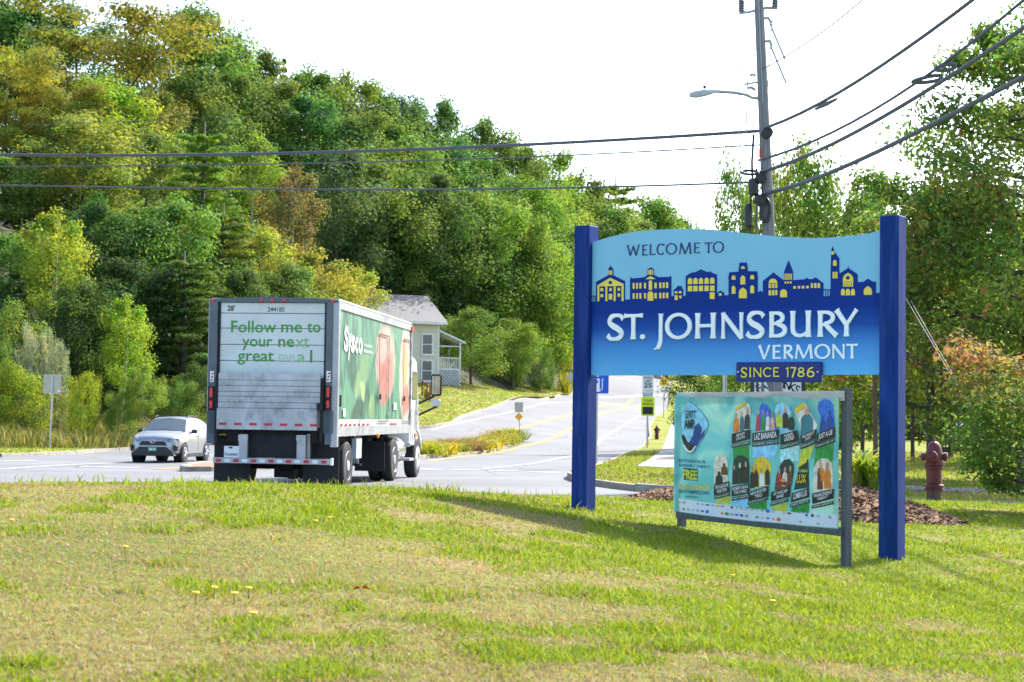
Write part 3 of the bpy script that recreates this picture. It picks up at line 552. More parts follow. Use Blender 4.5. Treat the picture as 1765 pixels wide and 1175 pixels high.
def cloth(name, poly, dy, mat, parent, step=.06):
    """a printed patch of the banner, triangulated finely enough to follow its ripples"""
    xs = [p[0] for p in poly]; ys = [p[1] for p in poly]; X, Y = np.meshgrid(np.arange(min(xs) + step / 2, max(xs), step), np.arange(min(ys) + step / 2, max(ys), step)); ok = inside(poly, X.ravel(), Y.ravel())
    poly = [(min(p[0], cx1 - .006) if mat is not None and dy else p[0], p[1]) for p in poly]
    dense = []
    for p, q in zip(poly, poly[1:] + poly[:1]):
        k_ = max(1, int(math.hypot(q[0] - p[0], q[1] - p[1]) / step)); dense += [(p[0] + (q[0] - p[0]) * i / k_, p[1] + (q[1] - p[1]) * i / k_) for i in range(k_)]
    r_ = delaunay_2d_cdt([Vector(p) for p in dense] + [Vector((a, b)) for a, b, o in zip(X.ravel(), Y.ravel(), ok) if o], [(i, (i + 1) % len(dense)) for i in range(len(dense))], [], 1, 1e-5)
    fn = bfn(dy); o = MB().add([fn(p.x, p.y) for p in r_[0]], r_[2]).build(name, mat, parent, fix=False); o.data.shade_smooth(); return o
def teal_mat():
    m = bpy.data.materials.new('banner_teal'); m.use_nodes = True; n = m.node_tree.nodes; L = m.node_tree.links; b = n['Principled BSDF']; b.inputs['Roughness'].default_value = .4
    tc = n.new('ShaderNodeTexCoord'); a = n.new('ShaderNodeTexNoise'); a.inputs['Scale'].default_value = 1.6; a.inputs['Detail'].default_value = 2; a.inputs['Distortion'].default_value = 1.5; L.new(tc.outputs['Object'], a.inputs[0])
    r = n.new('ShaderNodeValToRGB'); e = r.color_ramp.elements; e[0].position = .32; e[0].color = srgb(76, 156, 150); e[1].position = .68; e[1].color = srgb(150, 200, 180); q = e.new(.5); q.color = srgb(100, 178, 178); L.new(a.outputs[0], r.inputs[0]); L.new(r.outputs[0], b.inputs[0])
    t = n.new('ShaderNodeBsdfTranslucent'); L.new(r.outputs[0], t.inputs[0]); ms = n.new('ShaderNodeMixShader'); ms.inputs[0].default_value = .1; L.new(b.outputs[0], ms.inputs[1]); L.new(t.outputs[0], ms.inputs[2]); L.new(ms.outputs[0], n['Material Output'].inputs[0]); return m
sheet = [(cx0, cz0 + .015), (cx0 + .5, cz0 + .004), (cx0 + 1.3, cz0 - .006), (cx0 + 2, cz0 + .003), (cx1, cz0 + .01), (cx1 - .003, cz1 - .02), (cx1 - .5, cz1 - .035), (cx1 - .9, cz1 + .0), (cx1 - 1.2, cz1 - .03), (cx1 - 1.55, cz1 + .0), (cx1 - 1.9, cz1 - .02), (cx0 + .25, cz1 - .012), (cx0 + .005, cz1 + .01)]
cl = cloth('banner_sheet', sheet, 0, teal_mat(), ban, .05)
ln = [b1(52, 910), b1(340, 952), b2(0, 958), b2(660, 1005)]; ln2 = [b2(655, 1105), b2(0, 1050), b1(350, 1058), b1(62, 1016)]
cloth('sponsor_strip', ln + ln2, .003, M('banner_white', (.72, .76, .78), .4, var=.06, scale=2), cl)
def pcol(nm, c): return M('print_' + nm, srgb(*c)[:3], .4, var=.3 if nm not in ('black', 'white') else .08, scale=22)
BLK = pcol('black', (38, 36, 36)); PW = pcol('white', (236, 236, 230)); PG = pcol('green', (44, 150, 60)); PY = pcol('lime', (196, 206, 70)); PB = pcol('sky', (140, 205, 236)); PGD = pcol('gold', (236, 196, 40)); PN = pcol('navy', (40, 74, 140)); PO = pcol('orange', (226, 132, 44)); PR = pcol('red', (190, 50, 60)); PSK = pcol('skin', (206, 150, 116)); PD = pcol('dark', (52, 50, 46)); PBL = pcol('blue', (52, 108, 204)); PT = pcol('teal', (60, 120, 130)); PCR = pcol('cream', (226, 214, 190)); PBR = pcol('brown', (112, 66, 40)); PGY = pcol('grey', (176, 178, 176)); PLT = pcol('pale_teal', (172, 226, 220)); PDG = pcol('dark_green', (30, 62, 48)); PP = pcol('pink', (226, 160, 150))
def arc_top(f, x0, x1, yt, yb, bot=None):
    """tombstone: arched top, straight sides (zoom pixels)"""
    m_ = (x0 + x1) / 2; w_ = (x1 - x0) / 2; t = [(m_ + w_ * math.cos(a), yt + w_ * .9 - w_ * .9 * math.sin(a)) for a in np.linspace(0, math.pi, 9)]
    return [f(*p) for p in ([bot[0], bot[1]] if bot else [(x0, yb), (x1, yb)]) + t]
def figures(f, parent, boxes):
    """stand-in musicians inside a picture: head and shoulders outlines"""
    for (x0, x1, y0, y1, mb, mh) in boxes:
        w_ = (x1 - x0); h_ = y1 - y0; m_ = (x0 + x1) / 2
        body = [(x0, y1), (x0 + w_ * .06, y0 + h_ * .42), (x0 + w_ * .28, y0 + h_ * .28), (x1 - w_ * .28, y0 + h_ * .28), (x1 - w_ * .06, y0 + h_ * .42), (x1, y1)]
        cloth('figure_print', [f(*p) for p in body][::1], .0075, mb, parent, .1)
        cloth('face_print', [f(m_ + w_ * .2 * math.cos(a), y0 + h_ * .15 + h_ * .15 * math.sin(a)) for a in np.linspace(0, 2 * math.pi, 9, endpoint=False)], .0085, mh, parent, .1)
cards = [ # zoom fn, picture outline, picture colour, black plate quad, date strip quad, base column quad + colour, name, date, figures, extra
 (b1, [(500, 380), (640, 352), (640, 190), (628, 150), (600, 130), (560, 150), (530, 190)], PCR, [(490, 388), (648, 352), (648, 430), (490, 470)], [(490, 478), (648, 445), (648, 474), (490, 504)], [(498, 506), (632, 478), (632, 600), (498, 600)], PG, 'ASHLEY JORDAN', 'SUNDAY, JUNE 8', [(502, 556, 215, 375, PO, PSK), (560, 595, 200, 365, PT, PSK), (596, 640, 185, 350, PD, PSK)]),
 (b2, [(20, 352), (190, 338), (150, 230), (110, 150), (70, 132), (48, 160), (40, 230)], PBL, [(6, 366), (200, 340), (200, 416), (6, 442)], [(6, 448), (200, 424), (200, 452), (6, 474)], [(6, 474), (190, 454), (170, 560), (6, 560)], PB, 'LAZ BANANDA', 'SUNDAY, JULY 13', [(25, 58, 175, 350, PR, PSK), (62, 92, 185, 348, PG, PSK), (96, 126, 195, 345, PCR, PSK), (130, 165, 205, 342, PP, PSK)]),
 (b2, [(212, 376), (336, 345), (310, 240), (280, 160), (230, 130), (180, 150), (168, 200), (196, 290)], PB, [(212, 378), (346, 342), (362, 424), (212, 462)], [(212, 470), (360, 430), (360, 458), (212, 494)], [(212, 494), (358, 460), (350, 580), (205, 600)], PLT, 'CADENZA', 'SUNDAY, JULY 20', [(176, 232, 190, 320, PY, PSK), (230, 280, 160, 330, PD, PSK), (276, 326, 200, 345, PDG, PSK)]),
 (b2, [(372, 378), (492, 340), (500, 300), (430, 190), (405, 132), (335, 205), (366, 300)], PCR, [(372, 385), (496, 335), (488, 410), (372, 455)], [(372, 465), (486, 418), (484, 448), (372, 494)], [(372, 496), (476, 455), (440, 570), (352, 600)], PY, 'YELLOWROOT JAZZ', 'SUNDAY, JULY 27', [(370, 470, 160, 378, PT, PSK)]),
 (b2, [(510, 365), (640, 322), (630, 230), (625, 150), (600, 112), (560, 100), (515, 122), (500, 170), (526, 240)], PBL, [(500, 372), (642, 320), (640, 402), (490, 455)], [(488, 462), (640, 410), (638, 436), (488, 488)], [(486, 490), (626, 446), (620, 580), (470, 640)], PG, 'JUST A LIE', 'SUNDAY, JULY 27', [(520, 570, 230, 375, PN, PN), (574, 628, 190, 350, PN, PN)]),
 (b1, [(330, 800), (455, 772), (455, 640), (448, 590), (420, 556), (380, 550), (345, 575), (328, 640)], PCR, [(332, 800), (472, 772), (478, 858), (334, 890)], [(338, 892), (478, 862), (478, 888), (338, 916)], [(352, 918), (470, 892), (470, 962), (352, 946)], PY, 'THE GASOLINE FUNCTION', 'SUNDAY, AUGUST 3', [(340, 410, 690, 798, PD, PD), (392, 456, 625, 720, PBR, PBR)]),
 (b1, [(492, 800), (632, 786), (634, 640), (625, 590), (585, 562), (535, 565), (504, 600), (496, 660)], PDG, [(490, 814), (638, 788), (638, 870), (490, 896)], [(490, 904), (638, 882), (638, 908), (490, 930)], [(498, 932), (632, 910), (632, 985), (498, 968)], PB, 'ROBERT ASH & THE WIRES', 'SUNDAY, AUGUST 10', [(496, 530, 640, 780, PD, PSK), (536, 580, 620, 775, PD, PCR), (584, 630, 610, 770, PD, PSK)]),
 (b2, [(0, 800), (130, 772), (148, 660), (144, 600), (110, 560), (60, 550), (20, 580), (4, 640)], PGD, [(-30, 826), (134, 774), (130, 860), (-30, 900)], [(-36, 906), (124, 866), (124, 884), (-36, 926)], [(-34, 928), (108, 890), (104, 962), (-34, 952)], PG, 'NEW BOSTON TRIO', 'SUNDAY, AUGUST 17', [(-18, 20, 620, 795, PD, PSK), (14, 50, 605, 785, PD, PSK), (58, 98, 640, 780, PW, PSK), (102, 140, 605, 770, PD, PSK)]),
 (b2, [(176, 812), (298, 785), (316, 670), (314, 610), (280, 568), (240, 575), (208, 625), (188, 700)], PDG, [(150, 826), (300, 786), (296, 862), (146, 900)], [(142, 910), (284, 874), (280, 900), (140, 936)], [(156, 936), (268, 908), (268, 980), (148, 966)], PY, 'LE WASCAP BAND', 'SUNDAY, AUGUST 24', [(192, 228, 640, 790, PR, PSK), (232, 270, 630, 780, PCR, PSK), (272, 308, 620, 770, PBR, PSK), (190, 290, 720, 812, PBR, PO)]),
 (b2, [(318, 810), (436, 790), (432, 640), (428, 580), (416, 566), (352, 640), (338, 700)], PDG, [(308, 836), (438, 790), (442, 866), (300, 908)], [(296, 920), (444, 880), (444, 908), (296, 946)], [(304, 946), (436, 910), (434, 994), (300, 984)], PG, 'CUMBIA LUX', 'SUNDAY, AUGUST 24', []),
 (b2, [(470, 830), (620, 800), (622, 650), (612, 600), (580, 566), (535, 564), (496, 590), (472, 640)], PCR, [(462, 838), (634, 800), (630, 876), (464, 920)], [(460, 930), (632, 892), (632, 920), (460, 956)], None, None, 'TRANSCENDENT OBJECT', 'SUNDAY, AUGUST 31', [(500, 545, 570, 806, PBR, PSK), (512, 560, 610, 740, PO, PSK), (552, 610, 590, 800, PO, PSK)]),
]
for f, pic, pc, pl, ds, colq, cc, nm, dt, figs in cards:
    if colq: cloth('card_column', [f(*p) for p in colq][::-1], .003, cc, cl)
    c_ = cloth('picture', [f(*p) for p in pic][::1], .0055, pc, cl, .05)
    figures(f, c_, figs)
    cloth('name_plate', [f(*p) for p in pl][::-1], .0105, BLK, cl); cloth('date_strip', [f(*p) for p in ds][::-1], .0105, BLK, cl)
    def skew(q, f=f):
        P = [f(*p) for p in q]
        return lambda u, v: tuple(P[3][i] * (1 - u) * (1 - v) + P[2][i] * u * (1 - v) + P[1][i] * u * v + P[0][i] * (1 - u) * v for i in (0, 1))
    for txt, q, bx in ((nm, pl, None), (dt, ds, (.06, .94, .25, .8))):
        s_ = skew(q); words = txt.split(' ') if bx is None and len(txt) > 11 and ' ' in txt else [txt]
        if bx is None and len(words) > 2: words = [' '.join(words[:len(words) // 2 + len(words) % 2]), ' '.join(words[len(words) // 2 + len(words) % 2:])]
        for i, wd in enumerate(words):
            if bx: box = bx
            else: hgt = .72 / len(words); v1 = .88 - i * (.8 / len(words)); hw = min(.43, .05 + .033 * len(wd)); box = (.5 - hw, .5 + hw, v1 - hgt * .9, v1)
            text_obj('printed_text', wd, box, lambda u, v, s_=s_: bfn(.0125)(*s_(u, v)), PW, cl, bold=.012)
def bq(f, pts, dy, mat, nm='print_patch'): return cloth(nm, [f(*p) for p in pts], dy, mat, cl)
# yellow corner tags
bq(b1, [(524, 205), (606, 148), (600, 124), (528, 178)], .0125, PGD); bq(b2, [(334, 212), (404, 164), (398, 126), (332, 172)], .0125, PGD); bq(b2, [(350, 640), (424, 590), (420, 562), (352, 610)], .0125, PGD)
s_ = lambda f: (lambda u, v: bfn(.0125)(*f(u, v)))
text_obj('printed_text', 'LUX', (344, 418, 755, 690), s_(b2), PGD, cl, bold=.03); text_obj('printed_text', 'CUMBIA', (352, 430, 672, 650), s_(b2), PY, cl, bold=.02)
# guitar-pick emblem with its lettering
pick = [(132, 124), (116, 190), (80, 230), (72, 290), (82, 420), (110, 510), (140, 548), (172, 548), (210, 500), (260, 410), (296, 320), (290, 280), (240, 200), (190, 150)]
pk = bq(b1, pick, .004, PB, 'emblem'); rim = [(p[0] * .955 + 172 * .045, p[1] * .955 + 340 * .045) for p in pick]
bq(b1, [(p[0] * 1.035 - 172 * .035, p[1] * 1.02 - 340 * .02) for p in pick], .0028, PDG, 'emblem_rim')
bq(b1, [(84, 430), (110, 505), (142, 542), (172, 540), (205, 495), (180, 460), (130, 455), (100, 395), (82, 400)], .007, PD); bq(b1, [(140, 460), (205, 490), (262, 400), (272, 350), (238, 400), (250, 340), (225, 300), (190, 330), (178, 400)], .0078, PN)
bq(b1, [(92, 478), (120, 528), (150, 544), (176, 528), (200, 488), (192, 484), (166, 520), (148, 528), (128, 514), (102, 474)], .009, PW)
text_obj('printed_text', 'LEVITT', (112, 208, 262, 200), s_(b1), PDG, cl, bold=.02, shear=2); text_obj('printed_text', 'AMP', (104, 192, 348, 270), s_(b1), PDG, cl, bold=.03, shear=2)
for tx, a, b, y1, y0, mt in (('MUSIC AT THE MOUNTAIN, 5PM', 56, 262, 620, 588, PN), ('DOG MOUNTAIN, ST. JOHNSBURY, VT', 56, 302, 658, 628, PN), ('FREE', 90, 205, 752, 672, PY), ('ALL-AGES + FOOD VENDORS', 58, 300, 832, 790, PGD), ('LEVITTAMPSTJ.ORG', 58, 296, 872, 838, PN), ('catamountarts.org', 112, 212, 900, 884, PDG)):
    text_obj('printed_text', tx, (a, b, y1, y0), lambda u, v: bfn(.006)(*b1(u, v + (u - 56) * .07)), mt, cl, bold=.02 if tx != 'FREE' else .045)
bq(b1, [(92, 760), (207, 768), (207, 672), (92, 664)], .004, PDG); random.seed(7)
# sponsors' marks on the white strip
for i in range(30):
    u = i / 29; x = cx0 + .12 + (cx1 - cx0 - .24) * u; zc_ = (ln[0][1] + (ln[-1][1] - ln[0][1]) * u + ln2[-1][1] + (ln2[0][1] - ln2[-1][1]) * u) / 2
    for r_ in (-1, 1):
        if random.random() < .75:
            w_ = random.uniform(.02, .042); h_ = random.uniform(.008, .018); z_ = zc_ + r_ * .034 - .004; k_ = random.choice((4, 6, 10)); mt = random.choice((PGY, PGY, PT, PD, PO, PGD, PG, PBL, PGY))
            cloth('sponsor_mark', [(x + w_ * math.cos(a), z_ + h_ * math.sin(a)) for a in np.linspace(.4, .4 + 2 * math.pi, k_, endpoint=False)], .006, mt, cl, .2)
random.seed(4)
# ================================================================== hydrants
HRED = M('hydrant_red', (.105, .014, .02), .5, var=.3, scale=6, dirt=(.17, .06, .055), dirt_amt=.5, dscale=5); HDARK = M('hydrant_base', (.1, .075, .06), .85, var=.3, scale=10); RUST = M('rust', (.16, .07, .035), .85, var=.3)
def hydrant(p, h, ang, label):
    r = empty('fire_hydrant', (p[0], p[1], p[2]), ang, label, 'fire hydrant', 'fire hydrants'); k = h / .95
    def L_(prof, nm, mat, **kw): return MB().lathe([(a * k, b * k) for a, b in prof], 20, **kw).build(nm, mat, r, smooth=True)
    L_([(.125, -.15), (.125, .12)], 'base_pipe', HDARK)
    L_([(.165, .10), (.165, .135), (.14, .14), (.14, .16), (.165, .165), (.165, .2), (.13, .21), (.128, .46), (.16, .47), (.16, .505), (.135, .51), (.135, .525), (.165, .53), (.165, .565), (.135, .58), (.132, .68)], 'barrel', HRED)
    bon = L_([(.135, .682), (.13, .76), (.115, .83), (.085, .89), (.045, .92), (.03, .925)], 'bonnet', HRED); MB().lathe([(.026 * k, .92 * k), (.026 * k, .965 * k), (.018 * k, .975 * k)], 5).build('operating_nut', RUST, bon)
    for nm, ang2, rad, ln in (('hose_nozzle', 0, .06, .2), ('hose_nozzle', math.pi, .06, .2), ('pumper_nozzle', -1.9, .082, .215)):
        d = Vector((math.cos(ang2), math.sin(ang2), 0)); c0 = Vector((0, 0, .67 * k)); m = MB()
        m.tube([c0 + d * .08 * k, c0 + d * ln * .78 * k], rad * k, 14).tube([c0 + d * ln * .78 * k, c0 + d * ln * k, c0 + d * ln * 1.12 * k], [rad * 1.25 * k, rad * 1.25 * k, rad * .5 * k], 14)
        nz = m.build(nm, HRED, r, smooth=True); MB().tube([c0 + d * ln * 1.1 * k, c0 + d * ln * 1.25 * k], .02 * k, 5).build('cap_nut', RUST, nz)
    for i in range(8):
        a = i * math.pi / 4 + .2; m = MB()
        for z in (.095, .52): m.lathe([(.016 * k, z * k), (.016 * k, (z + .05) * k)], 6, o=(.148 * k * math.cos(a), .148 * k * math.sin(a), 0)) if z > .3 else None
        m.build('flange_bolt', RUST, r)
    MB().tube([(.2 * k, 0, .62 * k), (.21 * k, -.03, .55 * k), (.17 * k, -.08, .5 * k), (.13 * k, -.09, .54 * k)], .006, 5).build('chain', RUST, r)
    return r
p = at(1610, 856, 27.0); hydrant((p.x, p.y, p.z), .91, -.15, 'dark red fire hydrant standing behind the brown mulch mound')
p = ground_at(1132, 757, 90, 130); hydrant(p, .78, .3, 'small faded red fire hydrant on the roadside grass past the speed sign')
p = at(880, 655, 146); p.z = h1(p.x, p.y); hydrant(p, .95, .8, 'tiny red hydrant on the hill lawn beside the white flowering shrub')

# ================================================================== mulch mound
mc = [at(1130, 870, 23.5), at(1440, 838, 23), at(1735, 912, 20.5)]
m = MB(); nx, ny = 60, 26; rm = np.random.default_rng(11); ms_a = Vector((1.6, 24.2)); ms_b = Vector((5.7, 21.0)); ax = (ms_b - ms_a); Lm = ax.length; ax.normalize(); an = Vector((-ax.y, ax.x))
def mound_h(u, v):
    w_ = 1.45 * math.sin(math.pi * min(max(u * .96 + .02, 0), 1)) ** .7; a = max(0, 1 - (v / max(w_, .05)) ** 2)
    return (.14 + .34 * math.exp(-((u - .55) / .26) ** 2)) * a ** .8 * min(1, math.sin(math.pi * min(max(u, 0), 1)) * 2.2)
V = []
for i in range(nx + 1):
    for j in range(ny + 1):
        u = i / nx; v = (j / ny * 2 - 1) * 1.5; q = ms_a + ax * (u * Lm) + an * v; hh = mound_h(u, v); V.append((q.x, q.y, h1(q.x, q.y) + hh - .03 + (rm.uniform(-.02, .025) if hh > .02 else 0)))
me = np_mesh('mulch_mound', np.array(V), np.array([(i * (ny + 1) + j, (i + 1) * (ny + 1) + j, (i + 1) * (ny + 1) + j + 1, i * (ny + 1) + j + 1) for i in range(nx) for j in range(ny)])); me.shade_smooth()
mound = link('mulch_mound', me, MULCH); tag(mound, 'low mound of brown bark mulch between the sign posts', 'mulch mound')
# loose chips
N = 9000; u = rm.uniform(0, 1, N); v = rm.uniform(-1.45, 1.45, N); hh = np.array([mound_h(a, b) for a, b in zip(u, v)]); k_ = hh > .01; u, v, hh = u[k_], v[k_], hh[k_]
C = np.stack([ms_a.x + ax.x * u * Lm + an.x * v, ms_a.y + ax.y * u * Lm + an.y * v, np.zeros(len(u))], 1); C[:, 2] = H(C[:, 0], C[:, 1]) + hh - .012
t = rm.uniform(0, 6.28, len(u)); A = np.stack([np.cos(t), np.sin(t), rm.uniform(-.5, .5, len(u))], 1) * rm.uniform(.018, .05, len(u))[:, None]; B = np.stack([-np.sin(t), np.cos(t), rm.uniform(-.6, .6, len(u))], 1) * rm.uniform(.006, .014, len(u))[:, None]
VV = np.stack([C - A - B, C + A - B, C + A + B, C - A + B], 1).reshape(-1, 3); FF = np.arange(len(VV)).reshape(-1, 4); br = rm.uniform(.45, 1.7, len(u))[:, None] * np.array([.2, .115, .065]) ; 
ch = link('bark_chips', np_mesh('bark_chips', VV, FF, np.repeat(br, 4, 0)), attr_mat('chips', .9, 0, False), mound); ch['kind'] = 'stuff'

# ================================================================== road signs
GALV = M('galvanised', (.42, .44, .45), .45, .8, var=.12, scale=6); ALU = M('sign_back', (.42, .4, .33), .5, .5, var=.12, scale=3)
def round_rect(x0, x1, z0, z1, r, n_=4):
    o = []
    for cx_, cz_, a0 in ((x1 - r, z1 - r, 0), (x0 + r, z1 - r, 90), (x0 + r, z0 + r, 180), (x1 - r, z0 + r, 270)):
        o += [(cx_ + r * math.cos(R(a0 + i * 90 / n_)), cz_ + r * math.sin(R(a0 + i * 90 / n_))) for i in range(n_ + 1)]
    return o
def plate(name, poly, y0, y1, mat, parent): return MB().prism(poly, lambda x, z: (x, y0, z), lambda x, z: (x, y1, z)).build(name, mat, parent)
def post_sign(name, px, py, D, hgt, ang, label, rad=.03, lean=0):
    p = at(px, py, D); z = h1(p.x, p.y); r = empty(name, (p.x, p.y, z), ang, label, 'sign', 'road signs')
    MB().tube([(0, 0, -.2), (lean * hgt, 0, hgt)], rad, 8).build('post', GALV, r, smooth=True); return r, p, z
def zat(py, px, D): return at(px, py, D).z
flat = lambda y: (lambda x, z: (x, y, z))
SW = M('sign_white', (.8, .8, .78), .4, var=.03); SBK = M('sign_black', (.03, .03, .035), .5, var=.1); SBL = M('sign_blue', srgb(0, 84, 200)[:3], .4, var=.05); SYG = M('sign_lime', srgb(222, 240, 20)[:3], .4, var=.03); SYE = M('sign_school_yellow', srgb(244, 190, 20)[:3], .4, var=.05); SOR = M('sign_orange', srgb(250, 168, 30)[:3], .4, var=.05); SGR = M('sign_green', srgb(24, 120, 90)[:3], .4, var=.05)
# fuel sign
r, p, z = post_sign('fuel_sign', 1028, 800, 54, 3.6, 0, 'blue square roadside sign with a white fuel pump, behind the left sign post')
zb_ = zat(678, 1030, 54) - z; zt_ = zb_ + .82; plate('sign_panel', round_rect(-.36, .36, zb_, zt_, .04), -.045, -.035, SBL, r)
plate('fuel_pump_symbol', [(-.2, zb_ + .06), (.1, zb_ + .06), (.1, zb_ + .1), (.07, zb_ + .1), (.07, zb_ + .48), (-.17, zb_ + .48), (-.17, zb_ + .1), (-.2, zb_ + .1)], -.05, -.046, SW, r); plate('pump_window', rect(lambda a, b: (a, b), -.12, .02, zb_ + .43, zb_ + .33), -.053, -.0505, SBL, r)
MB().tube([(.08, -.05, zb_ + .14), (.15, -.05, zb_ + .12), (.16, -.05, zb_ + .3), (.15, -.05, zb_ + .44), (.19, -.05, zb_ + .48)], .018, 6).build('pump_hose_symbol', SW, r)
plate('arrow_symbol', [(-.02, zb_ + .54), (.04, zb_ + .54), (.04, zb_ + .64), (.1, zb_ + .64), (.01, zb_ + .76), (-.08, zb_ + .64), (-.02, zb_ + .64)], -.05, -.046, SW, r)
# speed limit with radar display
D = 85; r, p, z = post_sign('speed_limit_sign', 1115.5, 773, D, 3.9, 0, 'white speed limit 25 sign above a lime radar speed display on the right verge', .045)
f = lambda y: zat(y, 1116, D) - z
z7, z6, z5 = f(717), f(684), f(640); s_ = D / F
sp = plate('speed_limit_panel', round_rect(-9.5 * s_, 9.5 * s_, z6 + .01, z5, .04), -.06, -.05, SW, r)
text_obj('printed_text', 'SPEED', (-7 * s_, 7 * s_, f(653.5), f(649)), flat(-.063), SBK, sp, .01); text_obj('printed_text', 'LIMIT', (-5.5 * s_, 5.5 * s_, f(659), f(655)), flat(-.063), SBK, sp, .01); text_obj('printed_text', '25', (-7 * s_, 7 * s_, f(668), f(660)), flat(-.063), SBK, sp, .03)
MB().box(-9.5 * s_, 9.5 * s_, -.064, -.061, f(678), f(677.3)).build('panel_joint', SBK, sp); text_obj('printed_text', 'MON-FRI', (-8 * s_, 8 * s_, f(683), f(679.5)), flat(-.063), SBK, sp, .01); text_obj('printed_text', '7-4 WHEN', (-7 * s_, 7 * s_, f(675.5), f(671.5)), flat(-.063), PGY, sp, .0)
rd = plate('radar_panel', round_rect(-11.5 * s_, 11.5 * s_, z7, z6, .06), -.1, -.05, SYG, r)
text_obj('printed_text', 'YOUR', (-8 * s_, 8 * s_, f(692.5), f(688)), flat(-.103), SBK, rd, .02); text_obj('printed_text', 'SPEED', (-9.5 * s_, 9.5 * s_, f(698.5), f(694.3)), flat(-.103), SBK, rd, .02); plate('radar_display', round_rect(-9 * s_, 9 * s_, f(714), f(701), .02), -.108, -.101, M('display_dark', (.03, .032, .035), .25), rd)
# school crossing pentagon
D = 128; r, p, z = post_sign('school_crossing_sign', 1144, 720, D, 3.2, .1, 'yellow school crossing sign with two walkers beside the road up the hill', .04); s_ = D / F; f = lambda y: zat(y, 1144, D) - z
pn = plate('sign_panel', [(-8.5 * s_, f(664)), (8.5 * s_, f(664)), (8.5 * s_, f(657)), (0, f(648)), (-8.5 * s_, f(657))], -.05, -.04, SYE, r)
for dx in (-2.4, 2.2): plate('walker_symbol', [((dx + a) * s_, f(b)) for a, b in ((-2, 662.5), (-.4, 658.5), (-1.5, 657), (-1.2, 654.5), (-.6, 653.8), (-.6, 652.3), (.6, 652.3), (.6, 653.8), (1.2, 654.5), (1.7, 657.2), (.5, 658.5), (2, 662.5), (.9, 662.5), (0, 660), (-1, 662.5))], -.055, -.051, SBK, pn)
# median tip markers
D = 91; p = at(897, 746, D); z = h1(p.x, p.y); r = empty('median_marker_sign', (p.x, p.y, z), 0, 'orange diamond marker below a grey sign back at the tip of the planted median', 'sign', 'road signs'); s_ = D / F; f = lambda y: zat(y, 895, D) - z
MB().tube([(0, 0, -.2), (-.12, 0, f(694))], .03, 8).build('post', GALV, r); plate('sign_back', rect(lambda a, b: (a, b), -10.5 * s_, 4 * s_, f(710), f(693)), -.05, -.035, ALU, r)
plate('diamond_marker', [(-10.3 * s_, f(718)), (-3 * s_, f(725.3)), (4.3 * s_, f(718)), (-3 * s_, f(710.7))], -.06, -.05, SOR, r)
# square sign back on the left verge
D = 75; p = at(85.5, 766, D); z = h1(p.x, p.y); r = empty('square_sign', (p.x, p.y, z), .12, 'dull square sign seen from behind on a thin post by the tall grass', 'sign', 'road signs'); s_ = D / F; f = lambda y: zat(y, 87, D) - z
MB().tube([(0, 0, -.2), (.06, 0, f(645))], .038, 8).build('post', GALV, r); plate('sign_panel', round_rect(-13.5 * s_, 16.5 * s_, f(678), f(645), .04), .05, .06, ALU, r); plate('inspection_sticker', rect(lambda a, b: (a, b), 11 * s_, 14.5 * s_, f(675), f(671.5)), .044, .05, SW, r); MB().box(-.02, .08, -.0, .045, f(677), f(646)).build('rear_channel', GALV, r)
# green street name blade by the goldenrod
D = 150; p = at(983, 672, D); z = h1(p.x, p.y); r = empty('street_name_sign', (p.x, p.y, z), 0, 'green street name blade above a grey sign back near the yellow flowers', 'sign', 'road signs'); f = lambda y: zat(y, 983, D) - z
MB().tube([(0, 0, -.2), (0, 0, f(637))], .035, 8).build('post', GALV, r); MB().box(-.55, .55, -.02, .02, f(640.5), f(637)).build('name_blade', SGR, r); plate('sign_back', [(.33 * math.cos(R(22.5 + 45 * i)), f(650) + .33 * math.sin(R(22.5 + 45 * i))) for i in range(8)], -.06, -.045, GALV, r)
# arched white sign behind the pole, lettering partly hidden
D = 45; p = at(1340, 700, D); z = h1(p.x, p.y); r = empty('white_name_sign', (p.x, p.y, z), 0, 'white name sign with black arched letters half hidden behind the utility pole', 'sign', 'road signs'); s_ = D / F; f = lambda y: zat(y, 1340, D) - z
wp = plate('sign_panel', rect(lambda a, b: (a, b), -41 * s_, 41 * s_, f(745), f(645)), -.03, .03, SW, r)
for x in (-44, 44): MB().cbox(x * s_ - .05, x * s_ + .05, -.06, .05, -.3, f(640), .006).build('post', M('sign_dark_post', (.04, .045, .05), .6), r)
wd = 'FAIRBANKS'; an_ = np.linspace(-1, 1, len(wd))
for c, a in zip(wd, an_):
    v, fc = text_poly(c, 1.0, .02, 'CENTER'); k_ = .3; th = -a * .5; cx_ = a * 33 * s_; cz_ = f(661.5) - (a * a) * .13
    MB().add([(cx_ + k_ * (x * math.cos(th) - (y - .35) * math.sin(th)), -.034, cz_ + k_ * (x * math.sin(th) + (y - .35) * math.cos(th))) for x, y in v], fc).build('printed_letter', SBK, wp, fix=False)
text_obj('printed_text', 'INN', (-10 * s_, 10 * s_, f(690), f(674)), flat(-.034), SBK, wp, .03)
# bare posts seen under the board
D = 52; p = at(1248, 790, D); r = tag(MB().tube([(p.x, p.y, h1(p.x, p.y) - .2), (p.x, p.y, zat(640, 1248, D))], .07, 8).build('grey_post', GALV, smooth=True), 'plain grey post under the board, left of the white sign', 'post')
D = 42; p = at(1510, 800, D); r = tag(MB().tube([(p.x, p.y, h1(p.x, p.y) - .2), (p.x - .05, p.y, zat(600, 1510, D))], .06, 8).build('brown_post', M('brown_wood', (.12, .07, .045), .85, var=.25), smooth=True), 'thin brown wooden post just left of the right sign post', 'post')

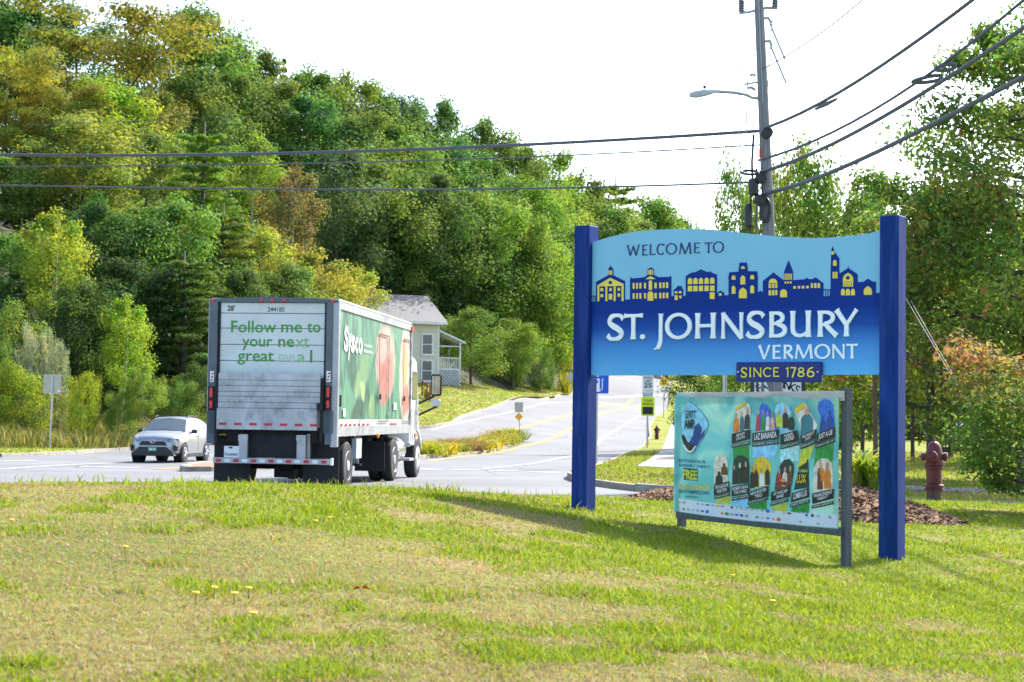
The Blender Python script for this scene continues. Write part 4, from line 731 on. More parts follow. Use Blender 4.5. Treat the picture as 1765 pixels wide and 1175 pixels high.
# ================================================================== utility pole with its fittings
POLEW = M('pole_wood', (.19, .19, .195), .9, var=.3, scale=3, stretch=(9, 9, .4), bump=.6, bscale=12); BLKP = M('black_plastic', (.02, .02, .024), .45, var=.2); STEEL = M('steel', (.3, .32, .34), .45, .7, var=.15)
PD_ = 39.0; pb = at(1344, 838, PD_); pb.z = h1(pb.x, pb.y); pt_ = at(1305, -70, PD_)
pole = empty('utility_pole', pb, 0, 'tall weathered wooden utility pole carrying a street lamp and cables', 'utility pole')
pt_l = pt_ - pb; pl = lambda px, py, dy=0.0: at(px, py, PD_ + dy) - pb
MB().tube([(0, 0, -.5)] + [tuple(pt_l * t) for t in np.linspace(0, 1, 8)], [.185] + list(np.linspace(.18, .105, 8)), 14).build('pole_shaft', POLEW, pole, smooth=True)
def axis(py):
    a, b = pix(pb)[1], pix(pt_)[1]; t = (py - a) / (b - a); return pt_l * t
def tb(nm, pts, r_, mat=STEEL, n_=7): return MB().tube(pts, r_, n_).build(nm, mat, pole, smooth=True)
lp = [axis(172) + Vector((-.08, 0, 0)), pl(1297, 168), pl(1288, 163), pl(1265, 159), pl(1232, 157)]
arm = tb('lamp_arm', lp, .045)
lm = MB(); hd = pl(1232, 157) ; tl = pl(1188, 164); dv = (tl - hd)
lm.tube([hd - dv * .02, hd + dv * .12, hd + dv * .4, hd + dv * .75, hd + dv * .97, tl], [.04, .06, .085, .09, .06, .025], 10); lh = lm.build('lamp_head', M('lamp_grey', (.42, .46, .48), .5, .2), pole, smooth=True)
MB().lathe([(.035, 0), (.035, .07)], 8, o=hd + dv * .4 + Vector((0, 0, .1))).build('photocell', BLKP, lh)
for sx, px_, py_ in ((-1, 1274, 22), (1, 1340, 14)):
    tb('insulator_bracket', [axis(17), pl((1304 + px_) / 2, py_ - 1), pl(px_, py_)], .035)
    q = pl(px_ + (4 if sx < 0 else -4), py_); MB().lathe([(.05, 0), (.05, .02)] + [(r_, .03 + i * .028) for i in range(10) for r_ in ((.085,) if i % 2 else (.055,))] + [(.04, .33)], 12, o=q).build('insulator', M('insulator_grey', (.13, .15, .17), .4), pole, smooth=True)
for y in (33, 73): 
    tb('guy_bracket', [axis(y) + Vector((.05, 0, 0)), axis(y) + Vector((.2, 0, .02)), axis(y) + Vector((.27, 0, -.1))], .035)
for y0, x1_, y1_ in ((40, 1353, 102), (80, 1355, 143)):
    tb('guy_strain_rod', [axis(y0) + Vector((.24, 0, -.02)), pl(x1_, y1_)], .024)
tb('guy_wire', [pl(1353, 102), pl(1378, 148)], .014, n_=4); tb('guy_wire', [pl(1355, 143), pl(1383, 190)], .014, n_=4)
tb('drop_wire', [pl(1274, 24), pl(1273, 120), pl(1275, 230), pl(1276, 330)], .012, n_=4); tb('drop_wire', [pl(1332, 18), pl(1326, 110), pl(1320, 200)], .012, n_=4); tb('drop_wire', [pl(1289, 135), pl(1286, 220), pl(1286, 300)], .014, n_=4)
tb('neutral_bracket', [axis(143), pl(1295, 143), pl(1282, 145)], .025); tb('neutral_insulator', [pl(1292, 131), pl(1296, 128), pl(1303, 130)], .03); tb('eye_bolt', [pl(1290, 152), pl(1294, 150), pl(1302, 155)], .035)
MB().tube([axis(y) + Vector((-.03, -.15, 0)) for y in (0, 60, 130, 180)], .012, 6).build('ground_lead', STEEL, pole)
tb('riser_conduit', [pl(1299, 232), pl(1296, 280), pl(1297, 310), pl(1294, 345), pl(1292, 420), axis(600) + Vector((-.42, -.05, 0)), axis(830) + Vector((-.45, -.05, 0))], .028, BLKP); tb('riser_conduit', [pl(1304, 290), pl(1304, 400), axis(600) + Vector((-.3, -.05, 0)), axis(830) + Vector((-.3, -.05, 0))], .03, POLEW)
def blob(nm, px_, py_, rx, rz_, ry=.14, mat=BLKP, n_=10):
    c = pl(px_, py_, -.22); MB().tube([c + Vector((0, -ry, 0)), c + Vector((0, -ry * .9, 0)), c + Vector((0, ry, 0))], [rx * .7, rx, rx], n_).build(nm, mat, pole, smooth=True)
blob('splice_case', 1322, 229, .13, .1); blob('splice_case', 1311, 307, .125, .1); blob('splice_case', 1309, 345, .13, .12)
MB().lathe([(.06, -.2), (.12, -.17), (.12, .17), (.06, .2)], 12, o=pl(1299, 322, -.2)).build('splice_case', BLKP, pole, smooth=True)
MB().lathe([(.04, -.28), (.085, -.22), (.085, .22), (.05, .28)], 12, o=pl(1290, 372, -.2)).build('splice_case', BLKP, pole, smooth=True)
c = pl(1319, 362, -.24); MB().tube([c + Vector((.1 * math.sin(t), .02 * math.cos(3 * t), .27 * math.cos(t))) for t in np.linspace(0, 2 * math.pi, 16)], .045, 7).build('cable_coil', BLKP, pole, smooth=True)
c = pl(1292, 297, -.1); MB().tube([c + Vector((.19 * math.cos(t), .1 * math.sin(t), .06 * math.sin(t))) for t in np.linspace(0, 2 * math.pi, 14)], .03, 7).build('cable_loop', BLKP, pole, smooth=True)
part('marker_tag', M('tag_red', (.4, .05, .03), .6), pole, (-.18 + axis(268).x, -.12 + axis(268).x, -.22, -.2, axis(268).z - .12, axis(268).z + .1))

# ---- overhead cables: each hangs in the upright plane between two poles
def cable(name, pxs, pa, pb_, rad, label, mat, ext=None, lash=False):
    a = Vector((pa[0], pa[1], 0)); b = Vector((pb_[0], pb_[1], 0)); e_ = (b - a).normalized(); nn = Vector((-e_.y, e_.x, 0)); S = []
    for x, y in pxs:
        q = on_plane(x, y, a, nn); S.append(((q - a).dot(e_), q.z))
    s_ = np.array([q[0] for q in S]); z_ = np.array([q[1] for q in S]); c_ = np.polyfit(s_, z_, 3 if len(S) > 4 else 2 if len(S) > 2 else 1)
    s0, s1 = (s_.min(), (b - a).length) if ext is None else ext; n_ = 40; P = []
    c2 = np.polyfit(s_, z_, 2 if len(S) > 2 else 1)
    for t in np.linspace(s0, s1, n_):
        zz = np.polyval(c_, t) if t <= s_.max() else np.polyval(c_, s_.max()) + (t - s_.max()) * np.polyval(np.polyder(c2), s_.max()) + .004 * (t - s_.max()) ** 2
        q = a + e_ * t; P.append((q.x, q.y, zz))
    root = MB().tube(P, rad, 7).build(name, mat, smooth=True); tag(root, label, 'cable', 'overhead cables'); return root, P
CABM = M('cable_grey', (.075, .085, .1), .5, var=.2, scale=30); 
PN_ = (15.5, 4.0); PP_ = tuple(at(1312, 250, PD_)[:2])
z7_ = lambda l: [(1160 + x / 2.917, y / 2.917) for x, y in l]
cable('overhead_cable', z7_([(470, 640), (700, 540), (1000, 360), (1250, 190), (1500, 5)]), PP_, PN_, .038, 'topmost thick cable rising from the pole to the upper right', CABM)
c2, P2 = cable('overhead_cable', z7_([(430, 805), (700, 710), (1000, 560), (1200, 430), (1400, 290), (1760, 3)]), PP_, PN_, .03, 'thin cable with two snowshoe loops right of the pole', CABM)
cable('overhead_cable', z7_([(440, 865), (700, 770), (1000, 620), (1300, 440), (1760, 143)]), PP_, PN_, .042, 'thick smooth cable below the looped cable at upper right', CABM)
cable('overhead_cable', z7_([(450, 975), (700, 905), (1000, 770), (1300, 630), (1760, 388)]), PP_, PN_, .047, 'lowest thick cable crossing the right tree', CABM)
cable('overhead_wire', z7_([(440, 350), (560, 290), (760, 150), (950, 3)]), PP_, (11, 10), .014, 'thin bare wire rising right from behind the pole top', CABM)
nnr = Vector((-(PN_[1] - PP_[1]), PN_[0] - PP_[0], 0)).normalized()
for (x, y, w_, h_, t_) in ((1368, 340, 52, 20, .0), (1278, 400, 76, 18, -.05)):
    c = on_plane(1160 + x / 2.917, y / 2.917, Vector((PP_[0], PP_[1], 0)), nnr); k_ = c.y / F / 2.917; pts = []
    for t in np.linspace(0, 2 * math.pi, 19): a_, b_ = w_ * math.cos(t), h_ * math.sin(t) * (.75 + .25 * math.cos(t)); pts.append(c + Vector((a_ * k_, -.02, b_ * k_ + a_ * k_ * .18)))
    MB().tube(pts, .04, 6).build('snowshoe_loop', CABM, c2, smooth=True)
c = on_plane(1160 + 770 / 2.917, 525 / 2.917, Vector((PP_[0], PP_[1], 0)), nnr); MB().tube([on_plane(1160 + a / 2.917, b / 2.917, Vector((PP_[0], PP_[1], 0)), nnr) for a, b in ((718, 548), (770, 523), (822, 497))], [.03, .05, .03], 8).build('cable_splice', CABM, smooth=True); tag(bpy.data.objects['cable_splice'], 'slim splice case hanging under the topmost cable', 'splice case')
PLft = (-34.0, 60.0)
cable('overhead_cable', [(0, 266), (250, 266.5), (500, 264), (740, 257), (900, 249), (1050, 241), (1180, 233), (1297, 227)], PLft, PP_, .042, 'heavy lashed cable running left from the pole across the hill', CABM, ext=(0, (Vector(PP_) - Vector(PLft)).length))
cable('overhead_wire', [(0, 287), (400, 283), (800, 275), (1000, 266), (1150, 258), (1290, 251)], PLft, PP_, .018, 'thin middle wire running left from the pole', CABM, ext=(0, (Vector(PP_) - Vector(PLft)).length))
cable('overhead_wire', [(0, 319), (400, 325), (700, 326), (950, 324), (1150, 319), (1285, 314)], PLft, PP_, .024, 'lowest wire running left from the pole in front of the trees', CABM, ext=(0, (Vector(PP_) - Vector(PLft)).length))
cable('overhead_wire', [(820, 178), (1000, 165), (1150, 155), (1290, 143)], PLft, PP_, .007, 'faint hair-thin wire left of the street lamp', CABM, ext=(22, (Vector(PP_) - Vector(PLft)).length))
m = MB(); m.tube([at(1560, 512, 36), at(1600, 580, 33.5), at(1652, 668, 30), at(1690, 735, 27.5)], .007, 5); tag(m.build('guy_wire', M('guy_steel', (.1, .11, .09), .7)), 'slanting pair-like guy wire right of the right sign post', 'wire')
m = MB(); m.tube([at(1570, 518, 36), at(1610, 590, 33.5), at(1656, 668, 30), at(1694, 735, 27.5)], .007, 5); tag(m.build('guy_wire', M('guy_steel', (.1, .11, .09), .7)), 'second slanting guy wire close beside the first, before the dark trees', 'wire')
# ================================================================== articulated delivery truck
TH = R(6.3); TD = 33.3
TIRE = M('tyre', (.02, .02, .022), .85, var=.3, scale=20, bump=.3, bscale=60); RIM = M('rim_alloy', (.62, .63, .65), .35, .6, var=.1); RIMW = M('rim_white', (.66, .66, .64), .45, .2, var=.1)
_h = Vector((math.sin(TH), math.cos(TH), 0)); _rt = Vector((math.cos(TH), -math.sin(TH), 0))
rc = at(580, 720, TD - .17); o_ = Vector((rc.x, rc.y, 0)) - _rt * 1.3                     # rear centre of the trailer on the plan
zr = h1(o_.x + .9, o_.y + 1) - KERB
truck = empty('delivery_truck', (o_.x, o_.y, zr), -TH, 'white and green food delivery truck with closed tail lift seen from behind', 'truck')
T0 = Vector((o_.x, o_.y, zr))
def tr_rear(px, py, yo=0.0): q = on_plane(px, py, T0 + _h * yo, _h) - T0; return (q.dot(_rt), q.z)
def tr_side(px, py, xo=1.3): q = on_plane(px, py, T0 + _rt * xo, _rt) - T0; return (q.dot(_h), q.z)
zr_ = lambda x, y, yo=0.0: tr_rear(340 + x / 3.264, 480 + y / 3.264, yo)
zs_ = lambda x, y, xo=1.3: tr_side(340 + x / 3.264, 480 + y / 3.264, xo)
ztop = zr_(790, 112)[1]; zbed = zs_(900, 845)[1]; LT = 8.53; HW = 1.3
WHT = M('trailer_white', (.45, .46, .46), .4, var=.1, scale=1.5, dirt=(.36, .36, .34), dirt_amt=.5, dscale=2, spec=.5)
ALUM = M('trailer_alu', (.36, .37, .38), .45, .3, var=.15, scale=3, dirt=(.25, .25, .25), dirt_amt=.4, dscale=4); GREYP = M('rear_frame_grey', (.085, .11, .13), .5, .1, var=.2, scale=4, dirt=(.1, .1, .1), dirt_amt=.5); UND = M('underbody', (.016, .016, .018), .8, var=.3, scale=8)
RED = M('lamp_red', (.6, .02, .02), .25, spec=.6); TAPE = M('tape_red', (.45, .03, .035), .4); TAPEW = M('tape_white', (.7, .7, .7), .4); AMB = M('lamp_amber', (.75, .25, .02), .3)
body = MB().box(-HW + .012, HW - .012, .12, LT, zbed + .05, ztop - .03).build('box_body', WHT, truck)
MB().cbox(-HW - .01, HW + .01, .06, LT + .02, ztop - .06, ztop, .02).build('roof_cap', ALUM, truck)
for s in (-1, 1):
    x = s * HW
    MB().box(x - .02, x + .02, .12, LT, zbed - .14, zbed + .06).build('bottom_rail', ALUM, truck); MB().box(x - .016, x + .016, .121, LT, ztop - .2, ztop - .06).build('top_rail', ALUM, truck)
    MB().cbox(x - .03, x + .025, LT - .1, LT + .03, zbed - .14, ztop - .06, .01).build('front_corner_post', ALUM, truck)
    MB().cbox(x - .02 - (.1 if s > 0 else -.0), x + .02 + (.1 if s < 0 else 0), -.02, .12, zbed - .35, ztop - .02, .012).build('rear_corner_post', ALUM, truck)
# rear frame
zh = zr_(430, 128)[1]
MB().prism([(-HW, zh - .02), (HW, zh - .02), (HW, ztop - .03), (.9, ztop + .0), (0, ztop + .03), (-.9, ztop), (-HW, ztop - .03)], lambda x, z: (x, -.03, z), lambda x, z: (x, .1, z)).build('rear_header', GREYP, truck)
xl0, xl1 = zr_(68, 200)[0], zr_(118, 200)[0]; xr0, xr1 = zr_(736, 200)[0], zr_(778, 200)[0]
for a, b in ((-HW - .0, -HW + .17), (HW - .23, HW - .1)): MB().cbox(a, b, -.05, .06, zbed - .3, zh, .01).build('rear_side_frame', GREYP, truck)
for a, b in ((-HW + .172, -HW + .21), (HW - .27, HW - .232)): part('door_track', UND, truck, (a, b, -.01, .06, zbed - .2, zh - .02))
for px_ in (82, 362, 426, 490, 765): q = zr_(px_, 97 if 100 < px_ < 700 else 112); MB().lathe([(.035, 0), (.035, -.02), (.02, -.035)], 10, o=(max(-HW + .06, min(HW - .06, q[0])), -.03, min(q[1], ztop - .05)), ax='Y').build('marker_lamp', RED, truck, smooth=True)
# roll-up door in panels
dx0, dx1 = -HW + .212, HW - .272; dz = [zh - .02] + [zr_(430, y)[1] for y in (195, 280, 372, 463, 560)] + [zbed + .02]
DOORW = M('door_white', (.58, .62, .6), .5, var=.06, scale=1.2, dirt=(.4, .43, .42), dirt_amt=.5, dscale=1.5)
DY = .03
for i, (za_, zb2) in enumerate(zip(dz[:-1], dz[1:])): MB().cbox(dx0, dx1, DY, DY + .04, zb2 + .006, za_ - .006, .006).build('door_panel', DOORW, truck)
PGRN = M('print_leaf_green', srgb(58, 136, 50)[:3], .4, var=.1, scale=8); PGRNf = M('print_faded_green', srgb(128, 176, 124)[:3], .4, var=.15, scale=12); PGRNv = M('print_worn_green', srgb(172, 196, 176)[:3], .4, var=.1, scale=12)
fr = lambda u, v: (u, DY - .004, v)
def rear_text(t, xa, xb, yt, yb, mat, bold=.012):
    a, b = zr_(xa, yb, DY), zr_(xb, yt, DY); return text_obj('printed_text', t, (a[0], b[0], a[1], b[1]), fr, mat, truck, bold)
rear_text('Follow', 190, 445, 238, 303, PGRN); rear_text('me', 472, 590, 258, 303, PGRN); rear_text('to', 618, 695, 248, 303, PGRN)
rear_text('your', 252, 424, 340, 402, PGRN); rear_text('ne', 456, 545, 340, 385, PGRN); rear_text('xt', 552, 630, 331, 387, PGRNf)
rear_text('great', 226, 432, 412, 484, PGRN); rear_text('me', 458, 548, 425, 470, PGRNv); rear_text('a', 562, 608, 425, 470, PGRNf); rear_text('l', 634, 648, 403, 472, PGRN)
NUM = M('print_dark', (.05, .06, .09), .5); rear_text("28'", 170, 212, 150, 182, NUM, .03); rear_text('244185', 396, 492, 160, 186, NUM, .01)
# tail lift platform folded up: planks
LIFT = M('lift_steel', (.42, .435, .435), .6, .1, var=.16, scale=2.5, stretch=(1.4, 1, 1), dirt=(.14, .145, .15), dirt_amt=.8, dscale=3.6)
lx0, lx1 = zr_(122, 600, -.12)[0], zr_(692, 600, -.12)[0]; ys = [532, 572, 604, 637, 664, 697, 730, 852]
for i, (a, b) in enumerate(zip(ys[:-1], ys[1:])):
    za_, zb2 = zr_(400, a, -.12)[1], zr_(400, b, -.12)[1]; MB().cbox(lx0 - (.015 if i == 6 else 0), lx1 - (.05 if i == 6 else 0), -.16 - (.03 if i == 6 else 0), -.09, zb2 + .003, za_ - .003, .006).build('lift_plank', LIFT, truck)
for i in range(7): 
    q = zr_(143 + i * 85.5, 816 + i * 1.5, -.19); part('reflective_tape', TAPE, truck, (q[0] - .075, q[0] + .075, -.196, -.1905, q[1] - .025, q[1] + .025))
for x in (lx0 - .05, lx1 + .03): part('lift_side_arm', UND, truck, (x - .03, x + .03, -.1, -.02, zbed - .25, zbed + 1.0))
part('lift_latch', UND, truck, (lx1 - .04, lx1 + .07, -.22, -.17, zr_(680, 740)[1], zr_(680, 700)[1]))
for s, px_ in ((-1, 66), (1, 741)):
    x = s * (HW - .08) if s < 0 else HW - .165
    x = -HW + .085 if s < 0 else HW - .165
    hs_ = part('lamp_housing', UND, truck, (x - .062, x + .062, -.075, -.0515, zr_(px_, 740)[1], zr_(px_, 605)[1]))
    for ya, yb in ((612, 668), (685, 730)):
        MB().cbox(x - .032, x + .032, -.1, -.0755, zr_(px_, yb)[1], zr_(px_, ya)[1], .015).build('tail_lamp', RED, truck)
    part('reflective_tape', TAPEW, truck, (x - .04, x + .04, -.056, -.0515, zr_(px_, 582)[1], zr_(px_, 520)[1])); 
    for k_ in range(3): part('tape_mark', TAPE, truck, (x - .025 + .01 * k_, x + .01 + .01 * k_, -.0595, -.0565, zr_(px_, 575 - k_ * 18)[1], zr_(px_, 565 - k_ * 18)[1]))
    part('rear_wing', GREYP, truck, (x - .09, x + .1, -.05, .04, zr_(px_, 872)[1], zr_(px_, 745)[1]))
# under-ride bumper, uprights, plate, mudflaps
zb0, zb1 = zr_(400, 1042, -.1)[1], zr_(400, 1010, -.1)[1]; bx0, bx1 = zr_(92, 1025, -.1)[0], zr_(762, 1025, -.1)[0]
bump = MB().cbox(bx0, bx1, -.16, -.04, zb0, zb1, .01).build('underride_bar', ALUM, truck)
for i in range(13): part('reflective_tape', TAPE if i % 2 == 0 else TAPEW, bump, (bx0 + .06 + i * (bx1 - bx0 - .1) / 13, bx0 + .06 + (i + .62) * (bx1 - bx0 - .1) / 13, -.164, -.1605, zb0 + .025, zb1 - .025))
part('bar_end', TAPEW, bump, (bx1 - .035, bx1 + .003, -.166, -.05, zb0 - .005, zb1 + .02))
for px_ in (261, 587): q = zr_(px_, 900, -.06)[0]; part('lift_upright', ALUM, truck, (q - .085, q + .085, -.1, -.02, zb1, zbed - .12)); part('upright_clamp', ALUM, truck, (q - .095, q + .095, -.12, -.1005, zr_(px_, 912)[1], zr_(px_, 880)[1]))
part('lift_upright', ALUM, truck, (zr_(622, 900)[0] - .03, zr_(622, 900)[0] + .03, .05, .1, zb1, zbed - .1))
part('chassis_cross_member', UND, truck, (-.95, .9, .1, .3, zb1 + .3, zbed - .05)); part('chassis_rail', UND, truck, (-.6, -.45, .1, LT, zbed - .3, zbed + .04)); part('chassis_rail', UND, truck, (.45, .6, .1, LT, zbed - .3, zbed + .04)); part('lift_gear_box', UND, truck, (-.75, .75, .06, .5, zb1 - .0, zb1 + .45))
part('floor_pan', UND, truck, (-HW + .03, HW - .03, .1, LT, zbed - .02, zbed + .049))
pq0, pq1 = zr_(152, 1005, -.08), zr_(238, 942, -.08)
pp = MB().cbox(pq0[0], pq1[0], -.115, -.1, pq0[1], pq1[1], .008).build('licence_plate', M('plate_white', (.7, .72, .72), .4), truck); text_obj('printed_text', 'P504405', (pq0[0] + .02, pq1[0] - .02, pq0[1] + .03, pq0[1] + .09), lambda u, v: (u, -.118, v), NUM, pp, .01); part('plate_crest', NUM, pp, (pq0[0] + .1, pq0[0] + .17, -.118, -.1155, pq1[1] - .05, pq1[1] - .015))
RUBR = M('rubber_flap', (.012, .012, .014), .7, var=.2)
for xa, xb in ((-HW + .03, -HW + .78), (HW - .75, HW - .02)): MB().cbox(xa, xb, .4, .43, .17, zbed - .15, .005).build('mud_flap', RUBR, truck)
part('axle_hub', UND, truck, (-.2, .2, 1.05, 1.45, .25, .65)); part('axle', UND, truck, (-1.0, 1.0, 1.15, 1.35, .42, .56))
def wheel(x, y, z, r, wd, side, rim=RIM, parent=truck, deep=.06, nuts=True, nm='wheel'):
    """side=+1: outer face at +x"""
    w_ = MB(); k_ = r; prof = [(r * .6, -wd / 2), (r * .9, -wd / 2), (r * .985, -wd / 2 + .03), (r, -wd / 2 + .06), (r, wd / 2 - .06), (r * .985, wd / 2 - .03), (r * .9, wd / 2), (r * .6, wd / 2)]
    t_ = w_.lathe([(a, b * side) for a, b in prof], 28, o=(x, y, z), ax='X').build(nm, TIRE, parent, smooth=True)
    f_ = wd / 2 * side; d_ = deep * side
    MB().lathe([(r * .61, f_ - d_ * .1), (r * .585, f_ + .004 * side), (r * .56, f_ - d_ * .3), (r * .5, f_ - d_), (r * .3, f_ - d_ * 1.1), (r * .24, f_ - d_ * .5), (r * .2, f_ + d_ * .2), (r * .08, f_ + d_ * .3)], 24, o=(x, y, z), ax='X').build('rim', rim, t_, smooth=True)
    if nuts:
        m = MB()
        for i in range(10): a = i * math.pi / 5; m.lathe([(r * .03, f_ - d_ * 1.1), (r * .03, f_ - d_ * .6)], 6, o=(x, y + r * .36 * math.cos(a), z + r * .36 * math.sin(a)), ax='X')
        m.build('wheel_nuts', UND, t_)['kind'] = 'stuff'
    return t_
zw = lambda y: h1(o_.x + _h.x * y + 1, o_.y + _h.y * y) - KERB - zr
for s in (-1, 1):
    wheel(s * (HW - .14), 1.25, .5 + zw(1.25), .5, .26, s, RIMW); wheel(s * (HW - .44), 1.25, .5 + zw(1.25), .5, .26, s, RIMW)
# printed right side: greens, leaves, peppers
def side_mat():
    """printed photograph of greens and peppers: soft overlapping shapes in the plane of the trailer side"""
    m = bpy.data.materials.new('side_print'); m.use_nodes = True; n = m.node_tree.nodes; L = m.node_tree.links; b = n['Principled BSDF']; b.inputs['Roughness'].default_value = .4
    tc = n.new('ShaderNodeTexCoord'); mp = n.new('ShaderNodeMapping'); mp.inputs['Scale'].default_value = (1, 1.6, .6); L.new(tc.outputs['Object'], mp.inputs[0]); a = n.new('ShaderNodeTexNoise'); a.inputs['Scale'].default_value = 1.3; a.inputs['Detail'].default_value = 5; a.inputs['Distortion'].default_value = 1.8; L.new(mp.outputs[0], a.inputs[0])
    r = n.new('ShaderNodeValToRGB'); e = r.color_ramp.elements; e[0].position = .3; e[0].color = srgb(50, 78, 68); e[1].position = .72; e[1].color = srgb(112, 158, 126); q = e.new(.45); q.color = srgb(70, 108, 92); q = e.new(.58); q.color = srgb(90, 140, 112); L.new(a.outputs[0], r.inputs[0]); out = r.outputs[0]
    wob = n.new('ShaderNodeTexNoise'); wob.inputs['Scale'].default_value = 2.2; wob.inputs['Detail'].default_value = 3; L.new(tc.outputs['Object'], wob.inputs[0]); sub = n.new('ShaderNodeVectorMath'); sub.operation = 'MULTIPLY_ADD'; sub.inputs[1].default_value = (.45, .45, .45); L.new(wob.outputs['Color'], sub.inputs[0]); off = n.new('ShaderNodeVectorMath'); off.operation = 'ADD'; off.inputs[1].default_value = (-.225, -.225, -.225); L.new(tc.outputs['Object'], off.inputs[0]); L.new(off.outputs[0], sub.inputs[2])
    fine = n.new('ShaderNodeTexNoise'); fine.inputs['Scale'].default_value = 7; fine.inputs['Detail'].default_value = 6; L.new(mp.outputs[0], fine.inputs[0])
    for cx_, cy_, w_, h_, tilt, c, soft in BLOBS:
        y0, z0 = zs_(cx_, cy_); ry = (zs_(cx_ + w_, cy_)[0] - zs_(cx_ - w_, cy_)[0]) / 2; rz2 = abs(zs_(cx_, cy_ - h_)[1] - zs_(cx_, cy_ + h_)[1]) / 2
        m1 = n.new('ShaderNodeMapping'); m1.vector_type = 'TEXTURE'; m1.inputs['Location'].default_value = (SX, y0, z0); m1.inputs['Rotation'].default_value = (tilt, 0, 0); m1.inputs['Scale'].default_value = (50, ry, rz2); L.new(sub.outputs[0], m1.inputs[0])
        ln_ = n.new('ShaderNodeVectorMath'); ln_.operation = 'LENGTH'; L.new(m1.outputs[0], ln_.inputs[0]); mr = n.new('ShaderNodeMapRange'); mr.interpolation_type = 'SMOOTHSTEP'; mr.inputs[1].default_value = 1 + soft; mr.inputs[2].default_value = 1 - soft; mr.inputs[3].default_value = 0; mr.inputs[4].default_value = .9; L.new(ln_.outputs['Value'], mr.inputs[0])
        cr = n.new('ShaderNodeValToRGB'); cr.color_ramp.elements[0].position = .3; cr.color_ramp.elements[1].position = .7; k0 = srgb(*c); cr.color_ramp.elements[0].color = tuple(v * .62 for v in k0[:3]) + (1,); cr.color_ramp.elements[1].color = tuple(min(1, v * 1.25) for v in k0[:3]) + (1,); L.new(fine.outputs[0], cr.inputs[0])
        mx = n.new('ShaderNodeMixRGB'); L.new(mr.outputs[0], mx.inputs[0]); L.new(out, mx.inputs[1]); L.new(cr.outputs[0], mx.inputs[2]); out = mx.outputs[0]
    L.new(out, b.inputs[0]); return m
BLOBS = [(850, 700, 34, 150, .15, (92, 140, 112), .25), (875, 520, 26, 90, -.2, (60, 90, 78), .3), (945, 500, 30, 95, .1, (112, 142, 104), .3), (905, 600, 20, 66, .2, (126, 152, 112), .3), (988, 560, 22, 120, -.15, (84, 134, 106), .25), (900, 745, 36, 60, .3, (56, 82, 72), .25), (934, 625, 12, 60, .1, (164, 184, 124), .2), (985, 720, 16, 80, .2, (120, 152, 102), .25),
         (1062, 470, 54, 215, 0, (196, 162, 150), .14), (1050, 560, 26, 150, .05, (172, 104, 98), .28), (1088, 520, 16, 130, 0, (180, 120, 112), .32), (1045, 420, 22, 60, 0, (196, 150, 140), .3), (1128, 560, 10, 200, 0, (86, 138, 110), .3), (1176, 540, 36, 270, 0, (196, 180, 168), .08), (1172, 500, 16, 110, 0, (178, 160, 110), .25), (1176, 680, 18, 80, 0, (176, 110, 92), .25), (1168, 380, 12, 50, 0, (190, 150, 130), .3)]
SX = HW - .008
gy0, gy1 = .2, LT - .12; gz0, gz1 = zs_(815, 790)[1], zs_(815, 175)[1]
side = MB().box(SX - .006, SX, gy0, gy1, gz0, gz1).build('side_print', side_mat(), truck)
sfn = lambda d: (lambda y, z: (SX + d, y, z))
def sdec(nm, pts, d, mat): return MB().prism([zs_(*p) for p in pts], lambda y, z: (SX + d, y, z), lambda y, z: (SX + d - .0006, y, z)).build(nm, mat, side)
def blobp(cx_, cy_, w_, h_, lean=0, n_=14): return [(cx_ + w_ * math.cos(t) + lean * math.sin(t), cy_ - h_ * math.sin(t) * (1 if math.sin(t) > 0 else .9)) for t in np.linspace(0, 2 * math.pi, n_, endpoint=False)]
PWT = M('print_pale', (.5, .53, .51), .4, var=.05)
qa, qb = zs_(822, 424), zs_(928, 424)
def stx(t, ya, yb, z0, z1, b=.02): return text_obj('printed_text', t, (ya, yb, z0, z1), sfn(.0155), PWT, side, b)
y_of = lambda px_: zs_(px_, 400)[0]
z_of = lambda px_, py_: zs_(px_, py_)[1]
stx('S', y_of(824), y_of(848), z_of(836, 412), z_of(836, 262), .05); stx('y', y_of(846), y_of(864), z_of(856, 462), z_of(856, 308), .04); stx('s', y_of(864), y_of(884), z_of(874, 418), z_of(874, 318), .04); stx('c', y_of(886), y_of(904), z_of(894, 422), z_of(894, 326), .04); stx('o', y_of(906), y_of(928), z_of(917, 427), z_of(917, 330), .04)
stx('At the heart of', y_of(936), y_of(984), z_of(960, 388), z_of(960, 364), .02); stx('food and service', y_of(936), y_of(986), z_of(960, 420), z_of(960, 398), .02)
# side doors with hinges, tape row, side lamps
for xa, xb, ya, yb in ((1018, 1072, 306, 806), (1155, 1198, 335, 806)):
    y0, y1 = zs_(xa, 560)[0], zs_(xb, 560)[0]; z0, z1 = zs_(xa, yb)[1], zs_(xa, ya)[1]
    m = MB()
    for b in ((y0, y0 + .03, z0, z1), (y1 - .03, y1, z0, z1), (y0 + .03, y1 - .03, z1 - .03, z1), (y0 + .03, y1 - .03, z0, z0 + .03)): m.box(SX + .026, SX + .034, b[0], b[1], b[2], b[3])
    dr = m.build('side_door_frame', M('door_seal', (.09, .09, .09), .7), truck)
    for k_ in range(5): part('hinge', ALUM, dr, (SX + .034, SX + .05, y1 - .06, y1 + .02, z0 + .15 + k_ * (z1 - z0 - .3) / 4, z0 + .23 + k_ * (z1 - z0 - .3) / 4))
    part('door_handle', UND, dr, (SX + .034, SX + .06, y0 + .05, y0 + .16, z0 + .5, z0 + .62))
for i in range(7): y0 = zs_(806 + i * 25, 799)[0]; part('reflective_tape', TAPE, truck, (SX + .012, SX + .03, y0, y0 + .11, zbed + .062, zbed + .11))
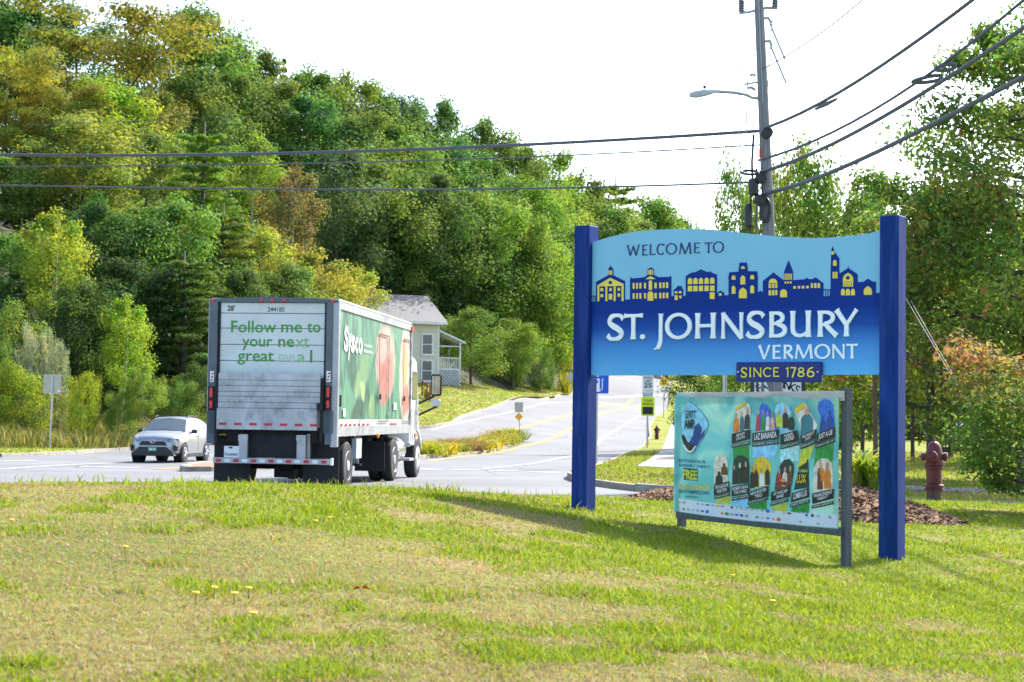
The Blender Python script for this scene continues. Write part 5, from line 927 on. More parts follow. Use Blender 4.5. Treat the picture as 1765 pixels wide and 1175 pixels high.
for i in range(3): y0 = zs_(1086 + i * 13, 797)[0]; part('reflective_tape', TAPE, truck, (SX + .012, SX + .03, y0, y0 + .11, zbed + .062, zbed + .11))
part('white_sticker', TAPEW, side, (SX + .024, SX + .027, zs_(816, 750)[0], zs_(828, 750)[0], zs_(820, 775)[1], zs_(820, 730)[1])); part('white_sticker', TAPEW, side, (SX + .024, SX + .027, zs_(1101, 720)[0], zs_(1116, 720)[0], zs_(1108, 738)[1], zs_(1108, 698)[1]))
MB().lathe([(.06, 0), (.06, .03), (.03, .045)], 10, o=(SX + .02, zs_(1010, 862)[0], zbed - .16), ax='X').build('side_marker_lamp', AMB, truck); part('side_lamp', UND, truck, (HW + .02, HW + .05, .15, .25, zbed + .45, zbed + .68)); part('front_top_lamp', RED, truck, (HW + .017, HW + .05, LT - .12, LT + .0, ztop - .24, ztop - .1)); part('tool_box', M('box_pale', (.42, .48, .5), .5), truck, (HW - .12, HW - .02, 2.1, 2.65, zbed - .62, zbed - .2))
part('front_wall', ALUM, truck, (-HW + .04, HW - .04, LT + .001, LT + .02, zbed, ztop - .07))
# landing gear
for s in (-1, 1):
    part('landing_leg', ALUM, truck, (s * .75 - .06, s * .75 + .06, 4.6, 4.72, .45, zbed - .05)); MB().tube([(s * .75, 4.66, zbed - .1), (s * .75, 4.2, .9)], .03, 6).build('leg_brace', UND, truck); part('landing_foot', UND, truck, (s * .75 - .12, s * .75 + .12, 4.54, 4.78, .4, .45))
MB().tube([(.8, 4.2, zbed - .1), (.8, 4.5, .7), (.8, 4.9, zbed - .1)], .025, 6).build('landing_strut', ALUM, truck)
for xa, xb in ((-HW + .1, -HW + .75), (HW - .8, HW - .1)): MB().cbox(xa, xb, 5.75, 5.78, .25, .95, .005).build('mud_flap', RUBR, truck)
# ---- tractor
YA = 6.6; YS = 10.1; ZT = zw(YA)
for s in (-1, 1):
    wheel(s * (HW - .15), YA, .5 + zw(YA), .5, .26, s, RIM); wheel(s * (HW - .45), YA, .5 + zw(YA), .5, .26, s, RIM)
    wheel(s * (HW - .2), YS, .5 + zw(YS), .5, .28, s, RIM, deep=-.03)
    MB().tube([(s * (HW - .28), YA + .62, .72), (s * (HW - .28), YA + .5, .98), (s * (HW - .28), YA, 1.1), (s * (HW - .28), YA - .5, .98)], .05, 6).build('wheel_guard', UND, truck)
    MB().lathe([(.3, 0), (.33, .03), (.33, .95), (.3, .98)], 20, o=(s * (HW - .42), YA + 1.0, .68), ax='Y').build('fuel_tank', M('tank_chrome', (.6, .6, .62), .25, .9), truck, smooth=True)
    for z in (.42, .8): part('cab_step', ALUM, truck, (s * HW - .35 if s > 0 else -HW + .02, s * HW - .02 if s > 0 else -HW + .35, YA + 2.1, YA + 2.75, z, z + .06))
part('tractor_chassis', UND, truck, (-.5, .5, YA - 1.1, YS + 1.2, .6, .9)); part('fifth_wheel', UND, truck, (-.5, .5, YA - .5, YA + .6, .9, zbed - .03))
for z in (.55, .75): MB().tube([(.2, YA + .9, z + .5), (.9, YA + 1.3, z), (.6, YA + 2.0, z + .3)], .035, 7).build('air_hose', UND, truck, smooth=True)
CABW = M('cab_white', (.52, .53, .54), .25, var=.03, spec=.6); GLS = M('dark_glass', (.03, .04, .045), .06, spec=.9)
YC = LT + .45; cabp = [(YC, .75), (YC + 1.35, .75), (YC + 1.55, 1.25), (YC + 1.45, 1.95), (YC + 1.05, 2.95), (YC + .7, 3.05), (YC + .05, 3.0), (YC, 2.8)]
MB().prism(cabp, lambda y, z: (-1.2, y, z), lambda y, z: (1.2, y, z)).build('cab', CABW, truck, bevel=.06, smooth=True)
hood = [(YC + 1.3, .8), (YC + 3.1, .75), (YC + 3.2, 1.1), (YC + 3.0, 1.45), (YC + 1.5, 1.85), (YC + 1.35, 1.85)]
MB().prism(hood, lambda y, z: (-.8, y, z), lambda y, z: (.8, y, z)).build('hood', CABW, truck, bevel=.08, smooth=True)
for s in (-1, 1):
    fen = [(YS + .75, .62), (YS + .68, .95), (YS + .35, 1.22), (YS - .1, 1.3), (YS - .5, 1.15), (YS - .72, .85), (YS - .6, .85), (YS - .4, 1.05), (YS, 1.15), (YS + .35, 1.05), (YS + .6, .8)]
    MB().prism(fen, lambda y, z: (s * .78, y, z), lambda y, z: (s * 1.22, y, z)).build('fender', CABW, truck, bevel=.02, smooth=True)
    part('side_window', GLS, truck, (s * 1.203 - .006, s * 1.203 + .006, YC + .42, YC + 1.15, 1.95, 2.65)); part('door_seam', UND, truck, (s * 1.202 - .003, s * 1.202 + .003, YC + .25, YC + .265, .9, 2.8)); part('grab_handle', UND, truck, (s * 1.22 - .02, s * 1.22 + .02, YC + .1, YC + .14, 1.3, 1.7))
    part('turn_lamp', AMB, truck, (s * 1.2 - .02, s * 1.2 + .04 * s + .02, YC + 1.5, YC + 1.75, 1.3, 1.38)) if False else part('turn_lamp', AMB, truck, (s * 1.23 - .015, s * 1.23 + .015, YS - .35, YS - .05, 1.0, 1.08))
    mx_ = s * 1.62; mr_ = MB().cbox(mx_ - .14, mx_ + .14, YC + 1.6, YC + 1.72, 2.05, 2.62, .04).build('mirror', UND, truck); part('mirror_glass', M('mirror_glass', (.3, .34, .3), .04, 1.0), mr_, (mx_ - .105, mx_ + .105, YC + 1.594, YC + 1.599, 2.1, 2.57))
    sm = MB().cbox(mx_ - .14, mx_ + .12, YC + 1.6, YC + 1.72, 1.78, 1.98, .04).build('convex_mirror', CABW, truck)
    MB().tube([(s * 1.18, YC + 1.5, 1.85), (mx_ - s * .05, YC + 1.68, 2.05)], .03, 6).build('mirror_arm', UND, truck); MB().tube([(s * 1.18, YC + 1.5, 1.55), (mx_ + s * .05, YC + 1.68, 1.8)], .03, 6).build('mirror_arm', UND, truck)
part('windscreen', GLS, truck, (-1.05, 1.05, YC + 1.2, YC + 1.21, 2.0, 2.8)) if False else None

# ================================================================== cars
def lerp_profile(tab, l): return [np.interp(l, [t[0] for t in tab], [t[i] for t in tab]) for i in range(1, len(tab[0]))]
def car(name, loc, ang, paint, label, det=True):
    r = empty(name, loc, ang, label, 'car'); glass = M('car_glass', (.05, .075, .08), .05, spec=1.0); blk = M('car_black_trim', (.02, .021, .023), .55); chrome = M('car_chrome', (.6, .62, .64), .2, .9)
    # stations along the length (front at 0): belt height, belt half-width, top height, top half-width, lower half-width, floor
    st = [(0.0, .70, .60, .78, .52, .62, .33), (.06, .80, .74, .90, .62, .74, .30), (.25, .88, .84, .99, .70, .84, .27), (.6, .95, .885, 1.05, .76, .90, .24), (1.0, 1.0, .905, 1.09, .80, .915, .22), (1.25, 1.03, .91, 1.13, .80, .92, .22), (1.6, 1.06, .915, 1.36, .72, .92, .22), (1.95, 1.07, .915, 1.585, .645, .92, .22), (2.3, 1.08, .915, 1.635, .635, .92, .22), (3.0, 1.10, .915, 1.64, .62, .92, .22), (3.6, 1.13, .91, 1.615, .60, .92, .23), (4.0, 1.15, .90, 1.565, .585, .915, .26), (4.25, 1.14, .88, 1.42, .62, .90, .30), (4.45, 1.08, .85, 1.17, .74, .87, .34), (4.58, .95, .80, 1.0, .66, .82, .42)]
    ls = sorted(set([s_[0] for s_ in st] + [.15, .42, .8, 1.4, 2.1, 2.65, 3.3, 3.8, 4.12, 4.36])); rings = []
    for l in ls:
        bz, bw, tz, tw, lw, fz = lerp_profile(st, l); mid = (bz + fz) / 2
        half = [(0, fz), (lw * .85, fz), (lw, fz + .1), (max(bw, lw) + .015, mid + .05), (bw + .012, bz - .12), (bw - .012, bz), (bw * .35 + tw * .65 + .02 * (tz > 1.3), bz * .3 + tz * .7 - .0), (tw, tz - .035), (tw * .8, tz + .005), (0, tz + .03)]
        rings.append([(x, l, z) for x, z in half] + [(-x, l, z) for x, z in half[-2:0:-1]])
    n_ = len(rings[0]); V = [p for q in rings for p in q]; Fc = [(i * n_ + j, i * n_ + (j + 1) % n_, (i + 1) * n_ + (j + 1) % n_, (i + 1) * n_ + j) for i in range(len(rings) - 1) for j in range(n_)] + [tuple(range(n_))[::-1], tuple((len(rings) - 1) * n_ + j for j in range(n_))]
    b = MB().add(V, Fc).build('body', paint, r); b.data.shade_smooth(); b.data.set_sharp_from_angle(angle=R(40))
    def surf(l, t):
        """point on the cabin side: t 0 belt .. 1 roof edge"""
        bz, bw, tz, tw, lw, fz = lerp_profile(st, l); P = [(bw - .012, bz), (bw * .35 + tw * .65 + .02 * (tz > 1.3), bz * .3 + tz * .7), (tw, tz - .035)]
        return np.interp(t, (0, .7, 1), [p[0] for p in P]), np.interp(t, (0, .7, 1), [p[1] for p in P])
    # windscreen and rear glass follow the cabin front
    def wing(s, pts, nm):
        m = MB(); v = []
        for l, t in pts: x, z = surf(l, t); v.append((s * (x + .012), l, z + .004))
        m.add(v, [tuple(range(len(v)))] if s > 0 else [tuple(range(len(v)))[::-1]]); return m.build(nm, glass, r, fix=False)
    m = MB(); v = []; ws = [1.27, 1.45, 1.62, 1.78, 1.93]
    for l in ws:
        bz, bw, tz, tw, lw, fz = lerp_profile(st, l)
        for k_ in (-.98, -.5, 0, .5, .98): v.append((k_ * (tw + .01), l - .012, tz - .03 * abs(k_) ** 2 + .038 * (1 - abs(k_)) + .012))
    m.add(v, [(i * 5 + j, i * 5 + j + 1, i * 5 + j + 6, i * 5 + j + 5) for i in range(4) for j in range(4)]); m.build('windscreen', glass, r, fix=False).data.shade_smooth()
    m = MB(); v = []
    for l in (4.06, 4.2, 4.36):
        bz, bw, tz, tw, lw, fz = lerp_profile(st, l)
        for k_ in (-.9, 0, .9): v.append((k_ * tw, l + .012, tz + .03 * (1 - abs(k_)) + .012))
    m.add(v, [(i * 3 + j, i * 3 + j + 1, i * 3 + j + 4, i * 3 + j + 3) for i in range(2) for j in range(2)]); m.build('rear_window', glass, r, fix=False)
    for s in (-1, 1):
        wing(s, [(1.62, .1), (2.46, .1), (2.42, .9), (2.0, .9), (1.75, .62)], 'door_window'); wing(s, [(2.55, .1), (3.35, .12), (3.25, .9), (2.5, .9)], 'door_window'); wing(s, [(3.45, .14), (3.98, .3), (3.8, .86), (3.34, .9)], 'quarter_window')
        for y in (.83, 3.55):
            MB().lathe([(.395, -.02), (.395, .0), (.355, .0), (.355, -.02)], 22, o=(s * .925 + (.012 if s > 0 else .012), y, .36), ax='X').build('arch_trim', blk, r)
            MB().lathe([(.3, -.3 * s), (.385, -.3 * s), (.385, .012 * s), (.2, .012 * s)], 22, o=(s * .918, y, .36), ax='X').build('wheel_well', M('well_black', (.008, .008, .009), .95), r)
            wheel(s * .845, y, .35, .35, .22, s, RIM, r, .04, False)
            tw_ = r.children[-1]
            for k_ in range(5): a = k_ * 2 * math.pi / 5; MB().tube([(s * .955, y + .06 * math.cos(a), .35 + .06 * math.sin(a)), (s * .958, y + .2 * math.cos(a), .35 + .2 * math.sin(a))], [.045, .025], 5).build('spoke', RIM, tw_)
        part('sill_trim', blk, r, (s * .91 - .03, s * .91 + .03, 1.22, 3.15, .2, .33)); MB().cbox(s * 1.02 - .1, s * 1.02 + .1, 1.62, 1.74, 1.06, 1.2, .03).build('door_mirror', blk, r); part('mirror_stalk', blk, r, (s * .91 - .04, s * .91 + .04, 1.64, 1.7, 1.06, 1.1))
        MB().tube([(s * .6, 2.1, 1.63), (s * .6, 2.2, 1.69), (s * .585, 3.5, 1.685), (s * .58, 3.65, 1.62)], .018, 6).build('roof_rail', blk, r, smooth=True)
        part('door_seam', blk, r, (s * .934 - .004, s * .934 + .002, 2.5, 2.512, .4, 1.05)); part('door_handle', chrome, r, (s * .938 - .01, s * .938 + .01, 2.25, 2.42, .93, .96))
        # lamps
        hl = [(s * .9, .3, .80), (s * .88, .26, .89), (s * .62, .03, .885), (s * .5, .0, .83), (s * .58, .0, .775)]
        MB().add([(x * 1.0, y - .015, z) for x, y, z in hl] + [(x, y + .1, z) for x, y, z in hl], [(0, 1, 2, 3, 4)] + [(i, i + 5, (i + 1) % 5 + 5, (i + 1) % 5) for i in range(5)]).build('headlamp', M('headlamp_glass', (.22, .25, .27), .12, .3), r)
        fg = [(s * .86, .12, .44), (s * .8, .02, .42), (s * .76, .0, .58), (s * .8, .02, .66), (s * .88, .12, .6)]
        MB().add([(x, y - .02, z) for x, y, z in fg] + [(x, y + .1, z) for x, y, z in fg], [(0, 1, 2, 3, 4)] + [(i, i + 5, (i + 1) % 5 + 5, (i + 1) % 5) for i in range(5)]).build('fog_lamp_pocket', blk, r)
        MB().cbox(s * .74 - .11, s * .74 + .11, 4.36, 4.52, .95, 1.1, .02).build('tail_lamp', RED, r)
    if det:
        gr = [(-.52, .63), (.52, .63), (.42, .78), (-.42, .78)]; g = MB().prism(gr, lambda x, z: (x, -.034, z), lambda x, z: (x, .25, z)).build('grille', M('grille_black', (.015, .015, .017), .5, bump=.6, bscale=90), r)
        MB().prism([(-.6, .585), (.6, .585), (.52, .63), (-.52, .63)], lambda x, z: (x, -.03, z), lambda x, z: (x, .25, z)).build('grille_surround', paint, r)
        MB().prism([(-.8, .27), (.8, .27), (.72, .38), (.5, .58), (-.5, .58), (-.72, .38)], lambda x, z: (x, -.04, z), lambda x, z: (x, .4, z)).build('lower_bumper', blk, r)
        MB().tube([(.09 * math.cos(t), -.045, .765 + .06 * math.sin(t)) for t in np.linspace(0, 2 * math.pi, 14)], .012, 5).build('emblem_ring', chrome, g); MB().tube([(.035 * math.cos(t), -.047, .765 + .055 * math.sin(t)) for t in np.linspace(0, 2 * math.pi, 12)], .009, 5).build('emblem_ring', chrome, g)
        pl2 = MB().cbox(-.155, .155, -.06, -.045, .42, .57, .008).build('licence_plate', M('plate_green', srgb(30, 140, 100)[:3], .4), r); text_obj('printed_text', 'KAE 418', (-.12, .12, .455, .535), lambda u, v: (u, -.062, v), PW, pl2, .03)
        part('roof_bar', blk, r, (-.58, .58, 2.4, 2.45, 1.685, 1.71)); part('roof_bar', blk, r, (-.58, .58, 3.2, 3.25, 1.685, 1.71))
    return r
SILVER = M('silver_paint', (.3, .315, .33), .28, .55, var=.03, spec=.6)
p = at(263, 790, 60.5); zz = h1(p.x, p.y) - KERB
car('suv', (p.x, p.y, zz), R(-6), SILVER, 'silver compact SUV with roof rails approaching beside the delivery truck')
p = at(1632, 784, 92); car('parked_car', (p.x, p.y, h1(p.x, p.y)), R(-66), M('slate_blue_paint', (.09, .13, .19), .25, .4, spec=.6), 'slate blue car parked far back, seen past the fire hydrant', False)
# ================================================================== house on the lawn
HD = 125.0; hc = at(756, 660, HD); HANG = R(23); hz = hc.z
house = empty('house', (hc.x, hc.y, hz), HANG, 'cream clapboard house with grey shingle roof and side porch above the road', 'house')
CREAM = M('clapboard', (.56, .54, .43), .7, var=.05, scale=1.5, bump=.0); TRIM = M('house_trim', (.6, .62, .62), .6); SHING = M('shingle', (.17, .165, .16), .9, var=.25, scale=8, stretch=(1, 3, 6), bump=.5, bscale=30); HGL = M('house_glass', (.05, .06, .07), .08, spec=.8)
EV = at(756, 553, HD).z - hz; RG = 6.75; HL = 9.5; HDp = 8.0
# clapboards as overlapping courses
wl = MB().box(-HL, 0, .03, HDp, -1.2, EV).build('wall', CREAM, house)
nb = 40; bh = (EV + 1.0) / nb
for i in range(nb):
    z = -1.0 + i * bh; MB().add([(-HL, .0, z), (0, .0, z), (0, .022, z + bh), (-HL, .022, z + bh), (-HL, .03, z), (0, .03, z)], [(0, 1, 2, 3), (0, 4, 5, 1)]).build('clapboard', CREAM, wl, fix=False)
MB().prism([(0.0, EV), (HDp, EV), (HDp / 2, RG - .12)], lambda y, z: (-.001, y, z), lambda y, z: (-HL, y, z)).build('gable', CREAM, house)
rf = MB().add([(-HL - .3, -.55, EV - .12), (.45, -.55, EV - .12), (.45, HDp / 2, RG), (-HL - .3, HDp / 2, RG), (.45, HDp + .5, EV - .1), (-HL - .3, HDp + .5, EV - .1)] + [(-HL - .3, -.55, EV - .22), (.45, -.55, EV - .22), (.45, HDp / 2, RG - .12), (-HL - .3, HDp / 2, RG - .12), (.45, HDp + .5, EV - .2), (-HL - .3, HDp + .5, EV - .2)],
     [(0, 1, 2, 3), (3, 2, 4, 5), (7, 6, 9, 8), (8, 9, 11, 10), (0, 6, 7, 1), (1, 7, 8, 2), (2, 8, 10, 4), (4, 10, 11, 5), (5, 11, 9, 3), (3, 9, 6, 0)]).build('roof', SHING, house)
MB().box(-HL - .3, .45, -.58, -.552, EV - .3, EV - .13).build('eave_board', TRIM, rf)
chx = -4.2; ch = MB().cbox(chx - .3, chx + .3, HDp / 2 - .3, HDp / 2 + .3, RG - .5, RG + 1.2, .02).build('chimney', M('brick', (.22, .12, .09), .9, var=.3, scale=20), rf); MB().lathe([(.1, 0), (.1, .3), (.14, .34)], 10, o=(chx, HDp / 2, RG + 1.2)).build('flue_cap', GALV, ch)
MB().box(-.14, .012, -.012, .001, -1.0, EV - .2).build('corner_board', TRIM, house)
def win(x, z0, z1, w_=.72):
    f = MB()
    for b in ((x - w_ / 2 - .11, x - w_ / 2, z0 - .1, z1 + .12), (x + w_ / 2, x + w_ / 2 + .11, z0 - .1, z1 + .12), (x - w_ / 2, x + w_ / 2, z1, z1 + .12), (x - w_ / 2, x + w_ / 2, z0 - .1, z0), (x - w_ / 2, x + w_ / 2, (z0 + z1) / 2 - .03, (z0 + z1) / 2 + .03)): f.box(b[0], b[1], -.045, .02, b[2], b[3])
    fr_ = f.build('window', TRIM, house)
    for a, b in ((z0, (z0 + z1) / 2 - .03), ((z0 + z1) / 2 + .03, z1)): part('pane', HGL, fr_, (x - w_ / 2, x + w_ / 2, -.03, -.02, a, b))
    part('sill', TRIM, fr_, (x - w_ / 2 - .15, x + w_ / 2 + .15, -.09, -.046, z0 - .14, z0 - .08))
for x in (-.95, -2.75, -4.7, -6.6, -8.4):
    win(x, 2.15, 3.55); win(x, .2, 1.6)
# side porch
PX = 1.75
MB().add([(.0, -.1, 3.95), (PX + .35, -.1, 3.1), (PX + .35, 5, 3.1), (0, 5, 3.95), (0, -.1, 3.83), (PX + .35, -.1, 2.98), (PX + .35, 5, 2.98), (0, 5, 3.83)], [(0, 1, 2, 3), (7, 6, 5, 4), (0, 4, 5, 1), (1, 5, 6, 2), (2, 6, 7, 3), (3, 7, 4, 0)]).build('porch_roof', TRIM, house)
part('porch_floor', TRIM, house, (.002, PX, 0, 4.9, .98, 1.1))
for y in (.06, 2.4, 4.8): part('porch_post', TRIM, house, (PX - .1, PX, y - .05, y + .05, 1.1, 3.1))
part('porch_rail', TRIM, house, (.01, PX - .1, .03, .08, 1.85, 1.93)); part('porch_rail', TRIM, house, (.01, PX - .1, .03, .08, 2.72, 2.8))
for i in range(11): part('baluster', TRIM, house, (.08 + i * .15, .12 + i * .15, .04, .07, 1.1, 1.85))
part('porch_side_wall', CREAM, house, (.4, .44, 1.5, 4.8, 1.1, 3.5))
m = MB(); rt_ = Matrix.Rotation(R(45), 3, 'Y')
for i in range(16):
    for s in (-1, 1):
        # lattice strips clipped to the panel 0..PX by -1.2...95
        x0 = -2.2 + i * .28
        pts = []
        za_, zb_ = -1.2, .95
        if s > 0: xa, xb = x0, x0 + (zb_ - za_)
        else: xa, xb = x0 + (zb_ - za_), x0
        # clip in x
        def cl_(xa, za, xb, zb):
            if xa > xb: xa, za, xb, zb = xb, zb, xa, za
            if xb < .02 or xa > PX: return None
            if xa < .02: t = (.02 - xa) / (xb - xa); za = za + (zb - za) * t; xa = .02
            if xb > PX: t = (PX - xa) / (xb - xa); zb = za + (zb - za) * t; xb = PX
            return xa, za, xb, zb
        c_ = cl_(xa, za_, xb, zb_)
        if c_: m.tube([(c_[0], .02 + .02 * s, c_[1]), (c_[2], .02 + .02 * s, c_[3])], .035, 4)
lt = m.build('lattice', TRIM, house); lt['kind'] = 'stuff'
part('lattice_backing', M('porch_shade', (.3, .34, .35), .9), house, (.02, PX, .1, .13, -1.2, .97))
# red stair rail by the verge
REDW = M('red_wood', (.25, .06, .04), .75, var=.2)
rp_ = [at(728, 663, 118), at(736, 668, 116), at(741, 680, 114)]
rr = empty('red_handrail', rp_[0], 0, 'short red wooden handrail on the lawn behind the truck mirror', 'handrail')
for q in rp_: 
    qz = h1(q.x, q.y) - rp_[0].z; MB().box(q.x - rp_[0].x - .05, q.x - rp_[0].x + .05, q.y - rp_[0].y - .05, q.y - rp_[0].y + .05, qz - .2, qz + 1.1).build('post', REDW, rr)
for dz_ in (.55, 1.0):
    for a, b in zip(rp_[:-1], rp_[1:]): MB().tube([(a.x - rp_[0].x, a.y - rp_[0].y, h1(a.x, a.y) - rp_[0].z + dz_), (b.x - rp_[0].x, b.y - rp_[0].y, h1(b.x, b.y) - rp_[0].z + dz_)], .05, 5).build('rail', REDW, rr)
# ================================================================== vegetation
LEAF = attr_mat('leaf', .75, .45, True, .12); BARK = M('bark', (.09, .075, .06), .9, var=.35, scale=5, stretch=(4, 4, 1), bump=.6, bscale=14); BIRCH = M('pale_bark', (.32, .3, .27), .85, var=.3, scale=6, stretch=(1, 1, 5)); GRASS = attr_mat('grass', .7, .35, False, .2)
def unit(v): return v / np.maximum(np.linalg.norm(v, axis=-1, keepdims=True), 1e-9)
def leaves(g, C, Rr, n_, size, up=.5, asp=.5, shell=.5, hue=.12, colors=None, fold=False):
    """leaf blades scattered through ellipsoid clumps C (k,3) with radii Rr (k,3)"""
    k = len(C); idx = np.repeat(np.arange(k), n_); N = len(idx); d = unit(g.normal(size=(N, 3))); rad = g.uniform(0, 1, N) ** shell
    P = C[idx] + d * rad[:, None] * Rr[idx]
    nrm = unit(d * 1.0 + np.array([0, 0, up]) + g.normal(size=(N, 3)) * .42); a = unit(np.cross(nrm, g.normal(size=(N, 3)))); b = np.cross(nrm, a); s = size * g.uniform(.6, 1.35, N)[:, None]
    V = np.stack([P - a * s, P - b * s * asp, P + a * s, P + b * s * asp], 1)
    br = g.uniform(.8, 1.2, N) * (1 + g.normal(size=k)[idx] * .1); cl = np.stack([br * (1 + g.normal(size=N) * hue + g.normal(size=k)[idx] * hue), br, br * (1 + g.normal(size=N) * hue)], 1)
    if colors is not None: cl = cl * colors(P)
    return V.reshape(-1, 3), np.arange(4 * N).reshape(-1, 4), np.repeat(np.clip(cl, 0.05, 3), 4, 0)
def limb_tree(g, h, spread, trunk_r, crown0, n_limb, shape, lean=0.0, curve=.1):
    """trunk and limbs; returns MB and clump centres"""
    m = MB(); tp = []
    for t in np.linspace(0, 1, 7): tp.append((lean * h * t + curve * math.sin(3 * t + h), curve * math.cos(4 * t) - curve, h * .92 * t))
    m.tube([(0, 0, -.8)] + tp, [trunk_r * 1.25] + [trunk_r * (1 - .88 * t) for t in np.linspace(0, 1, 7)], 8); ends = []
    for i in range(n_limb):
        t = crown0 + (1 - crown0) * (i + g.uniform(.1, .9)) / n_limb; az = i * 2.4 + g.uniform(-.5, .5); ln_ = spread * shape((t - crown0) / (1 - crown0)) * g.uniform(.75, 1.15)
        b = Vector(tp[0]).lerp(Vector(tp[-1]), t); b = Vector((np.interp(b.z, [q[2] for q in tp], [q[0] for q in tp]), np.interp(b.z, [q[2] for q in tp], [q[1] for q in tp]), b.z))
        rise = g.uniform(.1, .45) * ln_; e_ = b + Vector((math.cos(az) * ln_, math.sin(az) * ln_, rise)); mid = b.lerp(e_, .5) + Vector((0, 0, -.05 * ln_))
        r0 = trunk_r * ((1 - .85 * t) * .55 + .06); m.tube([b, mid, e_], [r0, r0 * .6, r0 * .2], 5, False); ends += [(b.lerp(e_, q), ln_, t) for q in (.45, .75, 1.0)]
        for q in (.5, .8):
            s_ = b.lerp(e_, q); az2 = az + g.choice((-1, 1)) * g.uniform(.5, 1.0); e2 = s_ + Vector((math.cos(az2), math.sin(az2), g.uniform(.2, .6))) * ln_ * .4; m.tube([s_, e2], [r0 * .45, r0 * .15], 4, False); ends.append((e2, ln_, t))
    ends.append((Vector(tp[-1]) + Vector((0, 0, h * .04)), spread * .5, 1.0)); return m, ends
PROTO = {}
def proto(key, kind, seed, nl=75, size=.2):
    g = np.random.default_rng(seed); h = 16.0
    if kind == 'maple': m, E = limb_tree(g, h, 5.2, .26, .2, 17, lambda t: (.55 + .45 * math.sin(math.pi * min(1, t * .9 + .12))) * (1 - .55 * t ** 3)); rr = lambda L_: (L_ * .38 + .55, L_ * .38 + .55, L_ * .3 + .5)
    elif kind == 'oval': m, E = limb_tree(g, h, 3.7, .22, .18, 18, lambda t: math.sin(math.pi * (.15 + .75 * t)) ** .7); rr = lambda L_: (L_ * .4 + .45, L_ * .4 + .45, L_ * .36 + .5)
    elif kind == 'birch': m, E = limb_tree(g, h, 3.6, .14, .38, 15, lambda t: math.sin(math.pi * (.2 + .7 * t)), .03, .25); rr = lambda L_: (L_ * .3 + .35, L_ * .3 + .35, L_ * .34 + .4)
    elif kind == 'layer': m, E = limb_tree(g, h, 6.5, .26, .4, 13, lambda t: .65 + .4 * t); rr = lambda L_: (L_ * .33 + .5, L_ * .33 + .5, .55)
    elif kind == 'bush': m, E = limb_tree(g, h, 6.6, .3, .05, 16, lambda t: .6 + .5 * math.sin(math.pi * (t * .8 + .15))); rr = lambda L_: (L_ * .33 + .5, L_ * .33 + .5, L_ * .3 + .5)
    elif kind == 'pine':
        m = MB(); m.tube([(0, 0, -.8), (0, 0, h * .5), (.1, 0, h)], [.28, .2, .04], 8); E = []
        for i in range(15):
            z = h * (.16 + .8 * i / 15); ln_ = 4.2 * (1 - .72 * (i / 15) ** 1.3) * g.uniform(.8, 1.1)
            for j in range(5):
                az = j * 1.257 + i * .7 + g.uniform(-.25, .25); L2 = ln_ * g.uniform(.65, 1.1); e_ = Vector((math.cos(az) * L2, math.sin(az) * L2, z + .16 * L2)); m.tube([(0, 0, z), e_], [.05, .012], 4, False)
                for q in (.45, .72, .95): E.append((Vector((0, 0, z)).lerp(e_, q), L2, i / 15))
        rr = lambda L_: (L_ * .2 + .22, L_ * .2 + .22, .2)
    elif kind == 'spruce':
        m = MB(); m.tube([(0, 0, -.8), (0, 0, h)], [.25, .02], 8); E = []
        for i in range(22):
            z = h * (.06 + .92 * i / 22); ln_ = 3.3 * (1 - i / 22.5) * g.uniform(.85, 1.1)
            for j in range(6):
                az = j * 1.047 + i * .5 + g.uniform(-.2, .2); e_ = Vector((math.cos(az) * ln_, math.sin(az) * ln_, z - .18 * ln_)); m.tube([(0, 0, z), e_], [.035, .01], 3, False)
                for q in (.5, .85): E.append((Vector((0, 0, z)).lerp(e_, q), ln_, i / 22))
        rr = lambda L_: (L_ * .22 + .12, L_ * .22 + .12, .22)
    C = np.array([e_[0][:] for e_ in E]); Rr = np.array([rr(e_[1]) for e_ in E]); nl_ = max(6, int(nl * 85 / len(E)))
    V, Fq, cl = leaves(g, C, Rr, nl_, size, up=.55 if kind not in ('pine', 'spruce') else .9, asp=.55 if kind not in ('pine', 'spruce') else .22)
    me = np_mesh(key + '_crown', V, Fq, cl); me.materials.append(LEAF); tm = bpy.data.meshes.new(key + '_trunk'); tm.from_pydata(m.v, [], m.f); tm.materials.append(BIRCH if kind == 'birch' else BARK); tm.update(); tm.shade_smooth()
    PROTO[key] = (me, tm, h, float(np.abs(V[:, :2]).max()))
for i in range(3): proto('maple%d' % i, 'maple', 20 + i, 210, .165); proto('oval%d' % i, 'oval', 30 + i, 200, .155)
for i in range(2): proto('birch%d' % i, 'birch', 40 + i, 120, .14); proto('layer%d' % i, 'layer', 50 + i, 190, .16); proto('pine%d' % i, 'pine', 60 + i, 190, .2); proto('bush%d' % i, 'bush', 70 + i, 190, .22)
proto('spruce0', 'spruce', 80, 150, .2)
def plant_tree(key, x, y, z, hgt, wid, c, label, name='tree', cat='tree', group='trees on the wooded hillside', rot=None):
    me, tm, h, rad = PROTO[key]; r = empty(name, (x, y, z), random.uniform(0, 6.28) if rot is None else rot, label, cat, group); r.scale = (wid / (2 * rad), wid / (2 * rad), hgt / h)
    a = link('trunk', tm, None, r); b = link('crown', me, None, r); b.color = (*[v * 1.14 for v in c], 1); return r
GR = dict(green=(.105, .185, .042), deep=(.07, .135, .034), mid=(.125, .21, .045), blue=(.085, .165, .06), light=(.16, .25, .045), lime=(.22, .29, .035), gold=(.25, .23, .04), olive=(.175, .2, .045), yellow=(.25, .26, .05), rust=(.17, .16, .055), dark=(.045, .09, .026), silver=(.25, .29, .21), pineg=(.12, .23, .04))
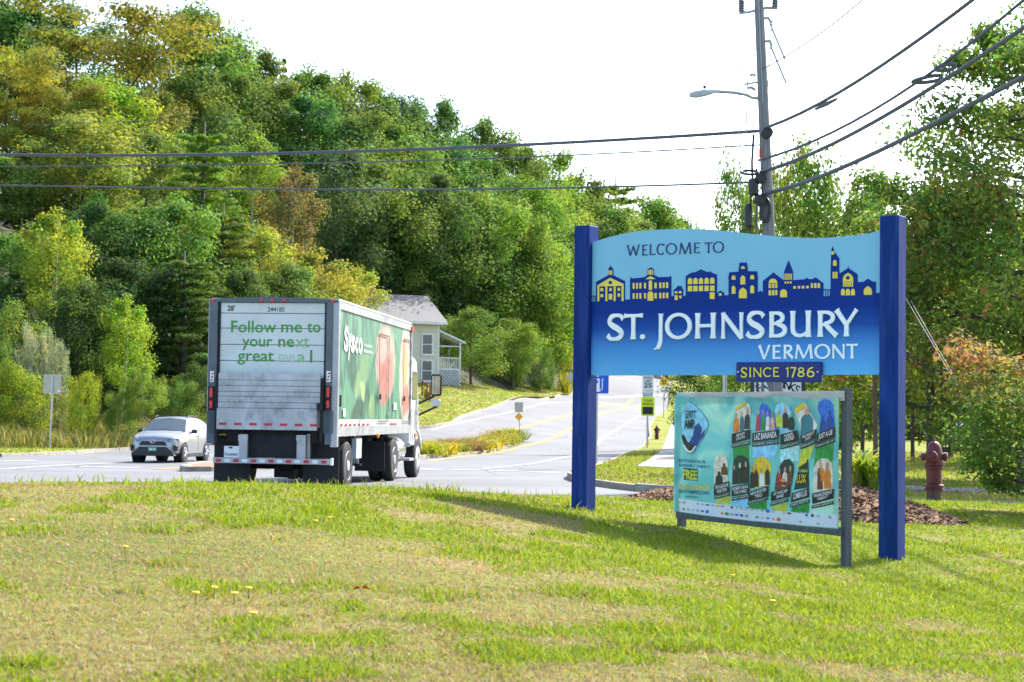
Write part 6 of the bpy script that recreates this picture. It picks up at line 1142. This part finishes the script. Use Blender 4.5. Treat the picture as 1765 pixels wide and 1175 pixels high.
CW = dict(green='green', deep='deep green', mid='mid green', blue='bluish green', light='light green', lime='lime green', gold='golden', olive='olive', yellow='yellow', rust='rusty brown', dark='dark green', silver='silvery grey', pineg='bright green')
KW = dict(maple='broad', oval='oval', birch='slender open', layer='flat-topped', pine='layered pine', spruce='narrow spruce', bush='bushy')
ORD = ['leftmost', 'second', 'third', 'fourth', 'fifth', 'sixth', 'seventh', 'eighth', 'ninth', 'tenth', 'eleventh', 'twelfth', 'thirteenth', 'fourteenth', 'fifteenth', 'sixteenth', 'seventeenth', 'eighteenth', 'nineteenth', 'twentieth', 'twenty-first', 'twenty-second', 'twenty-third', 'twenty-fourth']
ROWS = {
 'along the ridge skyline': [(-25, -25, 150, 'maple0', 'deep', 250), (50, -8, 150, 'maple1', 'green', 240), (130, 10, 155, 'oval0', 'blue', 200), (230, 8, 142, 'layer0', 'olive', 330), (335, 0, 168, 'maple2', 'green', 230), (395, 55, 168, 'oval1', 'mid', 170), (450, 78, 172, 'maple0', 'mid', 170), (490, 82, 185, 'spruce0', 'deep', 70), (535, 105, 178, 'maple1', 'green', 190), (600, 118, 182, 'oval2', 'mid', 160), (655, 140, 186, 'maple2', 'green', 180), (715, 158, 188, 'oval0', 'blue', 150), (770, 165, 192, 'maple0', 'green', 170), (835, 200, 196, 'oval1', 'mid', 150), (890, 232, 200, 'maple1', 'green', 160), (945, 252, 206, 'oval2', 'light', 140), (1000, 290, 214, 'maple2', 'green', 190), (1062, 298, 222, 'pine0', 'green', 150), (1110, 332, 230, 'oval0', 'mid', 190), (1150, 358, 240, 'maple1', 'green', 190), (1185, 384, 250, 'oval1', 'light', 150)],
 'in the upper row below the ridge': [(15, 72, 122, 'layer1', 'gold', 150), (95, 118, 124, 'layer0', 'olive', 150), (190, 128, 128, 'oval0', 'lime', 190), (262, 140, 132, 'maple1', 'olive', 170), (325, 108, 140, 'oval1', 'green', 150), (400, 112, 146, 'maple0', 'mid', 180), (470, 135, 150, 'oval2', 'green', 150), (540, 150, 150, 'maple1', 'blue', 190), (620, 190, 150, 'oval0', 'green', 160), (690, 205, 156, 'maple2', 'mid', 180), (765, 228, 160, 'oval1', 'blue', 150), (835, 262, 165, 'maple0', 'green', 170), (905, 300, 170, 'oval2', 'mid', 140), (962, 322, 178, 'maple1', 'light', 140), (1035, 345, 195, 'oval0', 'green', 180), (1095, 372, 205, 'maple2', 'mid', 180), (1150, 400, 215, 'oval1', 'green', 160)],
 'in the middle row of the hillside': [(-15, 250, 108, 'maple2', 'mid', 170), (55, 240, 110, 'maple0', 'olive', 160), (150, 190, 112, 'oval2', 'light', 210), (255, 215, 120, 'maple1', 'mid', 170), (352, 205, 114, 'pine1', 'pineg', 170), (440, 225, 124, 'birch1', 'light', 140), (505, 275, 118, 'birch0', 'rust', 130), (585, 245, 128, 'maple0', 'blue', 190), (668, 275, 132, 'oval0', 'green', 170), (748, 290, 136, 'maple2', 'deep', 190), (830, 320, 142, 'oval1', 'mid', 160), (905, 345, 146, 'maple1', 'light', 150), (975, 385, 160, 'oval2', 'mid', 130)],
 'in the lower row of the hillside': [(20, 395, 92, 'oval2', 'mid', 130), (92, 350, 90, 'birch1', 'lime', 150), (165, 330, 96, 'maple0', 'deep', 180), (235, 345, 98, 'oval1', 'green', 170), (305, 330, 100, 'maple2', 'mid', 190), (385, 345, 103, 'pine0', 'green', 170), (455, 380, 106, 'birch0', 'yellow', 150), (545, 420, 107, 'birch1', 'yellow', 170), (610, 450, 112, 'birch0', 'yellow', 130), (655, 345, 134, 'maple1', 'deep', 200), (735, 370, 138, 'oval2', 'deep', 190), (815, 390, 142, 'maple0', 'deep', 190), (890, 400, 146, 'oval0', 'green', 170), (955, 420, 150, 'maple2', 'light', 170)],
 'at the forest edge': [(5, 540, 84, 'bush0', 'mid', 150), (140, 470, 88, 'maple1', 'deep', 150), (230, 440, 92, 'oval2', 'dark', 170), (320, 425, 93, 'pine0', 'deep', 190), (415, 450, 96, 'maple0', 'deep', 170), (215, 500, 86, 'birch1', 'lime', 110), (500, 445, 100, 'oval0', 'mid', 130)],
}
for rw, lst in ROWS.items():
    order = sorted(range(len(lst)), key=lambda i: lst[i][0]); rank = {i: k for k, i in enumerate(order)}
    for i, (px_, py_, D, key, c, wpx) in enumerate(lst):
        q = at(px_, py_, D); z = h1(q.x, q.y); hgt = max(q.z - z, 6.0); wd = wpx / F * D * 1.4; cc = tuple(v * random.uniform(.88, 1.14) for v in GR[c])
        plant_tree(key, q.x, q.y, z - .2, hgt, wd, cc, f"{CW[c]} {KW[key[:-1]]} tree, {ORD[rank[i]]} from the left {rw}")
# shrubs along the forest edge
SH = [(60, 580, 80, 'bush1', 'silver', 70, 'silvery grey shrub behind the square sign back', 715), (98, 590, 81, 'bush0', 'silver', 60, 'silver-leaved shrub just right of the square sign', 712), (40, 640, 79, 'bush0', 'lime', 130, 'yellowish green shrub at the left edge by the tall grass', 738), (140, 655, 79, 'bush1', 'lime', 90, 'lime shrub right of the square sign post', 740), (250, 625, 80, 'birch0', 'light', 100, 'bright green sapling above the silver SUV', 740), (205, 680, 80, 'bush1', 'mid', 80, 'low green shrub left of the silver SUV', 740), (310, 660, 84, 'bush0', 'mid', 100, 'mid green shrub behind the SUV roof', 745), (350, 640, 86, 'bush1', 'dark', 120, 'dark shrub in the gap left of the truck', 750), (-25, 600, 80, 'bush1', 'green', 140, 'green shrub cut by the left edge', 740)]
for px_, py_, D, key, c, wpx, lab, base in SH:
    q = at(px_, py_, D); z = min(h1(q.x, q.y), at(px_, base, D).z); plant_tree(key, q.x, q.y, z - .1, q.z - z + .1, wpx / F * D * 1.1, GR[c], lab, 'shrub', 'shrub', 'shrubs along the forest edge')
# around the house
q = at(812, 656, 129); plant_tree('maple1', q.x, q.y, h1(q.x, q.y) - .3, at(812, 528, 129).z - h1(q.x, q.y) + .3, 8.3, GR['mid'], 'spreading fruit tree on the lawn right of the cream house', 'fruit_tree', 'tree', 'trees by the house')
q = at(885, 570, 138); plant_tree('oval2', q.x, q.y, h1(q.x, q.y) - .2, at(885, 545, 138).z - h1(q.x, q.y), 6, GR['light'], 'light green tree behind the spreading fruit tree', 'tree', 'tree', 'trees by the house')
q = at(930, 662, 141); hyd = plant_tree('bush0', q.x, q.y, h1(q.x, q.y) - .2, at(930, 600, 141).z - h1(q.x, q.y) + .2, 4.2, GR['green'], 'rounded shrub covered in white flower heads near the blue post', 'flowering_shrub', 'shrub', 'trees by the house')
g = np.random.default_rng(5); n_ = 90; d = unit(g.normal(size=(n_, 3))); d[:, 2] = np.abs(d[:, 2]) * .9; d[:, 1] = -np.abs(d[:, 1]); V, Fq, cl = leaves(g, np.array([0, 0, 8.0]) + d * np.array([8.6, 8.6, 8.4]), np.full((n_, 3), .75), 22, .3, colors=lambda P: np.array([.55, .58, .45])); me = np_mesh('blossom', V, Fq, cl); o = link('blossom', me, attr_mat('petal', .6, .3, False, .2, (1, 1, .9)), hyd); o['kind'] = 'stuff'
for px_, py_, D, c, wpx, hp, lab in ((885, 660, 140, 'silver', 40, 20, 'low pale shrub beside the tiny hydrant on the lawn'), (842, 662, 134, 'green', 14, 10, 'tiny round green plant on the house lawn'), (738, 672, 116, 'olive', 26, 16, 'yellowish plant beside the red handrail')):
    q = at(px_, py_, D); z = h1(q.x, q.y); plant_tree('bush1', q.x, q.y, z - .05, hp / F * D, wpx / F * D, GR[c], lab, 'shrub', 'shrub', 'plants on the house lawn')
# right side, behind the sign
RT = [(1290, 322, 84, 'bush0', 'mid', 130, 'airy green tree left of the utility pole behind the board'), (1352, 292, 82, 'bush1', 'olive', 130, 'yellowing tree directly behind the utility pole'), (1432, 316, 78, 'bush0', 'green', 250, 'rounded green tree between the pole and right sign post'), (1488, 345, 76, 'bush1', 'green', 230, 'green tree touching the right sign post top'), (1395, 345, 90, 'maple1', 'mid', 140, 'green tree behind the rounded one, over the board centre'),
      (1575, 420, 60, 'maple1', 'deep', 190, 'dark green tree just right of the right sign post'), (1640, 330, 64, 'maple0', 'deep', 240, 'dark tree behind the tall tree at the right edge'), (1730, 380, 58, 'oval2', 'green', 200, 'green tree filling the right edge below the cables'), (1600, 640, 104, 'bush1', 'deep', 300, 'dark thicket behind the red hydrant'), (1720, 640, 104, 'bush0', 'dark', 260, 'dark thicket at the right edge behind the red-leaved bush'), (1500, 640, 106, 'bush1', 'deep', 240, 'dark thicket seen between the banner and right post'),
      (1410, 585, 58, 'bush0', 'mid', 190, 'green thicket below the board, right of the white sign'), (1290, 600, 64, 'bush1', 'green', 170, 'green thicket below the board, left of the white sign'), (1205, 600, 70, 'oval0', 'deep', 110, 'dark leafy tree overhanging the sidewalk left of the banner')]
for px_, py_, D, key, c, wpx, lab in RT:
    q = at(px_, py_, D); z = h1(q.x, q.y); plant_tree(key, q.x, q.y, z - .2, q.z - z + .2, wpx / F * D * 1.35, GR[c], lab, group='trees and thickets behind the sign')
# tall near tree at the right edge: finer leaves, reddening towards one side
def near_tree(name, px_, base, top, D, wid, nl, size, lab, seed, colfn, kind='oval', trunk=.2, hobj=True, crown0=.15, n_limb=26, shp=None, cat='tree'):
    g = np.random.default_rng(seed); q = at(px_, base, D); z = h1(q.x, q.y); hgt = at(px_, top, D).z - z
    m, E = limb_tree(g, hgt, wid / 2, trunk, crown0, n_limb, shp or (lambda t: math.sin(math.pi * (.22 + .7 * t)) ** .6)); C = np.array([e_[0][:] for e_ in E]); L_ = np.array([e_[1] for e_ in E])
    Rr = np.stack([L_ * .27 + .15 * wid / 6, L_ * .27 + .15 * wid / 6, L_ * .22 + .12 * wid / 6], 1); V, Fq, cl = leaves(g, C, Rr, max(4, nl // len(E)), size, up=.4, colors=colfn(hgt, wid))
    r = empty(name, (q.x, q.y, z), 0, lab, cat, 'trees and bushes near the right edge'); tm = bpy.data.meshes.new('trunk'); tm.from_pydata(m.v, [], m.f); tm.update(); tm.shade_smooth(); link('trunk', tm, BARK, r); link('crown', np_mesh('crown', V, Fq, cl), attr_mat('leaf_near', .65, .5, False, .15), r); return r
def c_big(h, w_):
    def f(P):
        g = np.random.default_rng(3); c = np.tile(np.array([.13, .215, .045]), (len(P), 1)); k_ = np.clip((-P[:, 0] / (w_ * .5)) * .9 - .0 * P[:, 2] + np.sin(P[:, 2] * 1.3 + P[:, 1]) * .35, 0, 1)[:, None] * (P[:, 2:3] < h * .62); yl = np.array([.24, .25, .04]); c = c * (1 - k_ * .75) + yl * k_ * .75
        r_ = (g.uniform(0, 1, len(P)) < (.045 * k_[:, 0] + .002))[:, None]; return np.where(r_, np.array([.42, .14, .04]), c)
    return f
near_tree('tall_tree', 1765, 800, 5, 44, 9.5, 42000, .085, 'tall leafy tree at the right edge with yellow and orange turning leaves', 91, c_big, trunk=.24, crown0=.1, n_limb=34, shp=lambda t: (1.05 - .8 * t) ** .9)
near_tree('tree', 1600, 800, 320, 46, 6.5, 24000, .085, 'half-turned orange and green tree just right of the right sign post', 94, c_big, trunk=.16, crown0=.1, n_limb=26)
def c_bush(h, w_):
    def f(P):
        g = np.random.default_rng(8); k_ = np.clip((P[:, 2] / h - .7) * 2.4 + np.sin(P[:, 0] * 3 + P[:, 1] * 2) * .22 + g.normal(size=len(P)) * .2, 0, 1)[:, None]
        return np.array([.12, .21, .04]) * (1 - k_) + np.array([.34, .17, .11]) * k_
    return f
near_tree('turning_bush', 1785, 872, 612, 23.5, 2.1, 15000, .042, 'leafy bush with coral red top leaves at the right edge', 97, c_bush, trunk=.035, crown0=.08, n_limb=40, shp=lambda t: .7 + .3 * math.sin(3 * t), cat='bush')
# undergrowth carpeting the hillside (uncountable)
g = np.random.default_rng(12); N = 5200; xs = g.uniform(-75, 70, N); ys = g.uniform(75, 300, N); s_ = hill_s(xs, ys); k_ = (s_ > 1) & (s_ < 85); xs, ys = xs[k_], ys[k_]; zs2 = H(xs, ys)
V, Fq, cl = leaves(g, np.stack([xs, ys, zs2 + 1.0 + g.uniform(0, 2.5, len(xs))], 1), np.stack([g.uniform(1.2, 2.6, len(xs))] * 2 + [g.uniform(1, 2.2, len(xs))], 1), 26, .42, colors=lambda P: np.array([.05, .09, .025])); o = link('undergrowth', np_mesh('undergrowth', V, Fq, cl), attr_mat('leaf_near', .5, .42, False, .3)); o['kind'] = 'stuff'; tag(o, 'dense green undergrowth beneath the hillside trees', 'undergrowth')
V_ = None
# ---- grass
def noise2(x, y, f, seed):
    g = np.random.default_rng(seed); T = g.uniform(0, 1, (64, 64)); u = x * f + 1000; v = y * f + 1000; i = np.floor(u).astype(int); j = np.floor(v).astype(int); a = u - i; b = v - j; a = a * a * (3 - 2 * a); b = b * b * (3 - 2 * b)
    t = lambda p, q: T[p % 64, q % 64]; return t(i, j) * (1 - a) * (1 - b) + t(i + 1, j) * a * (1 - b) + t(i, j + 1) * (1 - a) * b + t(i + 1, j + 1) * a * b
def fbm(x, y, f, seed): return sum(noise2(x, y, f * 2 ** k, seed + k) * .5 ** k for k in range(4)) / 1.875
def blades(x, y, z, h, w_, c, lean, g):
    N = len(x); t = g.uniform(0, 6.283, N); dx, dy = np.cos(t), np.sin(t); l = g.normal(size=(N, 2)) * lean[:, None] * h[:, None]
    B = np.stack([x, y, z], 1); S = np.stack([dx * w_ / 2, dy * w_ / 2, np.zeros(N)], 1); Mid = B + np.stack([l[:, 0] * .35, l[:, 1] * .35, h * .6], 1); Tp = B + np.stack([l[:, 0], l[:, 1], h * g.uniform(.75, 1.0, N)], 1)
    V = np.stack([B - S, B + S, Mid + S * .75, Mid - S * .75, Tp], 1).reshape(-1, 3); i = np.arange(N)[:, None] * 5
    tri = np.concatenate([i + np.array([[0, 1, 2]]), i + np.array([[0, 2, 3]]), i + np.array([[3, 2, 4]])], 0); return V, tri, np.repeat(c, 5, 0)
def gcol(x, y, g, dry):
    N = len(x); green = np.array([.14, .245, .016]); yel = np.array([.29, .325, .022]); straw = np.array([.35, .26, .165]); k_ = np.clip(g.normal(size=N) * .28 + .45, 0, 1)[:, None]; c = green * (1 - k_) + yel * k_; s_ = (g.uniform(0, 1, N) < dry)[:, None]; return np.where(s_, straw * g.uniform(.7, 1.15, N)[:, None], c * g.uniform(.75, 1.25, N)[:, None])
g = np.random.default_rng(21); N = 540000; D = 4.4 * np.exp(g.uniform(0, 1, N) * math.log(31 / 4.4)); X = g.uniform(-.48, .52, N) * D; k_ = ~inside(ROAD, X, D); X, D = X[k_], D[k_]
# keep off the mulch mound
um = ((X - ms_a.x) * ax.x + (D - ms_a.y) * ax.y) / Lm; vm = (X - ms_a.x) * an.x + (D - ms_a.y) * an.y; wm = 1.4 * np.sin(np.pi * np.clip(um * .96 + .02, 0, 1)) ** .7; k_ = ~((um > 0) & (um < 1) & (np.abs(vm) < wm * .93)); X, D = X[k_], D[k_]
n1 = fbm(X, D, .8, 31); n2 = fbm(X, D, 2.6, 37); lush = np.clip((X - .5) / 3.5, 0, 1) * .3
dry = np.clip((n1 - .45) * 3.0 + (n2 - .5) * 2.4 + .24 - lush - .45 * np.clip((X - .0) / 3, 0, 1) + .45 * np.clip((15 - D) / 6, 0, 1) * np.clip(-X / 2.5 + .3, 0, 1), .05, .92)
dry = np.clip((dry - .42) * 1.9 + .42, .03, .95)
thick = np.clip(1.15 - dry * .75, .3, 1); k_ = g.uniform(0, 1, len(X)) < thick + .15; X, D, dry, n2 = X[k_], D[k_], dry[k_], n2[k_]
tuft = fbm(X, D, 2.6, 55); hgt = (.018 + .03 * g.uniform(0, 1, len(X)) ** 1.5) * (1 + 1.3 * np.clip(tuft - .55, 0, 1) * 4 * (1 - dry)) * (1 - .35 * dry); wd = .003 + .0005 * D
V, T, C = blades(X, D, H(X, D) - .005, hgt, wd * g.uniform(.7, 1.3, len(X)), gcol(X, D, g, dry), np.where(g.uniform(0, 1, len(X)) < dry, 1.1, .6), g)
o = link('lawn_grass', np_mesh('lawn_grass', V, T, C), GRASS); o['kind'] = 'stuff'; tag(o, 'patchy green and straw coloured lawn grass in the foreground', 'grass')
# longer weeds along the crest of the bank
N = 1500; X = g.uniform(-8.5, 1.5, N); D = 17.5 + g.uniform(-1.5, 6, N) + .25 * X; k_ = fbm(X, D, 1.1, 77) > .5; X, D = X[k_], D[k_]; h_ = g.uniform(.06, .15, len(X)); V, T, C = blades(X, D, H(X, D), h_, np.full(len(X), .014), gcol(X, D, g, np.full(len(X), .15)), np.full(len(X), .35), g); o = link('bank_weeds', np_mesh('bank_weeds', V, T, C), GRASS); o['kind'] = 'stuff'; tag(o, 'longer grass blades on the crest of the bank', 'grass')
# grass on the verge, island and far lawn: shorter density
def field(name, lab, N, xr, yr, test, hr, wd, dryf, colf=gcol, seed=5, lean=.6):
    g = np.random.default_rng(seed); X = g.uniform(*xr, N); Y = g.uniform(*yr, N); k_ = test(X, Y); X, Y = X[k_], Y[k_]; n_ = fbm(X, Y, .3, seed); V, T, C = blades(X, Y, H(X, Y), g.uniform(*hr, len(X)) * (.6 + .8 * n_), np.full(len(X), wd) * g.uniform(.7, 1.3, len(X)), colf(X, Y, g, np.clip(dryf + (n_ - .5) * 1.6, .02, .9)), np.full(len(X), lean), g)
    o = link(name, np_mesh(name, V, T, C), GRASS); o['kind'] = 'stuff'; tag(o, lab, 'grass'); return o
offroad = lambda X, Y: ~inside(ROAD, X, Y) & ~inside(WALK, X, Y)
field('verge_grass', 'short grass on the verge beyond the side street', 60000, (1, 26), (36, 75), lambda X, Y: offroad(X, Y) & (X > 1.5) & (X < .36 * Y), (.03, .09), .035, .3, seed=6)
field('lawn_slope_grass', 'short sunlit grass on the house lawn slope', 50000, (-14, 14), (88, 150), lambda X, Y: offroad(X, Y) & (hill_s(X, Y) < 1) & (X < .06 * Y + 2), (.04, .12), .07, .3, seed=8)
def tcol(x, y, g, dry):
    N = len(x); a = np.array([.26, .26, .07]); b = np.array([.15, .2, .04]); s_ = np.array([.36, .31, .15]); k_ = g.uniform(0, 1, N)[:, None]; c = a * k_ + b * (1 - k_); return np.where((g.uniform(0, 1, N) < .35)[:, None], s_, c) * g.uniform(.7, 1.2, N)[:, None]
field('tall_grass', 'band of tall yellowing grass between kerb and forest edge', 42000, (-42, -10), (70, 92), lambda X, Y: offroad(X, Y) & (Y > 74 + (-18 - X) * -.12) & (Y > 76.5 + (X + 18) * .55) & (hill_s(X, Y) < 2.5), (.35, 1.25), .045, .3, tcol, 9, .4)
field('left_verge_grass', 'mown grass strip between the left kerb and tall grass', 22000, (-42, -8), (60, 92), lambda X, Y: offroad(X, Y) & (Y < 80) & (hill_s(X, Y) <= 0), (.05, .14), .05, .2, seed=10)
field('goldenrod', 'yellow goldenrod and weeds on the slope beside the blue post', 9000, (2, 14), (146, 172), lambda X, Y: offroad(X, Y) & (X < .055 * Y) & (X > .028 * Y), (.5, 1.5), .12, .2, lambda x, y, g, d: np.where((g.uniform(0, 1, len(x)) < .45)[:, None], np.array([.42, .34, .03]), np.array([.16, .22, .04])) * g.uniform(.7, 1.2, len(x))[:, None], 11, .3)
# ---- plants on the median: individual clumps
CL = {}
def clump(key, n_, h_, sp, w_, cols, seed, lean=.9):
    g = np.random.default_rng(seed); x = g.normal(size=n_) * sp * .35; y = g.normal(size=n_) * sp * .35; V, T, C = blades(x, y, np.full(n_, -.03), g.uniform(.5, 1, n_) * h_, np.full(n_, w_), np.array(cols)[g.integers(0, len(cols), n_)] * g.uniform(.75, 1.25, n_)[:, None], np.full(n_, lean), g); CL[key] = np_mesh(key, V, T, C); CL[key].materials.append(GRASS)
clump('c_lime', 130, .5, .55, .045, [(.3, .33, .03), (.2, .27, .03), (.4, .36, .05)], 1); clump('c_gold', 130, .45, .5, .05, [(.5, .34, .02), (.25, .3, .03), (.55, .42, .03)], 2); clump('c_green', 130, .42, .5, .05, [(.08, .15, .03), (.12, .19, .04)], 3); clump('c_mauve', 110, .6, .45, .045, [(.24, .14, .11), (.3, .2, .1), (.14, .17, .05)], 4)
MN = {'c_lime': 'lime green', 'c_gold': 'yellow flowering', 'c_green': 'dark green', 'c_mauve': 'dusky mauve'}
MP = np.array(MEDIAN); g = np.random.default_rng(17); pts = []
while len(pts) < 64:
    x = g.uniform(MP[:, 0].min(), MP[:, 0].max()); y = g.uniform(MP[:, 1].min(), MP[:, 1].max())
    if inside(MEDIAN, np.array([x]), np.array([y]))[0] and min(np.hypot(MP[:, 0] - x, MP[:, 1] - y)) > .45 and all((x - a) ** 2 + (y - b) ** 2 > .45 for a, b in pts) and y > 66: pts.append((x, y))
pts.sort(key=lambda p: -p[1])
rk = {}
for i, (x, y) in enumerate(pts):
    key = ('c_lime', 'c_lime', 'c_mauve', 'c_gold', 'c_green', 'c_lime')[g.integers(0, 6)]; o = link('median_plant', CL[key], None); o.location = (x, y, h1(x, y)); o.rotation_euler.z = g.uniform(0, 6); s_ = g.uniform(.8, 1.5); o.scale = (s_ * 1.3, s_ * 1.3, s_); rk[key] = rk.get(key, -1) + 1; tag(o, f"{(['first'] + ORD[1:])[rk[key]]} {MN[key]} plant back from the tip of the road median" if rk[key] < 24 else f'{MN[key]} bedding plant near the truck end of the road median', 'plant', 'plants on the road median, ' + MN[key])
# ---- day lilies beside the mound
def lily(n_, seed):
    g = np.random.default_rng(seed); m = MB(); cols = []
    for i in range(n_):
        az = g.uniform(0, 6.283); L_ = g.uniform(.45, .8); d = Vector((math.cos(az), math.sin(az), 0)); pr = d.cross(Vector((0, 0, 1))); c = np.array([.16, .3, .03]) if g.uniform() < .55 else np.array([.42, .4, .06]); c = c * g.uniform(.7, 1.25); k = len(m.v); pts = []
        for t in np.linspace(0, 1, 6): q = d * (L_ * (.08 + .75 * t ** 1.6)) + Vector((0, 0, L_ * (1.35 * t - .75 * t * t))); w_ = .016 * (1 - t) ** .5 + .002; m.v += [tuple(q - pr * w_), tuple(q + pr * w_)]; cols += [c, c]
        m.f += [(k + 2 * j, k + 2 * j + 1, k + 2 * j + 3, k + 2 * j + 2) for j in range(5)]
    return np_mesh('lily_leaves', np.array(m.v), np.array(m.f), np.array(cols))
lm_ = [lily(90, 1), lily(90, 2)]
for i, (px_, D, s_, lab) in enumerate(((1474, 22.7, 1.15, 'leftmost lime day lily clump on the mulch, beside the banner post'), (1492, 22.9, 1.25, 'middle day lily clump on the mulch between banner and post'), (1509, 22.6, 1.1, 'day lily clump on the mulch touching the right sign post'), (1484, 23.5, 1.35, 'day lily clump at the back of the mulch mound'))):
    q = at(px_, 838, D); lm_[i % 2].materials.clear() if False else None
    o = link('day_lily', lm_[i % 2], GRASS); um_ = ((q.x - ms_a.x) * ax.x + (q.y - ms_a.y) * ax.y) / Lm; vm_ = (q.x - ms_a.x) * an.x + (q.y - ms_a.y) * an.y; o.location = (q.x, q.y, h1(q.x, q.y) + mound_h(um_, vm_) - .04); o.scale = (s_,) * 3; o.rotation_euler.z = i * 1.3; tag(o, lab, 'day lily', 'day lilies by the mulch')
# ---- small things in the lawn
YF = M('hawkbit_yellow', (.75, .5, .02), .6); STM = M('stem_green', (.08, .14, .02), .7)
fm = MB().lathe([(.004, -.09), (.004, -.004), (.006, -.003), (.017, .004), (.015, .009), (.004, .01)], 9)
for i, (px_, py_, lab) in enumerate(((19, 905, 'yellow flower nearest the left edge of the lawn'), (215, 953, 'yellow flower alone in the straw patch on the left'), (428, 1027, 'yellow flower above the green tuft at lower left'), (403, 1037, 'yellow flower on the green tuft, middle one'), (369, 1027, 'yellow flower on the upper left of the green tuft'), (337, 1036, 'yellow flower at the left side of the green tuft'), (436, 1073, 'yellow flower below the green tuft'), (567, 899, 'yellow flower below the truck, right one of a pair'), (543, 905, 'yellow flower below the truck, left one of a pair'), (1332, 1046, 'small yellow flower in the lawn below the banner'), (1262, 1000, 'small yellow flower just under the banner shadow'))):
    q = ground_at(px_, py_ + 6, 4, 30); r = empty('hawkbit_flower', (q.x, q.y, q.z + .05), 0, lab, 'flower', 'yellow flowers in the lawn'); a = link('stem', MB().lathe([(.0035, -.1), (.0025, 0)], 5).build('stem', STM, r).data, None, r) if False else MB().lathe([(.0035, -.1), (.0025, 0)], 5).build('stem', STM, r); MB().lathe([(.003, -.002), (.02, .006), (.017, .012), (.004, .013)], 10).build('flower_head', YF, r)
q = ground_at(622, 1034, 4, 30); m = MB(); m.add([(-.045, 0, .02), (-.02, -.02, .045), (.0, .0, .03), (.02, -.02, .05), (.05, .0, .025), (.02, .025, .035), (-.02, .025, .03)], [(0, 1, 2, 6), (2, 3, 4, 5), (2, 5, 6)]); o = m.build('fallen_leaf', M('leaf_red', (.4, .08, .03), .6), None, loc=(q.x, q.y, q.z + .03)); tag(o, 'curled orange red fallen leaf lying on the lawn', 'leaf')
